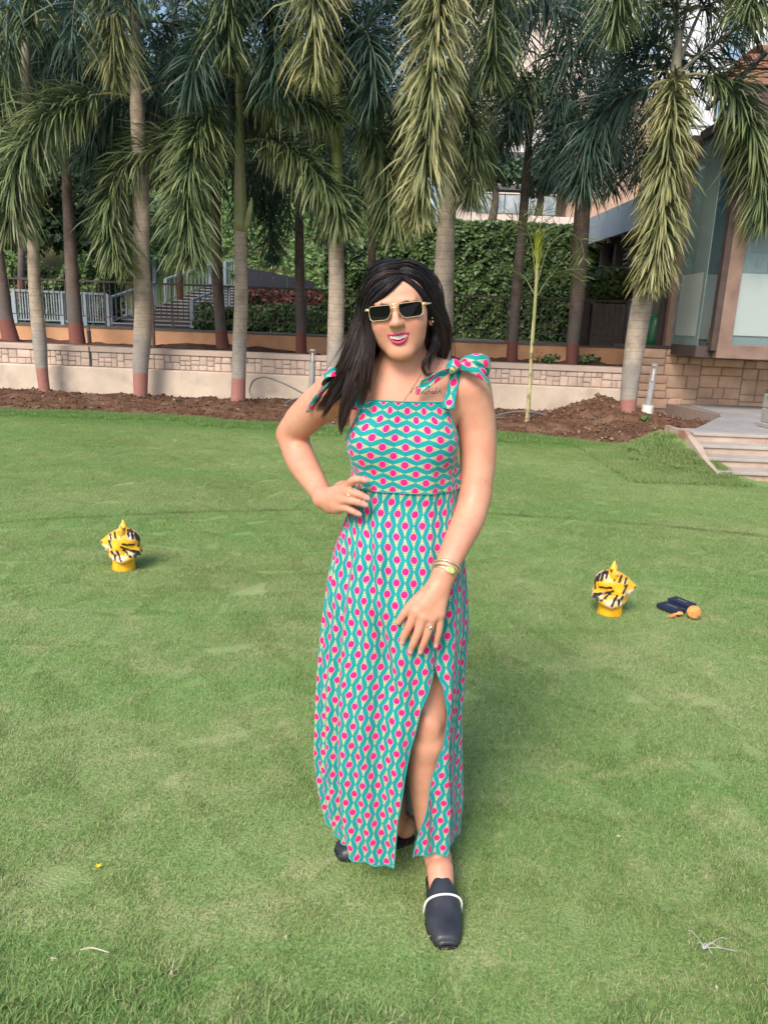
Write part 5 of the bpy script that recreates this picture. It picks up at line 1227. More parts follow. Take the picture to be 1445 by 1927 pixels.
def nails(tips, dirs, rr):
    for t, d, r_ in zip(tips, dirs, rr):
        d = d / np.linalg.norm(d); q = V - t; al = q @ d; lat = np.linalg.norm(q - al[:, None] * d, axis=1)
        front = q @ np.array([0.0, -1.0, .25]) > .15 * r_
        ix = np.where((np.abs(al + .001) < .0085) & (lat < r_ * 1.5) & front)[0]
        if len(ix): col[ix] = np.where((al[ix] > .0035)[:, None], (0.84, 0.72, 0.68), (0.78, 0.46, 0.42))
TL = [(P(757, 1209, YH + .006), P(760, 1198, YH)), (P(772, 1227, YH), P(776, 1214, YH - .006)), (P(791, 1227, YH), P(795, 1215, YH - .004)), (P(820, 1216, YH + .008), P(822, 1204, YH + .004)),
      (P(692, 938, YR - .040), P(681, 933, YR - .042)), (P(688, 950, YR - .038), P(677, 946, YR - .040)), (P(677, 968, YR - .026), P(668, 964, YR - .028)), (P(689, 904, YR - .028), P(677, 902, YR - .03))]
nails([a for a, b in TL], [a - b for a, b in TL], [.0064] * 8)
me = mesh('body', V, F, smooth=True); color_attr(me, 'pigment', col)
bvh_body = BVHTree.FromPolygons([tuple(p) for p in V], [tuple(int(i) for i in q) for q in F])
m_skin, nt, pb = new_mat('skin'); L = nt.links
ca = node(nt, 'ShaderNodeVertexColor'); ca.layer_name = 'pigment'
c_ = mixc(nt, ramp_(nt, noise_(nt, 22, 5, 'Object'), .35, .7), ca.outputs[0], mixc(nt, 1.0, ca.outputs[0], (.92, .82, .79), 'MULTIPLY'))
c_ = mixc(nt, ramp_(nt, noise_(nt, 6, 3, 'Object'), .4, .7), c_, mixc(nt, 1.0, c_, (.98, .88, .90), 'MULTIPLY'))
c_ = mixc(nt, ramp_(nt, noise_(nt, 150, 2, 'Object'), .70, .74), c_, mixc(nt, 1.0, c_, (.80, .62, .55), 'MULTIPLY'))
L.new(c_, pb.inputs['Base Color']); pb.inputs['Roughness'].default_value = .47; pb.inputs['Specular IOR Level'].default_value = .42
pb.inputs['Subsurface Weight'].default_value = .10; pb.inputs['Subsurface Radius'].default_value = (.012, .005, .003); pb.inputs['Subsurface Scale'].default_value = .8
bump_(nt, pb, noise_(nt, 260, 3, 'Object'), .2, .0012)
bodyo = pob('body', me, m_skin)
def skin_at(px, py, off=0.0):
    d = ray(px, py); d = d / np.linalg.norm(d); hit = bvh_body.ray_cast(Vector(CAMPOS), Vector(d))
    if hit[0] is None: return None
    return np.array(hit[0]) + np.array(hit[1]) * off
# teeth
m_teeth = mat('teeth', (.80, .76, .68), (.86, .82, .76), 50, .3)
tm = MB()
for i in range(-6, 7):
    x = i * .0036; w_ = .00172; y = mouth_y(x) + .0022; z1 = MZ + .003 + 6.5 * x * x; z0_ = MZ - (.0080 if abs(i) < 2 else .0072) + 14 * x * x
    a = [hw(p) for p in [(x - w_, y + .001, z0_ + .001), (x + w_, y + .001, z0_ + .001), (x + w_, y + .001, z1), (x - w_, y + .001, z1)]]
    b = [hw(p) for p in [(x - w_ * .7, y - .0012, z0_ + .0006), (x + w_ * .7, y - .0012, z0_ + .0006), (x + w_ * .8, y - .0012, z1), (x - w_ * .8, y - .0012, z1)]]
    tm.add(a + b, [(4,5,6,7), (0,1,5,4), (1,2,6,5), (3,0,4,7)])
pob('teeth', tm.mesh('teeth'), m_teeth)

# ---------------------------------------------------------------- dress cloth
def dress_mat(name, wash=0.0):
    m, nt, pb = new_mat(name); L = nt.links; M = lambda *a, **k: math_(nt, *a, **k)
    s_ = node(nt, 'ShaderNodeSeparateXYZ'); L.new(pos_(nt, 'UV'), s_.inputs[0]); u, v = s_.outputs[0], s_.outputs[1]  # u across the columns, v along them (metres)
    c, p = .0203, .0545
    ci = M('ROUND', M('DIVIDE', u, c)); dv = M('ABSOLUTE', M('SUBTRACT', u, M('MULTIPLY', ci, c)))
    par = M('MULTIPLY', M('MODULO', M('ABSOLUTE', ci), 2.0), .5)
    t = M('MULTIPLY', M('SUBTRACT', M('FRACT', M('ADD', M('DIVIDE', v, p), par)), .5), p); at_ = M('ABSOLUTE', t)
    d = M('SQRT', M('ADD', M('MULTIPLY', dv, dv), M('MULTIPLY', M('MULTIPLY', at_, at_), .92)))
    pink = M('LESS_THAN', d, .0082); ring = M('LESS_THAN', d, .0094)
    wch = M('SUBTRACT', .0067, M('MULTIPLY', M('SUBTRACT', at_, .006), .32))
    inside = M('MULTIPLY', M('LESS_THAN', dv, wch), M('GREATER_THAN', at_, .007))
    st = M('FRACT', M('DIVIDE', M('SUBTRACT', at_, M('MULTIPLY', M('MULTIPLY', dv, dv), 45)), .0038))
    yel = M('MULTIPLY', inside, M('LESS_THAN', st, .60))
    teal = mixc(nt, ramp_(nt, noise_(nt, 14, 3, 'Object'), .3, .7), (0.002, 0.235, 0.255), (0.008, 0.285, 0.295))
    yc = mixc(nt, ramp_(nt, at_, .009, .02), (0.66, 0.43, 0.11), (0.66, 0.58, 0.27))
    col = mixc(nt, yel, teal, yc)
    col = mixc(nt, ring, col, (0.42, 0.36, 0.52)); col = mixc(nt, pink, col, (0.74, 0.014, 0.165))
    if wash: col = mixc(nt, wash, col, (0.34, 0.42, 0.46))
    weave = noise_(nt, 900, 2, 'Object')
    L.new(col, pb.inputs['Base Color']); pb.inputs['Roughness'].default_value = .78; pb.inputs['Specular IOR Level'].default_value = .25
    pb.inputs['Sheen Weight'].default_value = .15
    bump_(nt, pb, weave, .15, .0006)
    return m
m_dress = dress_mat('dress_print'); m_lining = dress_mat('dress_reverse', .62)
m_teal = mat('teal_cloth', (0.006, 0.29, 0.29), (0.012, 0.35, 0.34), 30, .75)
dress = bpy.data.objects.new('dress', None); COL.objects.link(dress); dress.parent = person
TB = Field(axis((-.14, .21, .004)), axis((1.60, 1.96, .004)), axis((.9, 1.40, .004)))
torso_prims(TB); shoulders(TB); TV, TF = TB.surface(); TV = smooth_vf(TV, TF, 2)
tb_bvh = BVHTree.FromPolygons([tuple(p) for p in TV], [tuple(int(i) for i in q) for q in TF]); del TB
# bodice: rays from the torso's axis out to the skin, then a little ease
zw = P(760, 929, 1.69)[2]; cax = np.array([P(762, 860, 1.80)[0], 1.80])
NT_, NR_ = 150, 56; th = np.linspace(0, 2 * pi, NT_, endpoint=False) + pi / 2     # starts at the back
x_at = lambda px, py, Y: P(px, py, Y)[0]
def ztop_of(a):                                   # top edge by direction
    ca_, sa_ = cos(a), sin(a)                     # sa<0 front
    zf = P(750, 757, 1.70)[2]; zs = P(860, 838, 1.80)[2]; zb = zf - .03
    f = abs(ca_)
    base_ = zf if sa_ < 0 else zb
    if f > .80: t = min(1, (f - .80) / .20); return base_ + (zs - base_) * (t * t * (3 - 2 * t))
    return base_
rows = np.linspace(0, 1, NR_); BV = np.zeros((NR_, NT_, 3))
for j, a in enumerate(th):
    zt = ztop_of(a); dirv = Vector((cos(a), sin(a), 0))
    for i, t in enumerate(rows):
        z = zw + (zt - zw) * t; hit = tb_bvh.ray_cast(Vector((cax[0], cax[1], z)) + dirv * .6, -dirv)
        rad = (.6 - hit[3]) if hit[0] is not None else .1
        BV[i, j] = (rad, z, 0)
R_ = BV[:, :, 0]
for _ in range(3):
    R_ = (np.roll(R_, 1, 1) + np.roll(R_, -1, 1) + 2 * R_) / 4; R_[1:-1] = (R_[:-2] + R_[2:] + 2 * R_[1:-1]) / 4
Zb = BV[:, :, 1]
hug = np.clip((Zb - P(760, 800, 1.7)[2]) / .06, 0, 1)
ease = .0065 + .010 * np.exp(-((Zb - (zw + .02)) / .045) ** 2) * (.6 + .4 * np.sin(th * 5 + 1)[None])      # fullness above the waist seam
wr = .0022 * np.sin(th[None] * 13 + Zb * 20) * np.exp(-((Zb - zw) / .09) ** 2) + .0016 * np.sin(Zb * 130 + 2.5 * np.sin(th[None] * 2)) * np.exp(-((th[None] % (2 * pi) - pi * .1) / .8) ** 2)
cr = .005 * np.exp(-(((th[None] - 3*pi/2 + .75) + (Zb - zw) * 6 - .15) / .13) ** 2) * np.clip(1 - (Zb - zw) / .16, 0, 1)
Rr = R_ + ease + wr + cr
BX = np.stack([cax[0] + Rr * np.cos(th)[None], cax[1] + Rr * np.sin(th)[None] * 1.0, Zb], -1)
dseg = np.linalg.norm(np.diff(np.concatenate([BX, BX[:, :1]], 1), axis=1), axis=2); s_arc = np.concatenate([np.zeros((NR_, 1)), np.cumsum(dseg, 1)], 1)
s_use = np.tile(s_arc[NR_ // 2][None], (NR_, 1)); s_use = np.where(s_use > s_arc[NR_ // 2][-1] / 2, s_use - s_arc[NR_ // 2][-1], s_use)
BX2 = np.concatenate([BX, BX[:, :1]], 1); nc = NT_ + 1
s_full = np.tile(s_arc[NR_ // 2][None], (NR_, 1))
vz = np.concatenate([Zb, Zb[:, :1]], 1)
uvb = np.stack([vz + .004, s_full + .012], -1).reshape(-1, 2)         # columns run round the body here
Fb = grid_faces(NR_, nc)
bo = pob('bodice', mesh('bodice', BX2.reshape(-1, 3), Fb, uvb, smooth=True), m_dress, dress)
sol = bo.modifiers.new('thick', 'SOLIDIFY'); sol.thickness = .0014; sol.offset = 1
# hem band along the neckline and waist seam
top_ring = BX[-1] + np.stack([np.cos(th), np.sin(th), th * 0], 1) * .0015
tr_ = MB(); tr_.tube(np.vstack([top_ring, top_ring[:1]]), .0022, 5, False); tr_.build
pob('neck_binding', tr_.mesh('binding', True), m_teal, dress)
wb = BX[0] + np.stack([np.cos(th), np.sin(th), th * 0], 1) * .0008 + np.array([0, 0, .001])
pob('waist_seam', MB().tube(np.vstack([wb, wb[:1]]), .0016, 5, False).mesh('seam', True), m_teal, dress)

# skirt
sil = [(926, 668, 866), (960, 652, 867), (1000, 637, 869), (1050, 622, 873), (1100, 610, 877), (1180, 600, 878), (1270, 595, 868), (1350, 592, 860), (1430, 592, 860), (1500, 599, 863), (1560, 614, 858), (1640, 640, 850)]
YC = 1.765
zz_ = np.array([P(760, a, YC)[2] for a, _, _ in sil]); xl = np.array([P(b, a, YC)[0] for a, b, _ in sil]); xr_ = np.array([P(c, a, YC)[0] for a, _, c in sil])
o_ = np.argsort(zz_); zi_, xl, xr_ = zz_[o_], xl[o_], xr_[o_]
_in = np.interp(zi_, [.1, .8, zw - .05, zw], [.017, .014, .004, 0]); xl = xl + _in; xr_ = xr_ - _in * .25
def xz(pts, Y): q = np.array([P(a, b, Y) for a, b in pts]); o = np.argsort(q[:, 2]); return q[o, 2], q[o, 0]
zL, xLp = xz([(850, 926), (838, 1100), (820, 1270), (789, 1339), (775, 1398), (760, 1463), (747, 1543), (741, 1642), (737, 1680)], 1.61)
zR, xRp = xz([(850, 926), (838, 1100), (820, 1270), (833, 1318), (835, 1368), (828, 1433), (820, 1487), (803, 1555), (783, 1615), (770, 1660)], 1.61)
NZ, NTs = 190, 260
zap = P(820, 1270, 1.61)[2]
SV = np.zeros((NZ, NTs, 3)); tt = np.linspace(0, 1, NTs)
bdep = lambda z: np.interp(z, [0.1, .3, .5, .8, .95, zw - .03, zw + .02], [.165, .165, .160, .152, .135, .106, .100])
ycen = lambda z: np.interp(z, [0.1, .5, .8, .95, zw], [1.775, 1.765, 1.77, 1.785, cax[1] + .004])
def hem_z(s):                                     # s 0..1 round the skirt from the slit's right edge over the back to its left edge
    return .104 + .022 * np.exp(-(s / .10) ** 2) + .012 * (1 - s) + .055 * np.exp(-((s - .70) / .14) ** 2) - .075 * np.exp(-((s - .42) / .2) ** 2)
for i in range(NZ):
    t = i / (NZ - 1)
    z = (zw + .004) + (hem_z(tt) - zw - .004) * t            # per column
    zc_ = z.mean(); X0_, X1_ = np.interp(zc_, zi_, xl), np.interp(zc_, zi_, xr_)
    cx_, a_ = (X0_ + X1_) / 2, (X1_ - X0_) / 2; b_ = bdep(zc_)
    gl = np.interp(zc_, zL, xLp); g_r = np.interp(zc_, zR, xRp)
    if zc_ > zap: gl = g_r = np.interp(zc_, zR, xRp)
    iv_ = lambda v_: math.copysign(abs(min(.98, max(-.98, v_))) ** (2.25 / 2), v_)
    tl = -math.acos(iv_((gl - cx_) / a_)); tr__ = -math.acos(iv_((g_r - cx_) / a_))  # negative: front
    ang = tr__ + (tl + 2 * pi - tr__) * tt
    e = 2 / 2.25; cxs = np.sign(np.cos(ang)) * np.abs(np.cos(ang)) ** e; sns = np.sign(np.sin(ang)) * np.abs(np.sin(ang)) ** e
    gw = np.clip((zw - z) / .75, 0, 1); full = gw ** .8
    am = ang % (2 * pi); left = np.exp(-((np.abs(am - pi * 1.02)) / .62) ** 2); rightw = np.exp(-((np.minimum(am, 2 * pi - am)) / .5) ** 2)
    fold = .0115 * np.sin(am * 30 + 2.0 * np.sin(z * 3)) * left * full ** .6 + .0075 * np.sin(am * 17 + 1 + 1.5 * z) * full + .0085 * np.sin(am * 9 + 2 - z * 1.2) * full + .005 * np.sin(am * 24 + z * 2) * rightw * full
    gat = .0022 * np.sin(am * 38) * np.clip(1 - (zw - z) / .14, 0, 1) * np.clip((zw - z) / .02, 0, 1)
    # drag line from the waist at the hand down towards the slit
    fx = np.interp(z, [.45, .62, .8, .95, zw], [.080, .036, -.014, -.035, -.045]) ; X = cx_ + a_ * cxs
    dr_ = -.013 * np.exp(-((X - fx) / .012) ** 2) + .010 * np.exp(-((X - fx - .022) / .016) ** 2) - .004 * np.exp(-((X - fx + .055) / .02) ** 2)
    dr_ = dr_ * (np.sin(ang) < 0) * np.exp(-((z - .8) / .26) ** 2)
    belly = .010 * np.exp(-((z - .50) / .12) ** 2) * np.exp(-((X - P(806, 1380, 1.62)[0]) / .05) ** 2) * (np.sin(ang) < 0)
    r_ = fold + gat + dr_ + belly
    n_ = np.stack([np.cos(ang), np.sin(ang)], 1)
    SV[i, :, 0] = X + n_[:, 0] * r_; SV[i, :, 1] = ycen(zc_) + b_ * np.where(sns > 0, np.interp(zc_, [.1, .5], [.62, 1.0]), 1.0) * sns + n_[:, 1] * r_; SV[i, :, 2] = z
# match the waist ring of the bodice
for i in range(40):
    k = (1 - i / 40) ** 2
    a = np.arctan2(SV[i, :, 1] - cax[1], SV[i, :, 0] - cax[0]); rb_ = np.interp((a - pi / 2) % (2 * pi), np.r_[th - pi / 2, 2 * pi], np.r_[Rr[0], Rr[0, 0]]) - .002
    cur = np.hypot(SV[i, :, 0] - cax[0], SV[i, :, 1] - cax[1]); nr = cur * (1 - k) + rb_ * k
    SV[i, :, 0] = cax[0] + np.cos(a) * nr; SV[i, :, 1] = cax[1] + np.sin(a) * nr
if True:   # let the cloth of the side flap hang in to the leg
    pass
dcol = np.linalg.norm(np.diff(SV, axis=1), axis=2); arcR = np.concatenate([np.zeros((NZ, 1)), np.cumsum(dcol, 1)], 1); tot = arcR[:, -1:]
# print runs parallel to the slit's left edge in front, to its right edge at the side; join hidden at the back
wgt = 1 / (1 + np.exp(-(tt[None] - .5) * 400)); zrow = SV[:, :, 2].mean(1)
sL = np.interp(zrow, zL, xLp) - np.interp(zap, zL, xLp); sR = np.interp(zrow, zR, xRp) - np.interp(zap, zR, xRp); sL = np.where(zrow > zap, sR, sL)
lean = np.interp(zrow, [0, zap - .25, zap, zw], [.62, .62, .75, .75])[:, None]
ucol = (arcR + sR[:, None] * lean) * (1 - wgt) + (arcR - tot + sL[:, None] * lean) * wgt
drow = np.linalg.norm(np.diff(SV, axis=0), axis=2); vrow = -np.concatenate([np.zeros((1, NTs)), np.cumsum(drow, 0)], 0)
uvs_ = np.stack([ucol + .010, vrow], -1).reshape(-1, 2)
Fs = grid_faces(NZ, NTs)
Fs = Fs[:, ::-1].copy()
so = pob('skirt', mesh('skirt', SV.reshape(-1, 3), Fs, uvs_, smooth=True), m_dress, dress)
so.data.materials.append(m_lining)
sol = so.modifiers.new('thick', 'SOLIDIFY'); sol.thickness = .0016; sol.offset = -1; sol.material_offset = 1; sol.use_quality_normals = True
# close the seam above the slit is one line of columns: bind the slit edges and the hem
def edge_tube(pts, r=.0016): return MB().tube(pts, r, 5).mesh('edge', True)
iz = [i for i in range(NZ) if SV[i, :, 2].mean() <= zap]
pob('slit_edge', edge_tube(SV[iz, 0]), m_teal, dress); pob('slit_edge', edge_tube(SV[iz, -1]), m_teal, dress)
pob('hem_edge', edge_tube(SV[-1]), m_teal, dress)
bvh_dress = BVHTree.FromPolygons([tuple(p) for p in SV.reshape(-1, 3)] , [tuple(int(i) for i in q) for q in Fs])

# straps and bows: ribbons of the same cloth
def ribbon(name, pts, w, parent=dress, n=26, curl=.0, twist=None, thick=.0015, wid=None, off=(.0, .0)):
    """pts world points, w list of (3D width vectors)"""
    q = spline(np.column_stack([pts, w]), n); c, wv = q[:, :3], q[:, 3:6]; k = 7; s = np.linspace(-.5, .5, k)
    nrm = np.cross(np.gradient(c, axis=0), wv); nrm /= np.linalg.norm(nrm, axis=1)[:, None] + 1e-9
    V_ = c[:, None] + wv[:, None] * s[None, :, None] + nrm[:, None] * (curl * (1 - (2 * s) ** 2))[None, :, None] * np.linalg.norm(wv, axis=1)[:, None, None]
    L_ = np.r_[0, np.cumsum(np.linalg.norm(np.diff(c, axis=0), axis=1))]; W_ = np.linalg.norm(wv, axis=1)
    uv_ = np.stack([s[None] * W_[:, None] + off[0], np.repeat(L_[:, None], k, 1) + off[1]], -1).reshape(-1, 2)
    o = pob(name, mesh(name, V_.reshape(-1, 3), grid_faces(n, k), uv_, smooth=True), m_dress, parent)
    sm = o.modifiers.new('thick', 'SOLIDIFY'); sm.thickness = thick; sm.offset = 0; return o
def sk(px, py, off=.004, fy=1.75):
    q = skin_at(px, py, off); return q if q is not None else P(px, py, fy)
vx = np.array([1.0, 0, 0])
# picture right strap: from the neckline over the shoulder and down the back
p0, p1, p2, p3 = sk(843, 762, .006), sk(850, 730, .006), sk(857, 706, .007), P(864, 692, 1.80)
ribbon('strap', np.array([P(843, 768, 1.715), p1 + (0, -.002, 0), p2, p3 + (0, 0, .004), P(864, 697, 1.85), P(858, 720, 1.885)]), np.array([vx * .027, vx * .024, vx * .022, vx * .02, vx * .02, vx * .02]), curl=.08, off=(0, .01))
ribbon('strap', np.array([P(668, 770, 1.72), sk(674, 735, .006, 1.76), sk(668, 712, .007, 1.79), P(664, 700, 1.81), P(664, 706, 1.86), P(668, 730, 1.885)]), np.array([vx * .026, vx * .024, vx * .022, vx * .02, vx * .02, vx * .02]), curl=.08, off=(0, .03))
# bow at picture right
kx = P(853, 690, 1.765)
knot = MB(); kv, kf = tube_vf(spline([P(845, 699, 1.755), P(852, 690, 1.745), P(860, 683, 1.765)], 8), [.006, .013, .0155, .016, .016, .015, .012, .006], 10)
uvk = np.stack([np.tile(np.arange(10) * .006, 8), np.repeat(np.arange(8) * .006, 10)], 1)
ko = pob('bow', mesh('bow', kv, grid_faces(8, 10, True), uvk, smooth=True), m_dress, dress)
ribbon('bow_loop', np.array([P(858, 688, 1.765), P(876, 678, 1.745), P(900, 676, 1.745), P(917, 684, 1.76), P(918, 697, 1.78), P(900, 694, 1.795), P(872, 688, 1.79), P(858, 686, 1.775)]),
       np.array([(0, .008, .012), (.002, .010, .020), (.002, .010, .026), (.004, .010, .026), (.004, .010, .026), (.002, .012, .022), (0, .010, .016), (0, .008, .010)]), ko, 30, .12, off=(.004, .0))
ribbon('bow_tail', np.array([P(860, 690, 1.758), P(878, 690, 1.735), P(896, 697, 1.728), P(912, 712, 1.735), P(918, 722, 1.745)]),
       np.array([(0, .004, .014), (-.002, .004, .022), (-.006, .004, .028), (-.013, 0, .026), (-.014, 0, .024)]), ko, 22, .12, off=(.012, .02))
ribbon('bow_tail', np.array([P(852, 693, 1.748), P(838, 702, 1.728), P(820, 712, 1.712), P(803, 722, 1.705), P(788, 730, 1.702)]),
       np.array([(.004, 0, .014), (.009, 0, .022), (.012, 0, .030), (.012, 0, .034), (.011, 0, .034)]), ko, 22, .18, off=(.012, .035))
# bow at picture left, mostly under the hair
kl = pob('bow', mesh('bow', *[x for x in (tube_vf(spline([P(652, 712, 1.80), P(645, 706, 1.79), P(638, 704, 1.81)], 8), [.006, .012, .014, .015, .015, .014, .011, .006], 10)[0], grid_faces(8, 10, True))], uvk, smooth=True), m_dress, dress)
ribbon('bow_tail', np.array([P(640, 706, 1.79), P(622, 716, 1.78), P(605, 735, 1.79), P(592, 755, 1.81), P(584, 772, 1.825)]),
       np.array([(.008, 0, .012), (.014, 0, .016), (.022, .0, .015), (.024, 0, .012), (.022, 0, .012)]), kl, 22, .15, off=(.002, .02))
ribbon('bow_tail', np.array([P(652, 708, 1.775), P(660, 716, 1.755), P(668, 728, 1.74), P(672, 742, 1.735)]),
       np.array([(.014, 0, .006), (.02, 0, .010), (.026, 0, .010), (.026, 0, .008)]), kl, 18, .15, off=(.003, .005))
ribbon('bow_loop', np.array([P(645, 706, 1.79), P(628, 700, 1.77), P(612, 704, 1.78), P(608, 716, 1.80), P(625, 714, 1.82), P(643, 708, 1.80)]),
       np.array([(0, .006, .012), (.002, .01, .02), (.004, .01, .024), (.004, .01, .022), (0, .01, .018), (0, .006, .01)]), kl, 24, .1, off=(.006, .0))
# ---------------------------------------------------------------- hair
m_hair, nt, pb = new_mat('black_hair'); 
hu = node(nt, 'ShaderNodeSeparateXYZ'); nt.links.new(pos_(nt, 'UV'), hu.inputs[0])
hc = mixc(nt, hu.outputs[0], (0.005, 0.005, 0.009), (0.020, 0.016, 0.019))
hc = mixc(nt, ramp_(nt, hu.outputs[0], .93, .98), hc, (0.045, 0.028, 0.024))
hc = mixc(nt, math_(nt, 'MULTIPLY', math_(nt, 'POWER', hu.outputs[1], 2.0), .8), hc, (0.055, 0.028, 0.020))
nt.links.new(hc, pb.inputs['Base Color']); pb.inputs['Roughness'].default_value = .42; pb.inputs['Specular IOR Level'].default_value = .35
# under-mass: a cap on the skull and the fall behind the neck
hf = Field(axis((-.26, .20, .0035)), axis((1.62, 2.0, .0035)), axis((1.05, 1.64, .0035)))
HH = lambda p, r, k=.01, mode='u': hf.ell(hw(p), np.array(r) * HS, k, HR.T, mode)
HH((0, .026, .024), (.0745, .090, .071), .01)
HH((0, .045, -.03), (.078, .060, .085), .03)
hf.chain([hw((-.055, .035, .0)), P(690, 640, 1.80), P(678, 690, 1.81), P(660, 735, 1.80)], [.040, .040, .034, .012], .03, 9)
hf.chain([hw((.055, .035, .0)), P(818, 620, 1.81), P(822, 655, 1.83), P(812, 690, 1.85)], [.036, .030, .024, .012], .03, 9)
hf.cone(hw((0, .06, -.04)), P(740, 740, 1.88), .06, .05, .03)
# open the face
hf.ell(hw((.012, -.085, -.018)), np.array((.058, .080, .082)) * HS, .008, HR.T, 's')
HH((-.002, -.105, .010), (.054, .06, .066), .008, 's')
hV, hF = hf.surface(); hV = smooth_vf(hV, hF, 2); del hf
hair = pob('hair', mesh('hair', hV, hF, np.tile([.2, .1], (len(hV), 1)), smooth=True), m_hair)
def strands(locks, seed, r0=.00085, K=18):
    r = np.random.default_rng(seed); VV, UU = [], []; FF = []; base = 0
    for pts, spread, n, *opt in locks:
        n = int(n * 1.5); spread = [q * r.uniform(1.0, 1.25) for q in spread]
        g = spline(np.array(pts, float), K); sp_ = np.interp(np.linspace(0, 1, K), np.linspace(0, 1, len(spread)), spread)
        p_, t_, u_, w_ = frames(g)
        an = r.uniform(0, 6.28, n); rr = np.sqrt(r.uniform(0, 1, n)); ph = r.uniform(0, 6.28, (n, 2)); fq = r.uniform(.8, 2.2, n)
        T = np.linspace(0, 1, K)[None]
        wob = .18 * np.sin(T * fq[:, None] * 6 + ph[:, :1]); wob2 = .18 * np.cos(T * fq[:, None] * 5 + ph[:, 1:])
        A = (rr * np.cos(an))[:, None] + wob; B = (rr * np.sin(an))[:, None] + wob2
        endf = r.uniform(.80, 1.0, n)     # uneven ends
        C = g[None] + u_[None] * (A * sp_[None])[..., None] + w_[None] * (B * sp_[None])[..., None]
        ix = T * endf[:, None] * (K - 1); i0 = np.clip(ix.astype(int), 0, K - 2); fr = (ix - i0)[..., None]
        C = np.take_along_axis(C, i0[..., None].repeat(3, 2), 1) * (1 - fr) + np.take_along_axis(C, (i0 + 1)[..., None].repeat(3, 2), 1) * fr
        rad = r0 * (opt[0] if opt else 1) * r.uniform(.6, 1.5, n)[:, None] * np.clip(1.15 - T ** 3, .12, 1)
        uu = u_[None] * np.ones((n, 1, 1)); ww = w_[None] * np.ones((n, 1, 1))
        ring = [C + (uu * cos(a) + ww * sin(a)) * rad[..., None] for a in (0, 2.094, 4.189)]
        Vv = np.stack(ring, 2).reshape(-1, 3); VV.append(Vv)
        gf = grid_faces(K, 3, True); FF.append((gf[None] + (np.arange(n) * K * 3)[:, None, None]).reshape(-1, 4) + base); base += len(Vv)
        UU.append(np.stack([np.repeat(r.uniform(0, 1, n), K * 3), np.tile(np.repeat(np.linspace(0, 1, K), 3), n)], 1))
    return np.vstack(VV), np.vstack(FF), np.vstack(UU)
part = hw((.018, -.066, .088)); part2 = hw((.010, -.020, .126)); part3 = hw((.004, .04, .128))
_hw0 = hw
def _sq(p): p = np.array(p, float); p[2] = p[2] * (.76 if p[2] > 0 else 1); p[0] = p[0] - .22 * max(0, p[0] - .05) + .15 * max(0, -p[0] - .05); p[0] *= 1 - .22 * min(1, max(0, (p[2] - .035) / .05)); return p
def hw(p): return _hw0(_sq(p)) if np.ndim(p) == 1 else _hw0(p)
hk = hw
part, part2, part3 = hw((.026, -.066, .094)), hw((.020, -.020, .126)), hw((.010, .04, .126))
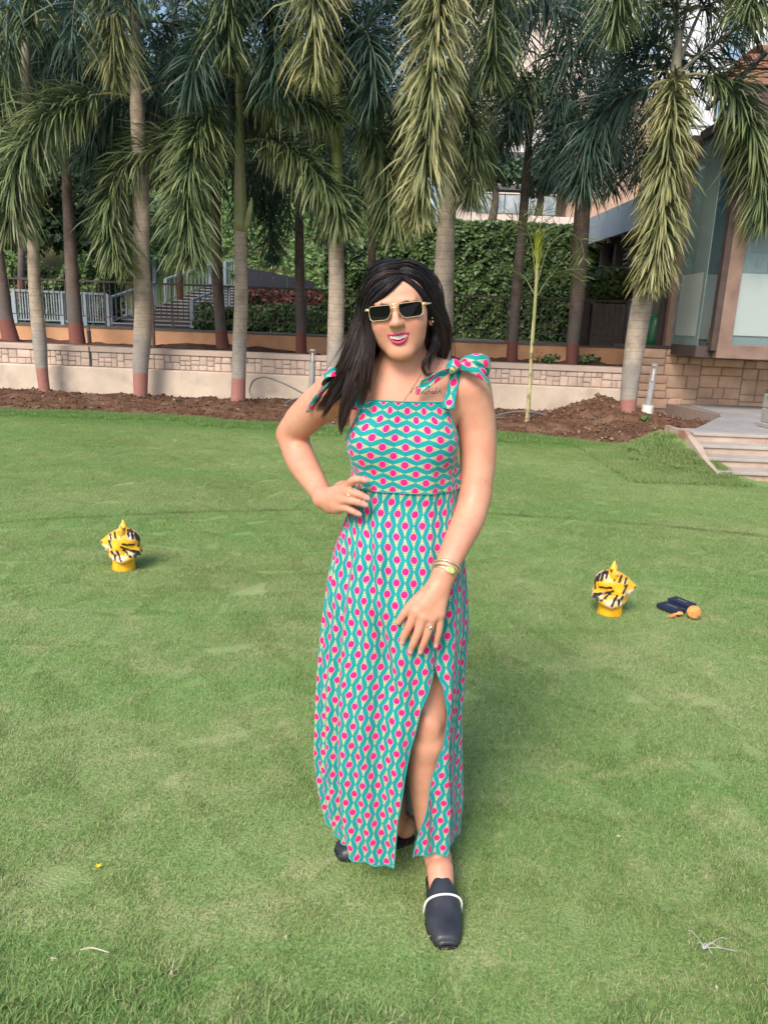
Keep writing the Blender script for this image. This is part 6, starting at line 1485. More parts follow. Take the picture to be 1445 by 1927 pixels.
LK = [
 # front sweep to the picture's left, down over the cheek and the shoulder
 ([part, hk((-.008, -.080, .086)), hk((-.046, -.068, .058)), hk((-.073, -.040, .010)), P(686, 650, 1.735), P(672, 705, 1.715), P(650, 770, 1.71), P(640, 815, 1.715)], [.004, .010, .011, .010, .012, .014, .012, .006], 260),
 ([hw((.014, -.05, .104)), hk((-.030, -.060, .100)), hk((-.066, -.035, .060)), hk((-.086, -.01, .0)), P(676, 650, 1.755), P(655, 705, 1.75), P(625, 745, 1.775), P(595, 775, 1.80)], [.006, .012, .012, .013, .015, .018, .014, .006], 300),
 ([part2, hk((-.036, -.03, .118)), hk((-.076, -.005, .070)), hk((-.092, .015, .0)), P(668, 645, 1.78), P(645, 700, 1.785), P(612, 735, 1.80), P(588, 765, 1.815)], [.008, .014, .014, .014, .016, .016, .012, .005], 260),
 ([part2, hk((-.036, .015, .126)), hk((-.078, .035, .070)), hk((-.092, .045, .0)), P(668, 650, 1.83), P(655, 700, 1.83), P(635, 740, 1.83)], [.010, .016, .016, .015, .016, .016, .008], 240),
 ([part, hk((.000, -.086, .074)), hk((-.034, -.082, .046)), hk((-.064, -.062, .008)), P(697, 640, 1.715), P(690, 690, 1.70), P(684, 735, 1.695), P(680, 765, 1.695)], [.003, .007, .007, .007, .010, .012, .010, .004], 170),
 ([part, hk((-.016, -.082, .076)), hk((-.056, -.060, .036)), P(690, 620, 1.735), P(690, 670, 1.72), P(693, 715, 1.70), P(696, 740, 1.70)], [.003, .008, .008, .008, .012, .010, .004], 150),
 ([part3, hk((-.040, .07, .115)), hk((-.080, .08, .05)), hk((-.088, .08, -.04)), P(682, 690, 1.88), P(668, 740, 1.88)], [.012, .02, .02, .02, .02, .01], 160),
 # loose ends
 ([P(676, 690, 1.725), P(668, 730, 1.705), P(652, 775, 1.70), P(640, 818, 1.705)], [.006, .008, .006, .003], 60),
 ([P(655, 690, 1.75), P(640, 730, 1.745), P(618, 765, 1.75), P(606, 790, 1.755)], [.008, .009, .007, .004], 60),
 ([P(660, 700, 1.72), P(648, 745, 1.71), P(640, 790, 1.715), P(644, 822, 1.72)], [.006, .006, .004, .002], 30),
 # stray hairs
 ([part2, hk((-.040, -.02, .125)), hk((-.088, .0, .070)), hk((-.100, .01, .0)), P(664, 660, 1.77), P(640, 715, 1.77), P(606, 765, 1.79)], [.010, .018, .018, .02, .03, .034, .03], 26, .7),
 ([part2, hk((.050, -.02, .118)), hk((.086, .0, .066)), hk((.094, .01, .0)), P(836, 630, 1.80), P(836, 680, 1.80), P(826, 715, 1.80)], [.008, .014, .014, .016, .02, .024, .02], 22, .7),
 # picture's right
 ([part, hk((.044, -.064, .070)), hk((.062, -.050, .036)), hk((.074, -.022, .000)), P(824, 612, 1.775), P(832, 645, 1.79), P(834, 672, 1.80)], [.004, .009, .009, .009, .011, .012, .006], 210),
 ([hw((.018, -.04, .108)), hk((.048, -.042, .100)), hk((.076, -.018, .055)), hk((.086, .0, .0)), P(832, 610, 1.79), P(838, 645, 1.81), P(838, 676, 1.82)], [.006, .011, .011, .012, .013, .012, .005], 230),
 ([part2, hk((.046, -.01, .118)), hk((.080, .01, .070)), hk((.092, .02, .0)), P(836, 615, 1.82), P(838, 650, 1.84), P(826, 690, 1.86)], [.008, .014, .014, .014, .014, .012, .006], 220),
 ([part3, hk((.046, .05, .118)), hk((.082, .06, .060)), hk((.088, .06, -.02)), P(830, 660, 1.89), P(815, 700, 1.90)], [.010, .018, .018, .018, .016, .008], 160),
 ([hk((.068, -.042, .04)), hk((.076, -.02, -.01)), P(820, 630, 1.76), P(812, 660, 1.735), P(796, 685, 1.72), P(802, 706, 1.73), P(822, 700, 1.76)], [.003, .004, .005, .006, .005, .005, .003], 34, .7),
 ([hk((.074, -.02, .0)), P(822, 640, 1.77), P(815, 665, 1.745), P(806, 690, 1.735), P(812, 705, 1.75)], [.004, .006, .007, .006, .004], 40, .8),
 ([hw((.006, .02, .112)), hw((.004, .05, .106)), hw((0, .09, .075)), hw((0, .11, .02)), hw((0, .10, -.05))], [.01, .03, .045, .05, .05], 260),
]
sV, sF, sU = strands(LK, 5)
hs = pob('strands', mesh('strands', sV, sF, sU, smooth=True), m_hair, hair, kind='stuff')

hw = _hw0
# ---------------------------------------------------------------- sunglasses
m_gold = mat('polished_gold', (0.86, 0.66, 0.38), (0.94, 0.76, 0.50), 30, .28, metal=.75)
m_lens = mat('black_lens', (.003, .003, .004), (.004, .004, .005), 5, .12, spec=.2)
gl_ = bpy.data.objects.new('sunglasses', None); COL.objects.link(gl_); gl_.parent = person
GY = -.1005
def lens_outline(sx):
    # angular lens: flat brow, lower outer corner, cut inner edge
    o = [(.0080, .0105), (.0140, .0140), (.0530, .0140), (.0600, .0105), (.0605, -.001), (.0590, -.0115), (.0530, -.0148), (.0220, -.0148), (.0145, -.0100), (.0085, -.001)]
    return [(sx * x, GY + 5.2 * x * x, z * 1.10 + .0015) for x, z in o]
def rounded(pts, n=44):
    p = np.array(pts + pts[:1]); q = []
    for a, b in zip(p[:-1], p[1:]):
        for t in np.linspace(.12, .88, 4): q.append(a * (1 - t) + b * t)
    return np.array(q)
for sx in (-1, 1):
    ol = rounded(lens_outline(sx)); W_ = np.array([hw(p) for p in ol]); bk = np.array([hw(p + np.array([0, .0022, 0])) for p in ol]); n = len(ol)
    mb = MB(); mb.add(np.vstack([W_, bk]), [tuple(range(n)) if sx > 0 else tuple(range(n))[::-1], tuple(range(n, 2*n))] + [(i, (i+1) % n, n + (i+1) % n, n + i) for i in range(n)])
    pob('lens', mb.mesh('lens'), m_lens, gl_)
    cl_ = np.vstack([W_, W_[:2]]); pob('rim', MB().tube(cl_, .0008, 6, False).mesh('rim', True), m_gold, gl_)
    pob('temple', MB().tube([hw(q) for q in ((sx*.0605, GY + .019, .009), (sx*.068, GY + .028, .009), (sx*.076, GY + .060, .008), (sx*.077, GY + .105, .004))], [.0022, .0026, .0018, .0016], 6).mesh('temple', True), m_gold, gl_)
    pob('hinge', MB().tube([hw(q) for q in ((sx*.0620, GY + .019, .0105), (sx*.0670, GY + .026, .0105), (sx*.069, GY + .034, .0095))], [.0022, .0030, .0022], 6).mesh('hinge', True), m_gold, gl_)
pob('bridge', MB().tube([hw(q) for q in ((-.0155, GY, .0165), (0, GY - .0015, .0175), (.0155, GY, .0165))], .0013, 6).mesh('bridge', True), m_gold, gl_)
pob('bridge', MB().tube([hw(q) for q in ((-.0105, GY, .0085), (0, GY - .003, .0105), (.0105, GY, .0085))], .0011, 6).mesh('bridge', True), m_gold, gl_)

# ---------------------------------------------------------------- jewellery and tattoo
for sx, px in ((1, 0), (-1, 0)):
    for dz, r_ in ((-.034, .0026), (-.026, .0019)):
        q = hw((sx * .0745, -.013, dz)); pob('earring', MB().tube([q + np.array([0, -.002, 0]), q + np.array([0, -.0045, 0])], [r_, r_ * .6], 8).mesh('earring'), m_gold, person)
def on_skin(pts, off=.0012, n=40):
    q = spline(np.array([(a, b, 0) for a, b in pts], float), n); out = []
    for a, b, _ in q:
        s_ = skin_at(a, b, off)
        if s_ is not None and s_[1] < 1.83: out.append(s_)
    return np.array(out)
nk = MB()
for pts in ([(722, 672), (712, 700), (705, 725), (703, 756)], [(797, 683), (790, 705), (775, 730), (758, 756)]):
    q = on_skin(pts, .0014, 60)
    for i in range(0, len(q) - 1, 2): nk.tube([q[i], (q[i] + q[i+1]) / 2, q[i+1]], [.0006, .0013, .0006], 4)
    nk.tube(q, .0006, 4)
pob('necklace', nk.mesh('necklace'), m_gold, person)
m_ink = mat('tattoo_ink', (.035, .03, .035), rough=.6)
tat = MB()
strokes = [[(774, 729), (777, 731), (775, 736), (772, 738), (775, 741)], [(781, 741), (785, 729)], [(780, 731), (786, 728), (790, 731), (786, 734), (783, 734), (788, 738), (793, 741)], [(794, 741), (796, 736), (796, 740), (799, 740)], [(799, 740), (802, 735), (801, 738), (803, 741), (800, 741)],
           [(804, 741), (808, 729), (805, 738), (808, 735), (810, 741)], [(811, 740), (813, 736), (816, 738), (813, 741), (817, 740)], [(817, 741), (822, 729), (818, 739), (821, 736), (823, 739), (819, 741)], [(824, 741), (828, 730), (826, 737), (829, 735), (830, 741)]]
for s_ in strokes:
    q = on_skin(s_, .0004, 14)
    if len(q) > 2: tat.tube(q, .00055, 4)
pob('tattoo', tat.mesh('tattoo'), m_ink, bodyo)

def bangle(px, py, ang, rx, rz_, w, Y, name, m, thick=.0016):
    pass
# wrist band geometry: rings about the forearm's axis
fa, fb_ = P(861, 1020, 1.69), P(838, 1072, 1.635); ax_ = fb_ - fa; ax_ /= np.linalg.norm(ax_)
e1 = np.cross(ax_, [0, 1, 0]); e1 /= np.linalg.norm(e1); e2 = np.cross(ax_, e1)
def band(t, r_, hwid, thick, tiltv=0.0, name='bracelet', m=m_gold, sq=1.0):
    c = fa + (fb_ - fa) * t; n = 40; V_ = []
    for i in range(n):
        a = i / n * 2 * pi; d = e1 * cos(a) + e2 * sin(a) * sq
        for dr, dw in ((0, -hwid), (thick, -hwid), (thick, hwid), (0, hwid)): V_.append(c + d * (r_ + dr) + ax_ * (dw + tiltv * cos(a)))
    return pob(name, mesh(name, np.array(V_), grid_faces(n, 4, False)[:0] if False else np.array([[i*4+j, i*4+(j+1)%4, ((i+1)%n)*4+(j+1)%4, ((i+1)%n)*4+j] for i in range(n) for j in range(4)])), m, person)
band(.885, .0298, .0022, .0018, -.004); band(.985, .0285, .0026, .0020, -.004)
wt = band(1.12, .0268, .0036, .0016, .0, 'wristwatch', mat('watch_gold', (.78, .60, .36), (.85, .68, .44), 40, .25, metal=1.0))
wc = fa + (fb_ - fa) * 1.12; wd = np.array([.15, -1.0, .05]); wd = wd - ax_ * (wd @ ax_); wd /= np.linalg.norm(wd); ws = np.cross(ax_, wd)
c0 = wc + wd * .0285 + ws * .001
def disc(c, r1, r2, h_, m, nm, parent, n=28):
    V_ = []; 
    for hh, k in ((0, 1), (h_, 1), (h_ * 1.2, .86)):
        for i in range(n): a = i / n * 2 * pi; V_.append(c + wd * hh + (ws * r1 * cos(a) + ax_ * r2 * sin(a)) * k)
    f = [tuple(range(2*n, 3*n)), tuple(range(n))[::-1]] + [(l*n+i, l*n+(i+1)%n, (l+1)*n+(i+1)%n, (l+1)*n+i) for l in range(2) for i in range(n)]
    return pob(nm, mesh(nm, np.array(V_), f), m, parent)
disc(c0 - wd * .003, .0118, .0096, .005, m_gold, 'watch_case', wt); disc(c0 + wd * .0030, .0094, .0072, .0008, mat('green_dial', (.42, .52, .16), (.52, .60, .24), 300, .15), 'dial', wt)
def finger_ring(a, b, t, r_, w_, m, nm='ring'):
    c = a + (b - a) * t; d = (b - a) / np.linalg.norm(b - a); f1 = np.cross(d, [0, 1, 0]); f1 /= np.linalg.norm(f1); f2 = np.cross(d, f1)
    mb = MB()
    for off_ in (-w_, w_): mb.tube([c + d * (off_ + .0008 * sin(i)) + (f1 * cos(i * 2*pi/20) + f2 * sin(i * 2*pi/20)) * r_ for i in range(21)], .0013, 5, False)
    mb.tube([c - f2 * (-r_ - .001) + f1 * .003 - d * .003, c - f2 * (-r_ - .002), c - f2 * (-r_ - .001) - f1 * .003 + d * .003], .002, 6)
    return pob(nm, mb.mesh(nm), m, person)
finger_ring(kn[2], P(802, 1198, YH - .008), .42, .0112, .0022, mat('silver', (.75, .74, .73), (.85, .84, .83), 50, .2, metal=1.0))
finger_ring(k2[1], P(667, 928, YR - .036), .75, .0108, .0018, m_gold)

# ---------------------------------------------------------------- shoes
m_leather = mat('black_leather', (.014, .017, .026), (.032, .037, .050), 18, .42, bump=.5, bdist=.002, bscale=45)
m_sole = mat('dark_sole', (.012, .011, .011), rough=.7); m_pearl = mat('white_band', (.72, .71, .69), (.80, .79, .77), 60, .4, bump=.3, bdist=.001, bscale=200)
def shoe(heel, toe, strap=True, W=.0455):
    heel = np.array(heel, float); toe = np.array(toe, float); d = toe - heel; Ln = np.linalg.norm(d); d /= Ln; s_ = np.array([d[1], -d[0], 0])
    o = bpy.data.objects.new('shoe', None); COL.objects.link(o); o.parent = person
    T_ = np.array([.36, .42, .5, .6, .7, .8, .88, .94, .982, 1.0]); HW = np.array([.0, .030, .037, .041, .0425, .040, .0355, .031, .0265, .015]) * W / .042
    HW[0] = .0335 * W / .042; TH = np.array([.088, .085, .079, .068, .056, .047, .041, .036, .0295, .014])
    q = spline(np.column_stack([T_, HW, TH]), 40); V_ = []; NA = 18
    for t, w_, h_ in q:
        for k in range(NA):
            a = pi * k / (NA - 1); x = cos(a); z = sin(a); e = .62
            V_.append(heel + d * t * Ln + s_ * w_ * np.sign(x) * abs(x) ** e + np.array([0, 0, .010 + (h_ - .010) * z ** .8]))
    V_ = np.array(V_); F_ = [tuple(r) for r in grid_faces(40, NA)[:, ::-1]] + [tuple(range(39 * NA, 40 * NA))]
    m_ = mesh('upper', V_, F_, smooth=True); u_ = pob('upper', m_, m_leather, o); sm = u_.modifiers.new('thick', 'SOLIDIFY'); sm.thickness = .002; sm.offset = -1
    # sole
    tS = np.linspace(0, 1, 30); ws_ = np.interp(tS, [0, .03, .1, .25, .45, .7, .88, .97, 1], [.012, .022, .029, .030, .033, .044, .036, .025, .016]) * W / .042
    out = [heel + d * t * Ln * 1.012 + s_ * w_ for t, w_ in zip(tS, ws_)] + [heel + d * t * Ln * 1.012 - s_ * w_ for t, w_ in zip(tS[::-1], ws_[::-1])]
    pob('sole', MB().prism([p + np.array([0, 0, .001]) for p in out], (0, 0, .011)).mesh('sole'), m_sole, o)
    if strap:
        t = .60; w_, h_ = .0475, .062; pts = []
        for k in range(15):
            a = pi * k / 14; pts.append(heel + d * (t * Ln + .004 * cos(a)) + s_ * w_ * cos(a) * 1.02 + np.array([0, 0, .014 + (h_ - .005) * sin(a) ** .5]) + d * -.0)
        pob('strap', MB().tube(pts, .0029, 8).mesh('strap', True), m_pearl, o)
    # seam
    sp_ = [heel + d * tt_ * Ln + s_ * x * .022 + np.array([0, 0, z]) for tt_, x, z in ((.5, 1, .0735), (.66, 1.0, .057), (.80, .72, .0475), (.84, 0, .0455), (.80, -.72, .0475), (.66, -1, .057), (.5, -1, .0735))]
    pob('stitching', MB().tube(spline(sp_, 30), .0009, 4).mesh('seam', True), mat('stitch', (.03, .032, .04)), o)
    return o
t1 = G(841, 1787, 0.0); shoe([t1[0] - .012, t1[1] + .245, 0], [t1[0], t1[1], 0])
t2 = G(634, 1612, 0.0); h2 = G(748, 1583, 0.0); dd_ = np.array(t2) - np.array(h2); dd_ /= np.linalg.norm(dd_); 
shoe(np.array(t2) - dd_ * .235, t2, True)

# ================================================================ painted tiger heads on the lawn
def tiger(label, px, py, facing, S_=1.0, turn=0.0):
    base = G(px, py, 0.0); t = thing('tiger_head', label, 'sculpture', tuple(base), 0, 'painted tiger heads on the lawn')
    f_ = Field(axis((-.15, .15, .004)), axis((-.13, .13, .004)), axis((-.01, .34, .004)))   # x: towards the muzzle
    f_.ell((-.012, 0, .195), (.098, .088, .080), .01)
    f_.ell((.055, 0, .178), (.052, .052, .048), .03)
    f_.ell((.092, 0, .170), (.034, .036, .024), .02); f_.cone((.06, 0, .222), (.118, 0, .188), .020, .015, .02); f_.ell((.121, 0, .183), (.010, .014, .010), .006)
    f_.ell((.084, 0, .137), (.026, .028, .015), .008)
    for s in (-1, 1):
        f_.ell((.080, s * .022, .158), (.024, .020, .018), .012); f_.ell((.03, s * .062, .150), (.045, .030, .042), .02)
        f_.ell((.062, s * .046, .205), (.010, .010, .009), .006)
    # ruff round the jaw
    for k in range(11):
        a = -pi * .5 + pi * 2 * k / 11; 
    for s in (-1, 1):
        f_.chain([(-.085, s * .035, .135), (-.055, s * .075, .105), (.0, s * .088, .085), (.045, s * .060, .085)], [.020, .024, .022, .014], .02, 8)
        f_.cone((.0, s * .07, .12), (-.005, s * .095, .075), .022, .006, .015); f_.cone((-.05, s * .06, .13), (-.075, s * .080, .105), .026, .012, .02); f_.cone((-.08, s * .03, .15), (-.104, s * .035, .112), .024, .014, .02)
    f_.ell((.02, 0, .10), (.07, .06, .05), .02)
    f_.ell((.104, 0, .148), (.022, .03, .0035), .003, None, 's')
    V_, F_ = f_.surface(); V_ = smooth_vf(V_, F_, 1, .4); n = len(V_); x, y, z = V_.T; ay = np.abs(y)
    yel = np.array([.78, .40, .012]); wht = np.array([.74, .66, .56]); blk = np.array([.018, .018, .024]); c = np.tile(yel, (n, 1))
    def bl(a, k): a = np.clip(a, 0, 1)[:, None]; c[:] = c * (1 - a) + k * a
    rg = lambda X0, Z0, rx, rz: np.clip(1.6 - 1.6 * np.sqrt(((x - X0) / rx) ** 2 + ((z - Z0) / rz) ** 2), 0, 1)
    nz = .5 + .5 * vnoise(V_, 14, 5)
    bl(rg(.10, .155, .045, .03), wht); bl(rg(.02, .095, .075, .032) * (.55 + .6 * nz), wht); bl(rg(.062, .222, .02, .014), wht); bl(rg(-.07, .245, .05, .045) * nz, wht); bl(rg(-.09, .12, .04, .03) * nz, wht); bl(rg(.04, .135, .04, .018) * .7, wht)
    bl(rg(-.092, .112, .030, .026) * (x < -.06) * 1.3, np.array([.05, .055, .07]))
    st = [[(-.062, .262), (-.072, .222)], [(-.083, .250), (-.094, .210)], [(-.040, .270), (-.046, .238)], [(-.101, .228), (-.107, .190)], [(.012, .266), (.0, .236)], [(.040, .252), (.030, .228)],
          [(-.075, .180), (-.045, .184), (-.012, .190)], [(-.10, .130), (-.06, .145), (-.02, .158), (.0, .172)], [(-.060, .108), (-.035, .130), (-.015, .150)], [(.0, .085), (.012, .115), (.025, .145)], [(.040, .088), (.042, .12)],
          [(.075, .205), (.066, .182), (.058, .168)], [(.068, .236), (.062, .218)], [(.052, .130), (.058, .145)], [(-.115, .19), (-.10, .165)], [(-.02, .276), (.01, .277)]]
    d = np.full(n, 9.0)
    for s_ in st: d = np.minimum(d, seg_d(np.stack([x, z * 1.0], 1), np.array(s_)))
    bl(np.clip((.0078 + .0016 * vnoise(V_, 40, 8) - d) / .0012, 0, 1) * (ay > .012), blk)
    top = (z > .255); bl(np.clip((.005 - np.abs(((x + .07) % .034) - .017)) / .001, 0, 1) * top * (x < .03), blk)
    bl(rg(.124, .186, .010, .010), np.array([.10, .05, .06])); bl(rg(.062, .206, .0085, .0075) * (ay > .04), blk)
    me_ = mesh('head', V_, F_, smooth=True); color_attr(me_, 'pigment', c)
    m_, nt_, pb_ = new_mat('painted_plaster'); ca_ = node(nt_, 'ShaderNodeVertexColor'); ca_.layer_name = 'pigment'
    cc_ = mixc(nt_, ramp_(nt_, noise_(nt_, 30, 5, 'Object', rough=.7), .62, .72), ca_.outputs[0], (.72, .62, .5)); nt_.links.new(mixc(nt_, .35, ca_.outputs[0], cc_), pb_.inputs['Base Color'])
    pb_.inputs['Roughness'].default_value = .28; bump_(nt_, pb_, noise_(nt_, 40, 4, 'Object'), .25, .004)
    ho = ob('head', me_, m_, t)
    m_y = mat('yellow_paint', (.78, .40, .012), (.84, .47, .03), 12, .3, bump=.2, bdist=.003, c3=(.70, .30, .01), s3=9, coord='Object')
    nk_ = ob('neck', mesh('neck', *tube_vf([(0, 0, -.002), (0, 0, .006), (0, 0, .03), (0, 0, .07), (0, 0, .12)], [.072, .074, .070, .068, .060], 26)), m_y, t)
    nk_.data.polygons.foreach_set('use_smooth', [True] * len(nk_.data.polygons))
    for s in (-1, 1):
        e = tube_vf(spline([(-.005, s * .050, .245), (-.002, s * .062, .272), (.0, s * .066, .300), (.002, s * .066, .312)], 10), [.024, .0235, .022, .020, .018, .016, .013, .010, .006, .002], 14)
        eo = ob('ear', mesh('ear', *e, smooth=True), m_y, t)
        q = tube_vf([(.006, s * .066, .262), (.0135, s * .070, .275), (.010, s * .070, .290)], [.002, .010, .002], 10)
        ob('ear_lining', mesh('lining', *q, smooth=True), mat('pink_grey', (.5, .38, .36)), eo)
    t.rotation_euler = (0, 0, facing + turn); t.scale = (S_, S_, S_)
    return t
tiger('yellow painted tiger head standing alone on the lawn, its muzzle pointing away from the person', 234, 1070, pi, .90, radians(12))
tiger('yellow painted tiger head standing on the lawn beside the navy box and orange ball', 1146, 1154, 0.0, .88, radians(-14))

# ================================================================ small things on the lawn
YN = G(1275, 1155)
ca_ = mat('navy_card', (.012, .018, .045), (.018, .026, .06), 20, .35)
def small_box(label, px, py, ang, sx, sy, sz, words, lift=0):
    g = G(px, py); t = thing('gift_box', label, 'box', (g[0], g[1], lift + .012), ang)
    MB().box((-sx/2, -sy/2, 0), (sx/2, sy/2, sz), .003).build('case', ca_, t)
    lm = MB(); rr_ = random.Random(words)
    for k in range(words): x_ = (k - (words - 1) / 2) * .0095; lm.box((x_ - .003, -.0035 * rr_.uniform(.6, 1), sz + .0004), (x_ + .0025 * rr_.uniform(.5, 1.2), .0035, sz + .0008))
    lm.build('faint_print', mat('silver_print', (.40, .42, .45), rough=.4), t); return t
small_box('navy box with small silver lettering lying on the grass, nearer the tiger head', 1261, 1152, radians(-57), .130, .076, .024, 7)
small_box('navy box resting against the other box and touching the orange ball', 1281, 1143, radians(-57), .130, .072, .027, 6)
g = G(1303, 1166); m_or = mat('orange_wool', (.62, .24, .06), (.80, .40, .14), 60, .9, bump=.8, bdist=.004, bscale=90)
bl_ = thing('yarn_ball', 'round orange woolly ball lying on the grass by the navy boxes', 'ball', (g[0], g[1], .008)); 
r = np.random.default_rng(2); R3 = .0335
uvv, uff = tube_vf([(0, 0, R3 - R3 * cos(a)) for a in np.linspace(.02, pi - .02, 14)], [R3 * sin(a) for a in np.linspace(.02, pi - .02, 14)], 20)
bc = ob('core', mesh('core', uvv, uff, smooth=True), m_or, bl_); yb = MB()
for k in range(16):
    q = r.normal(size=3); q /= np.linalg.norm(q); a = np.cross(q, [.3, .5, .8]); a /= np.linalg.norm(a); b = np.cross(q, a)
    yb.tube([np.array([0, 0, R3]) + (a * cos(i * 2*pi/24) + b * sin(i * 2*pi/24)) * (R3 * .985) + q * R3 * .15 for i in range(25)], .0022, 5, False)
yb.build('wound_yarn', m_or, bl_, True)
g = G(1262, 1164); ts = thing('tassel', 'orange brown tassel lying between the navy box and the ball', 'tassel', (g[0], g[1], .012)); tm_ = MB()
for k in range(40):
    a = radians(-150) + r.normal(0, .16) ; L_ = r.uniform(.045, .075); x0 = .045; z0_ = r.uniform(.004, .014)
    tm_.tube(spline([(x0, .012, .010), (x0 - .02 + r.normal(0, .003), .004 + r.normal(0, .004), .014), (x0 + cos(a) * L_, .01 + sin(a) * L_ * .8, z0_ - .004)], 5), [.0016, .0014, .001, .001, .0008], 4)
tm_.build('threads', m_or, ts, kind='stuff'); ob('knot', mesh('knot', *tube_vf([(.03, .008, .012), (.042, .012, .014), (.056, .014, .014), (.066, .014, .012)], [.006, .011, .010, .004], 8), smooth=True), m_or, ts)

# straw, string, flower, leaves
st_m = mat('dry_straw', (.42, .36, .28), (.55, .48, .38), 30, .8)
g = G(180, 1789, .022); o = MB().tube(spline([g + (-.035, 0, 0), g + (-.01, .004, .004), g + (.035, -.004, 0)], 8), [.0012, .0017, .0019, .0019, .0018, .0017, .0014, .001], 6).build('dry_stalk', st_m, None, True); tag(o, 'short pale dry stalk lying in the longer foreground grass', 'stalk')
sg_ = MB(); b0 = G(1325, 1783, .026)
for dx, dy, k in ((.07, .03, 1), (.075, -.008, -1), (-.02, .05, 1), (.01, -.02, 1), (-.012, .012, -1), (.04, .004, 1)):
    sg_.tube(spline([b0, b0 + (dx * .4, dy * .2 + .006 * k, .008), b0 + (dx * .7, dy * .9, .004), b0 + (dx, dy, 0)], 12), .0007, 5)
for k in range(5): sg_.tube([b0 + (.007 * cos(a + k), .006 * sin(a * 1.5 + k), .004 + .003 * sin(a)) for a in np.linspace(0, 6, 14)], .0007, 5)
tag(sg_.build('white_string', mat('white_thread', (.42, .43, .41), rough=.8), None, True), 'tangle of thin white string lying on the grass near the dry patch', 'string')
g = G(186, 1630, .014); fl = thing('yellow_flower', 'tiny bright yellow fallen flower on the open lawn', 'flower', tuple(g))
for k in range(5): 
    a = k * 1.257; pe = MB(); pe.prism([(0, 0, 0), (.005 * cos(a - .5), .005 * sin(a - .5), .001), (.009 * cos(a), .009 * sin(a), .003), (.005 * cos(a + .5), .005 * sin(a + .5), .001)], (0, 0, .0008)); pe.build('petal', mat('yellow_petal', (.85, .62, .01), rough=.6) if k == 0 else bpy.data.materials['yellow_petal'], fl)
chips = MB(); r = np.random.default_rng(77)
lit = [(103, 1803), (540, 1764), (325, 1830), (1164, 1575), (1345, 1858)]
CH = 0
for px, py in lit:
    g = G(px, py, .018); L_ = r.uniform(.006, .010); a = r.uniform(0, 6.28)
    cmb = MB(); 
    for k in range(3): cmb.tube(spline([g, g + (cos(a + k) * L_ * .5, sin(a + k) * L_ * .5, .003), g + (cos(a + k * 1.3) * L_, sin(a + k * 1.3) * L_, .0)], 5), [.0012, .0016, .0014, .001, .0005], 4)
    o = cmb.build('dry_leaf_scrap', st_m, None); o['kind'] = 'thing'; tag(o, 'pale curled scrap of dry grass on the lawn', 'scrap', 'scraps of dry grass on the lawn')

# ---------------------------------------------------------------- garden lights, hose, sprouts in the bed
m_alu = mat('grey_metal', (.24, .24, .245), (.32, .32, .325), 10, .45)
m_pvc = mat('white_pipe', (.62, .60, .57), (.72, .70, .67), 8, .6, c3=(.5, .42, .35), s3=6)
def bollard(label, top, bot, Y, w, sleeve=None, lean=0):
    a, b = P(*bot, Y), P(*top, Y); t = thing('bollard_light', label, 'garden light', tuple(a), 0, 'cage headed garden lights'); d = b - a; r_ = w / 2 * mpp(Y, 1)
    cut = a + d * .74
    ob('pole', mesh('pole', *tube_vf([a - a, cut - a], [r_, r_], 14), smooth=False), m_alu, t)
    MB().tube([d, d * .965], [r_ * .95, r_], 14).build('cap', m_alu, t)
    cg = MB()
    for k in range(5):
        an = k * 2 * pi / 5; o_ = np.array([cos(an), sin(an), 0]) * r_ * .88; cg.tube([cut - a + o_, d * .97 + o_], r_ * .13, 5)
    cg.build('cage', m_alu, t); MB().tube([d * .76, d * .93], r_ * .35, 8).build('lamp_tube', mat('lamp_glass', (.5, .5, .48), rough=.3), t)
    if sleeve: MB().tube([a - a + np.array([0, 0, -.05]), d * sleeve], [r_ * 1.9, r_ * 1.85], 16).build('sleeve', m_pvc, t)
    return t
bollard('grey bollard light with a caged head in the soil just left of the person', (589, 657), (586, 752), 11.6, 12)
tp = P(583, 745, 11.55); MB().tube([(0, 0, -.2), (0, 0, .05)], .065, 14).build('white_stub', m_pvc, None, label='short white pipe stub around the cable at the foot of the bollard light', category='pipe'); bpy.data.objects['white_stub'].location = tuple(tp)
bollard('grey bollard light leaning in a white plastic sleeve beside the palm with flared roots', (1232, 684), (1210, 818), 10.8, 12, .42)
bollard('small grey bollard light standing in the upper bed before the orange wall', (166, 612), (170, 650), 15.4, 8)
bollard('small grey light post in the upper bed just right of the person', (1087, 660), (1089, 685), 15.0, 7)
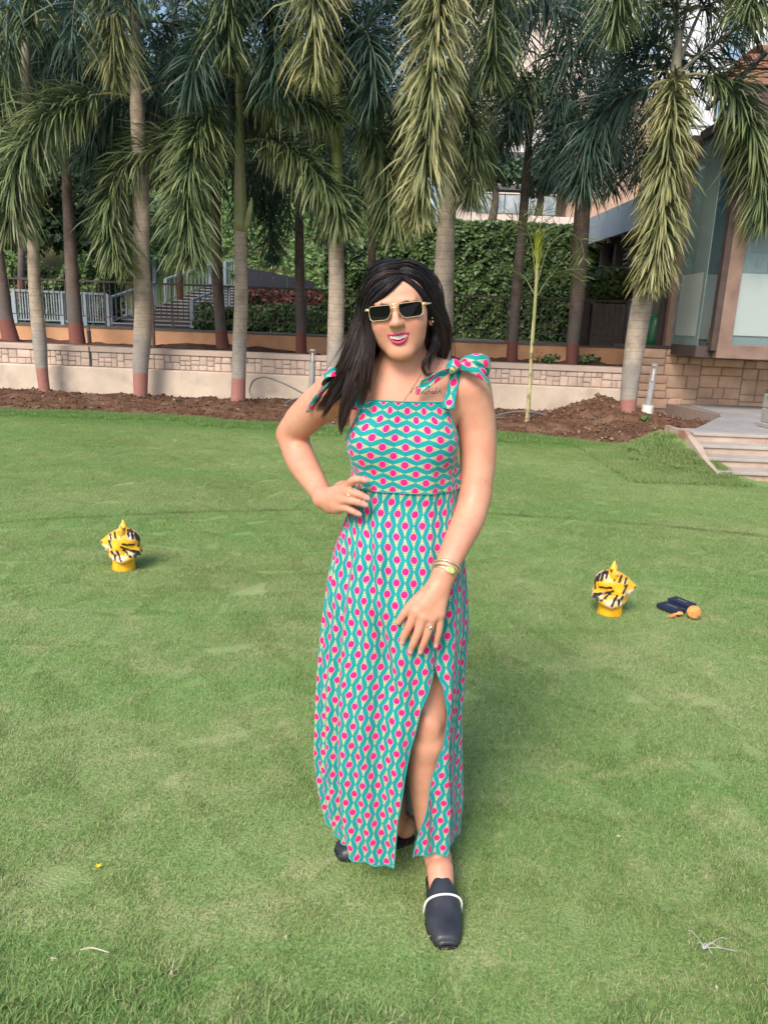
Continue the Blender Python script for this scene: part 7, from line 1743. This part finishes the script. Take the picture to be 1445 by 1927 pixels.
def hose(label, pts, r_, m):
    q = np.array([P(a, b, Y) for a, b, Y in pts]); o = MB().tube(spline(q, 50), r_, 6).build('cable', m, None, True); tag(o, label, 'cable'); return o
m_cab = mat('grey_cable', (.12, .12, .125), (.17, .17, .175), 5, .6)
hose('grey cable looping up against the cream wall by the bollard light', [(477, 752, 11.6), (470, 735, 11.75), (478, 716, 11.9), (500, 710, 11.9), (530, 720, 11.85), (555, 732, 11.75), (578, 745, 11.6)], .013, m_cab)
hose('grey cable running low along the soil to the bollard light', [(535, 760, 11.4), (550, 752, 11.5), (575, 747, 11.55)], .011, m_cab)
hose('dark hose lying over the soil behind the young palm', [(925, 784, 11.3), (960, 776, 11.4), (1000, 775, 11.4), (1040, 784, 11.2), (1075, 782, 11.0), (1110, 778, 10.9), (1160, 786, 10.8)], .012, m_cab)
hose('second dark hose arching between the person and the soil heap', [(925, 787, 11.2), (960, 786, 11.3), (995, 784, 11.35), (1020, 778, 11.4), (1060, 790, 11.0)], .010, m_cab)
sp_g = P(1209, 805, 10.5); sh = thing('green_sprout', 'small bright green sprout at the foot of the white pipe sleeve', 'plant', tuple(sp_g))
leaf_cloud('leaves', lambda r, n: ((lambda u: (u * np.array([.05, .05, .07]) + np.array([0, 0, .06]), u))(r.normal(size=(n, 3)))), 70, .05, leaf_mat('sprout', (.06, .16, .02), (.2, .34, .06)), 91, sh, kind='stuff')
for i, (px, lab) in enumerate([(1030, 'low dark leafy plant in the upper bed next to the person'), (1105, 'small leafy weed in the upper bed by the broad rear palm')]):
    g = P(px, 682, 14.6); s2 = thing('bed_plant', lab, 'plant', tuple(g))
    leaf_cloud('leaves', lambda r, n: ((lambda u: (u * np.array([.13, .08, .05]) + np.array([0, 0, .06]), u))(r.normal(size=(n, 3)))), 120, .07, m_ivy, 93 + i, s2, kind='stuff')
g = P(288, 600, 14.7); MB().tube([(0, 0, -.1), (0, 0, .95)], .035, 8).build('wooden_stake', m_wood, None, label='thin brown stake in the upper bed beside the thick trunked palm', category='stake'); bpy.data.objects['wooden_stake'].location = (g[0], 14.7, .85)
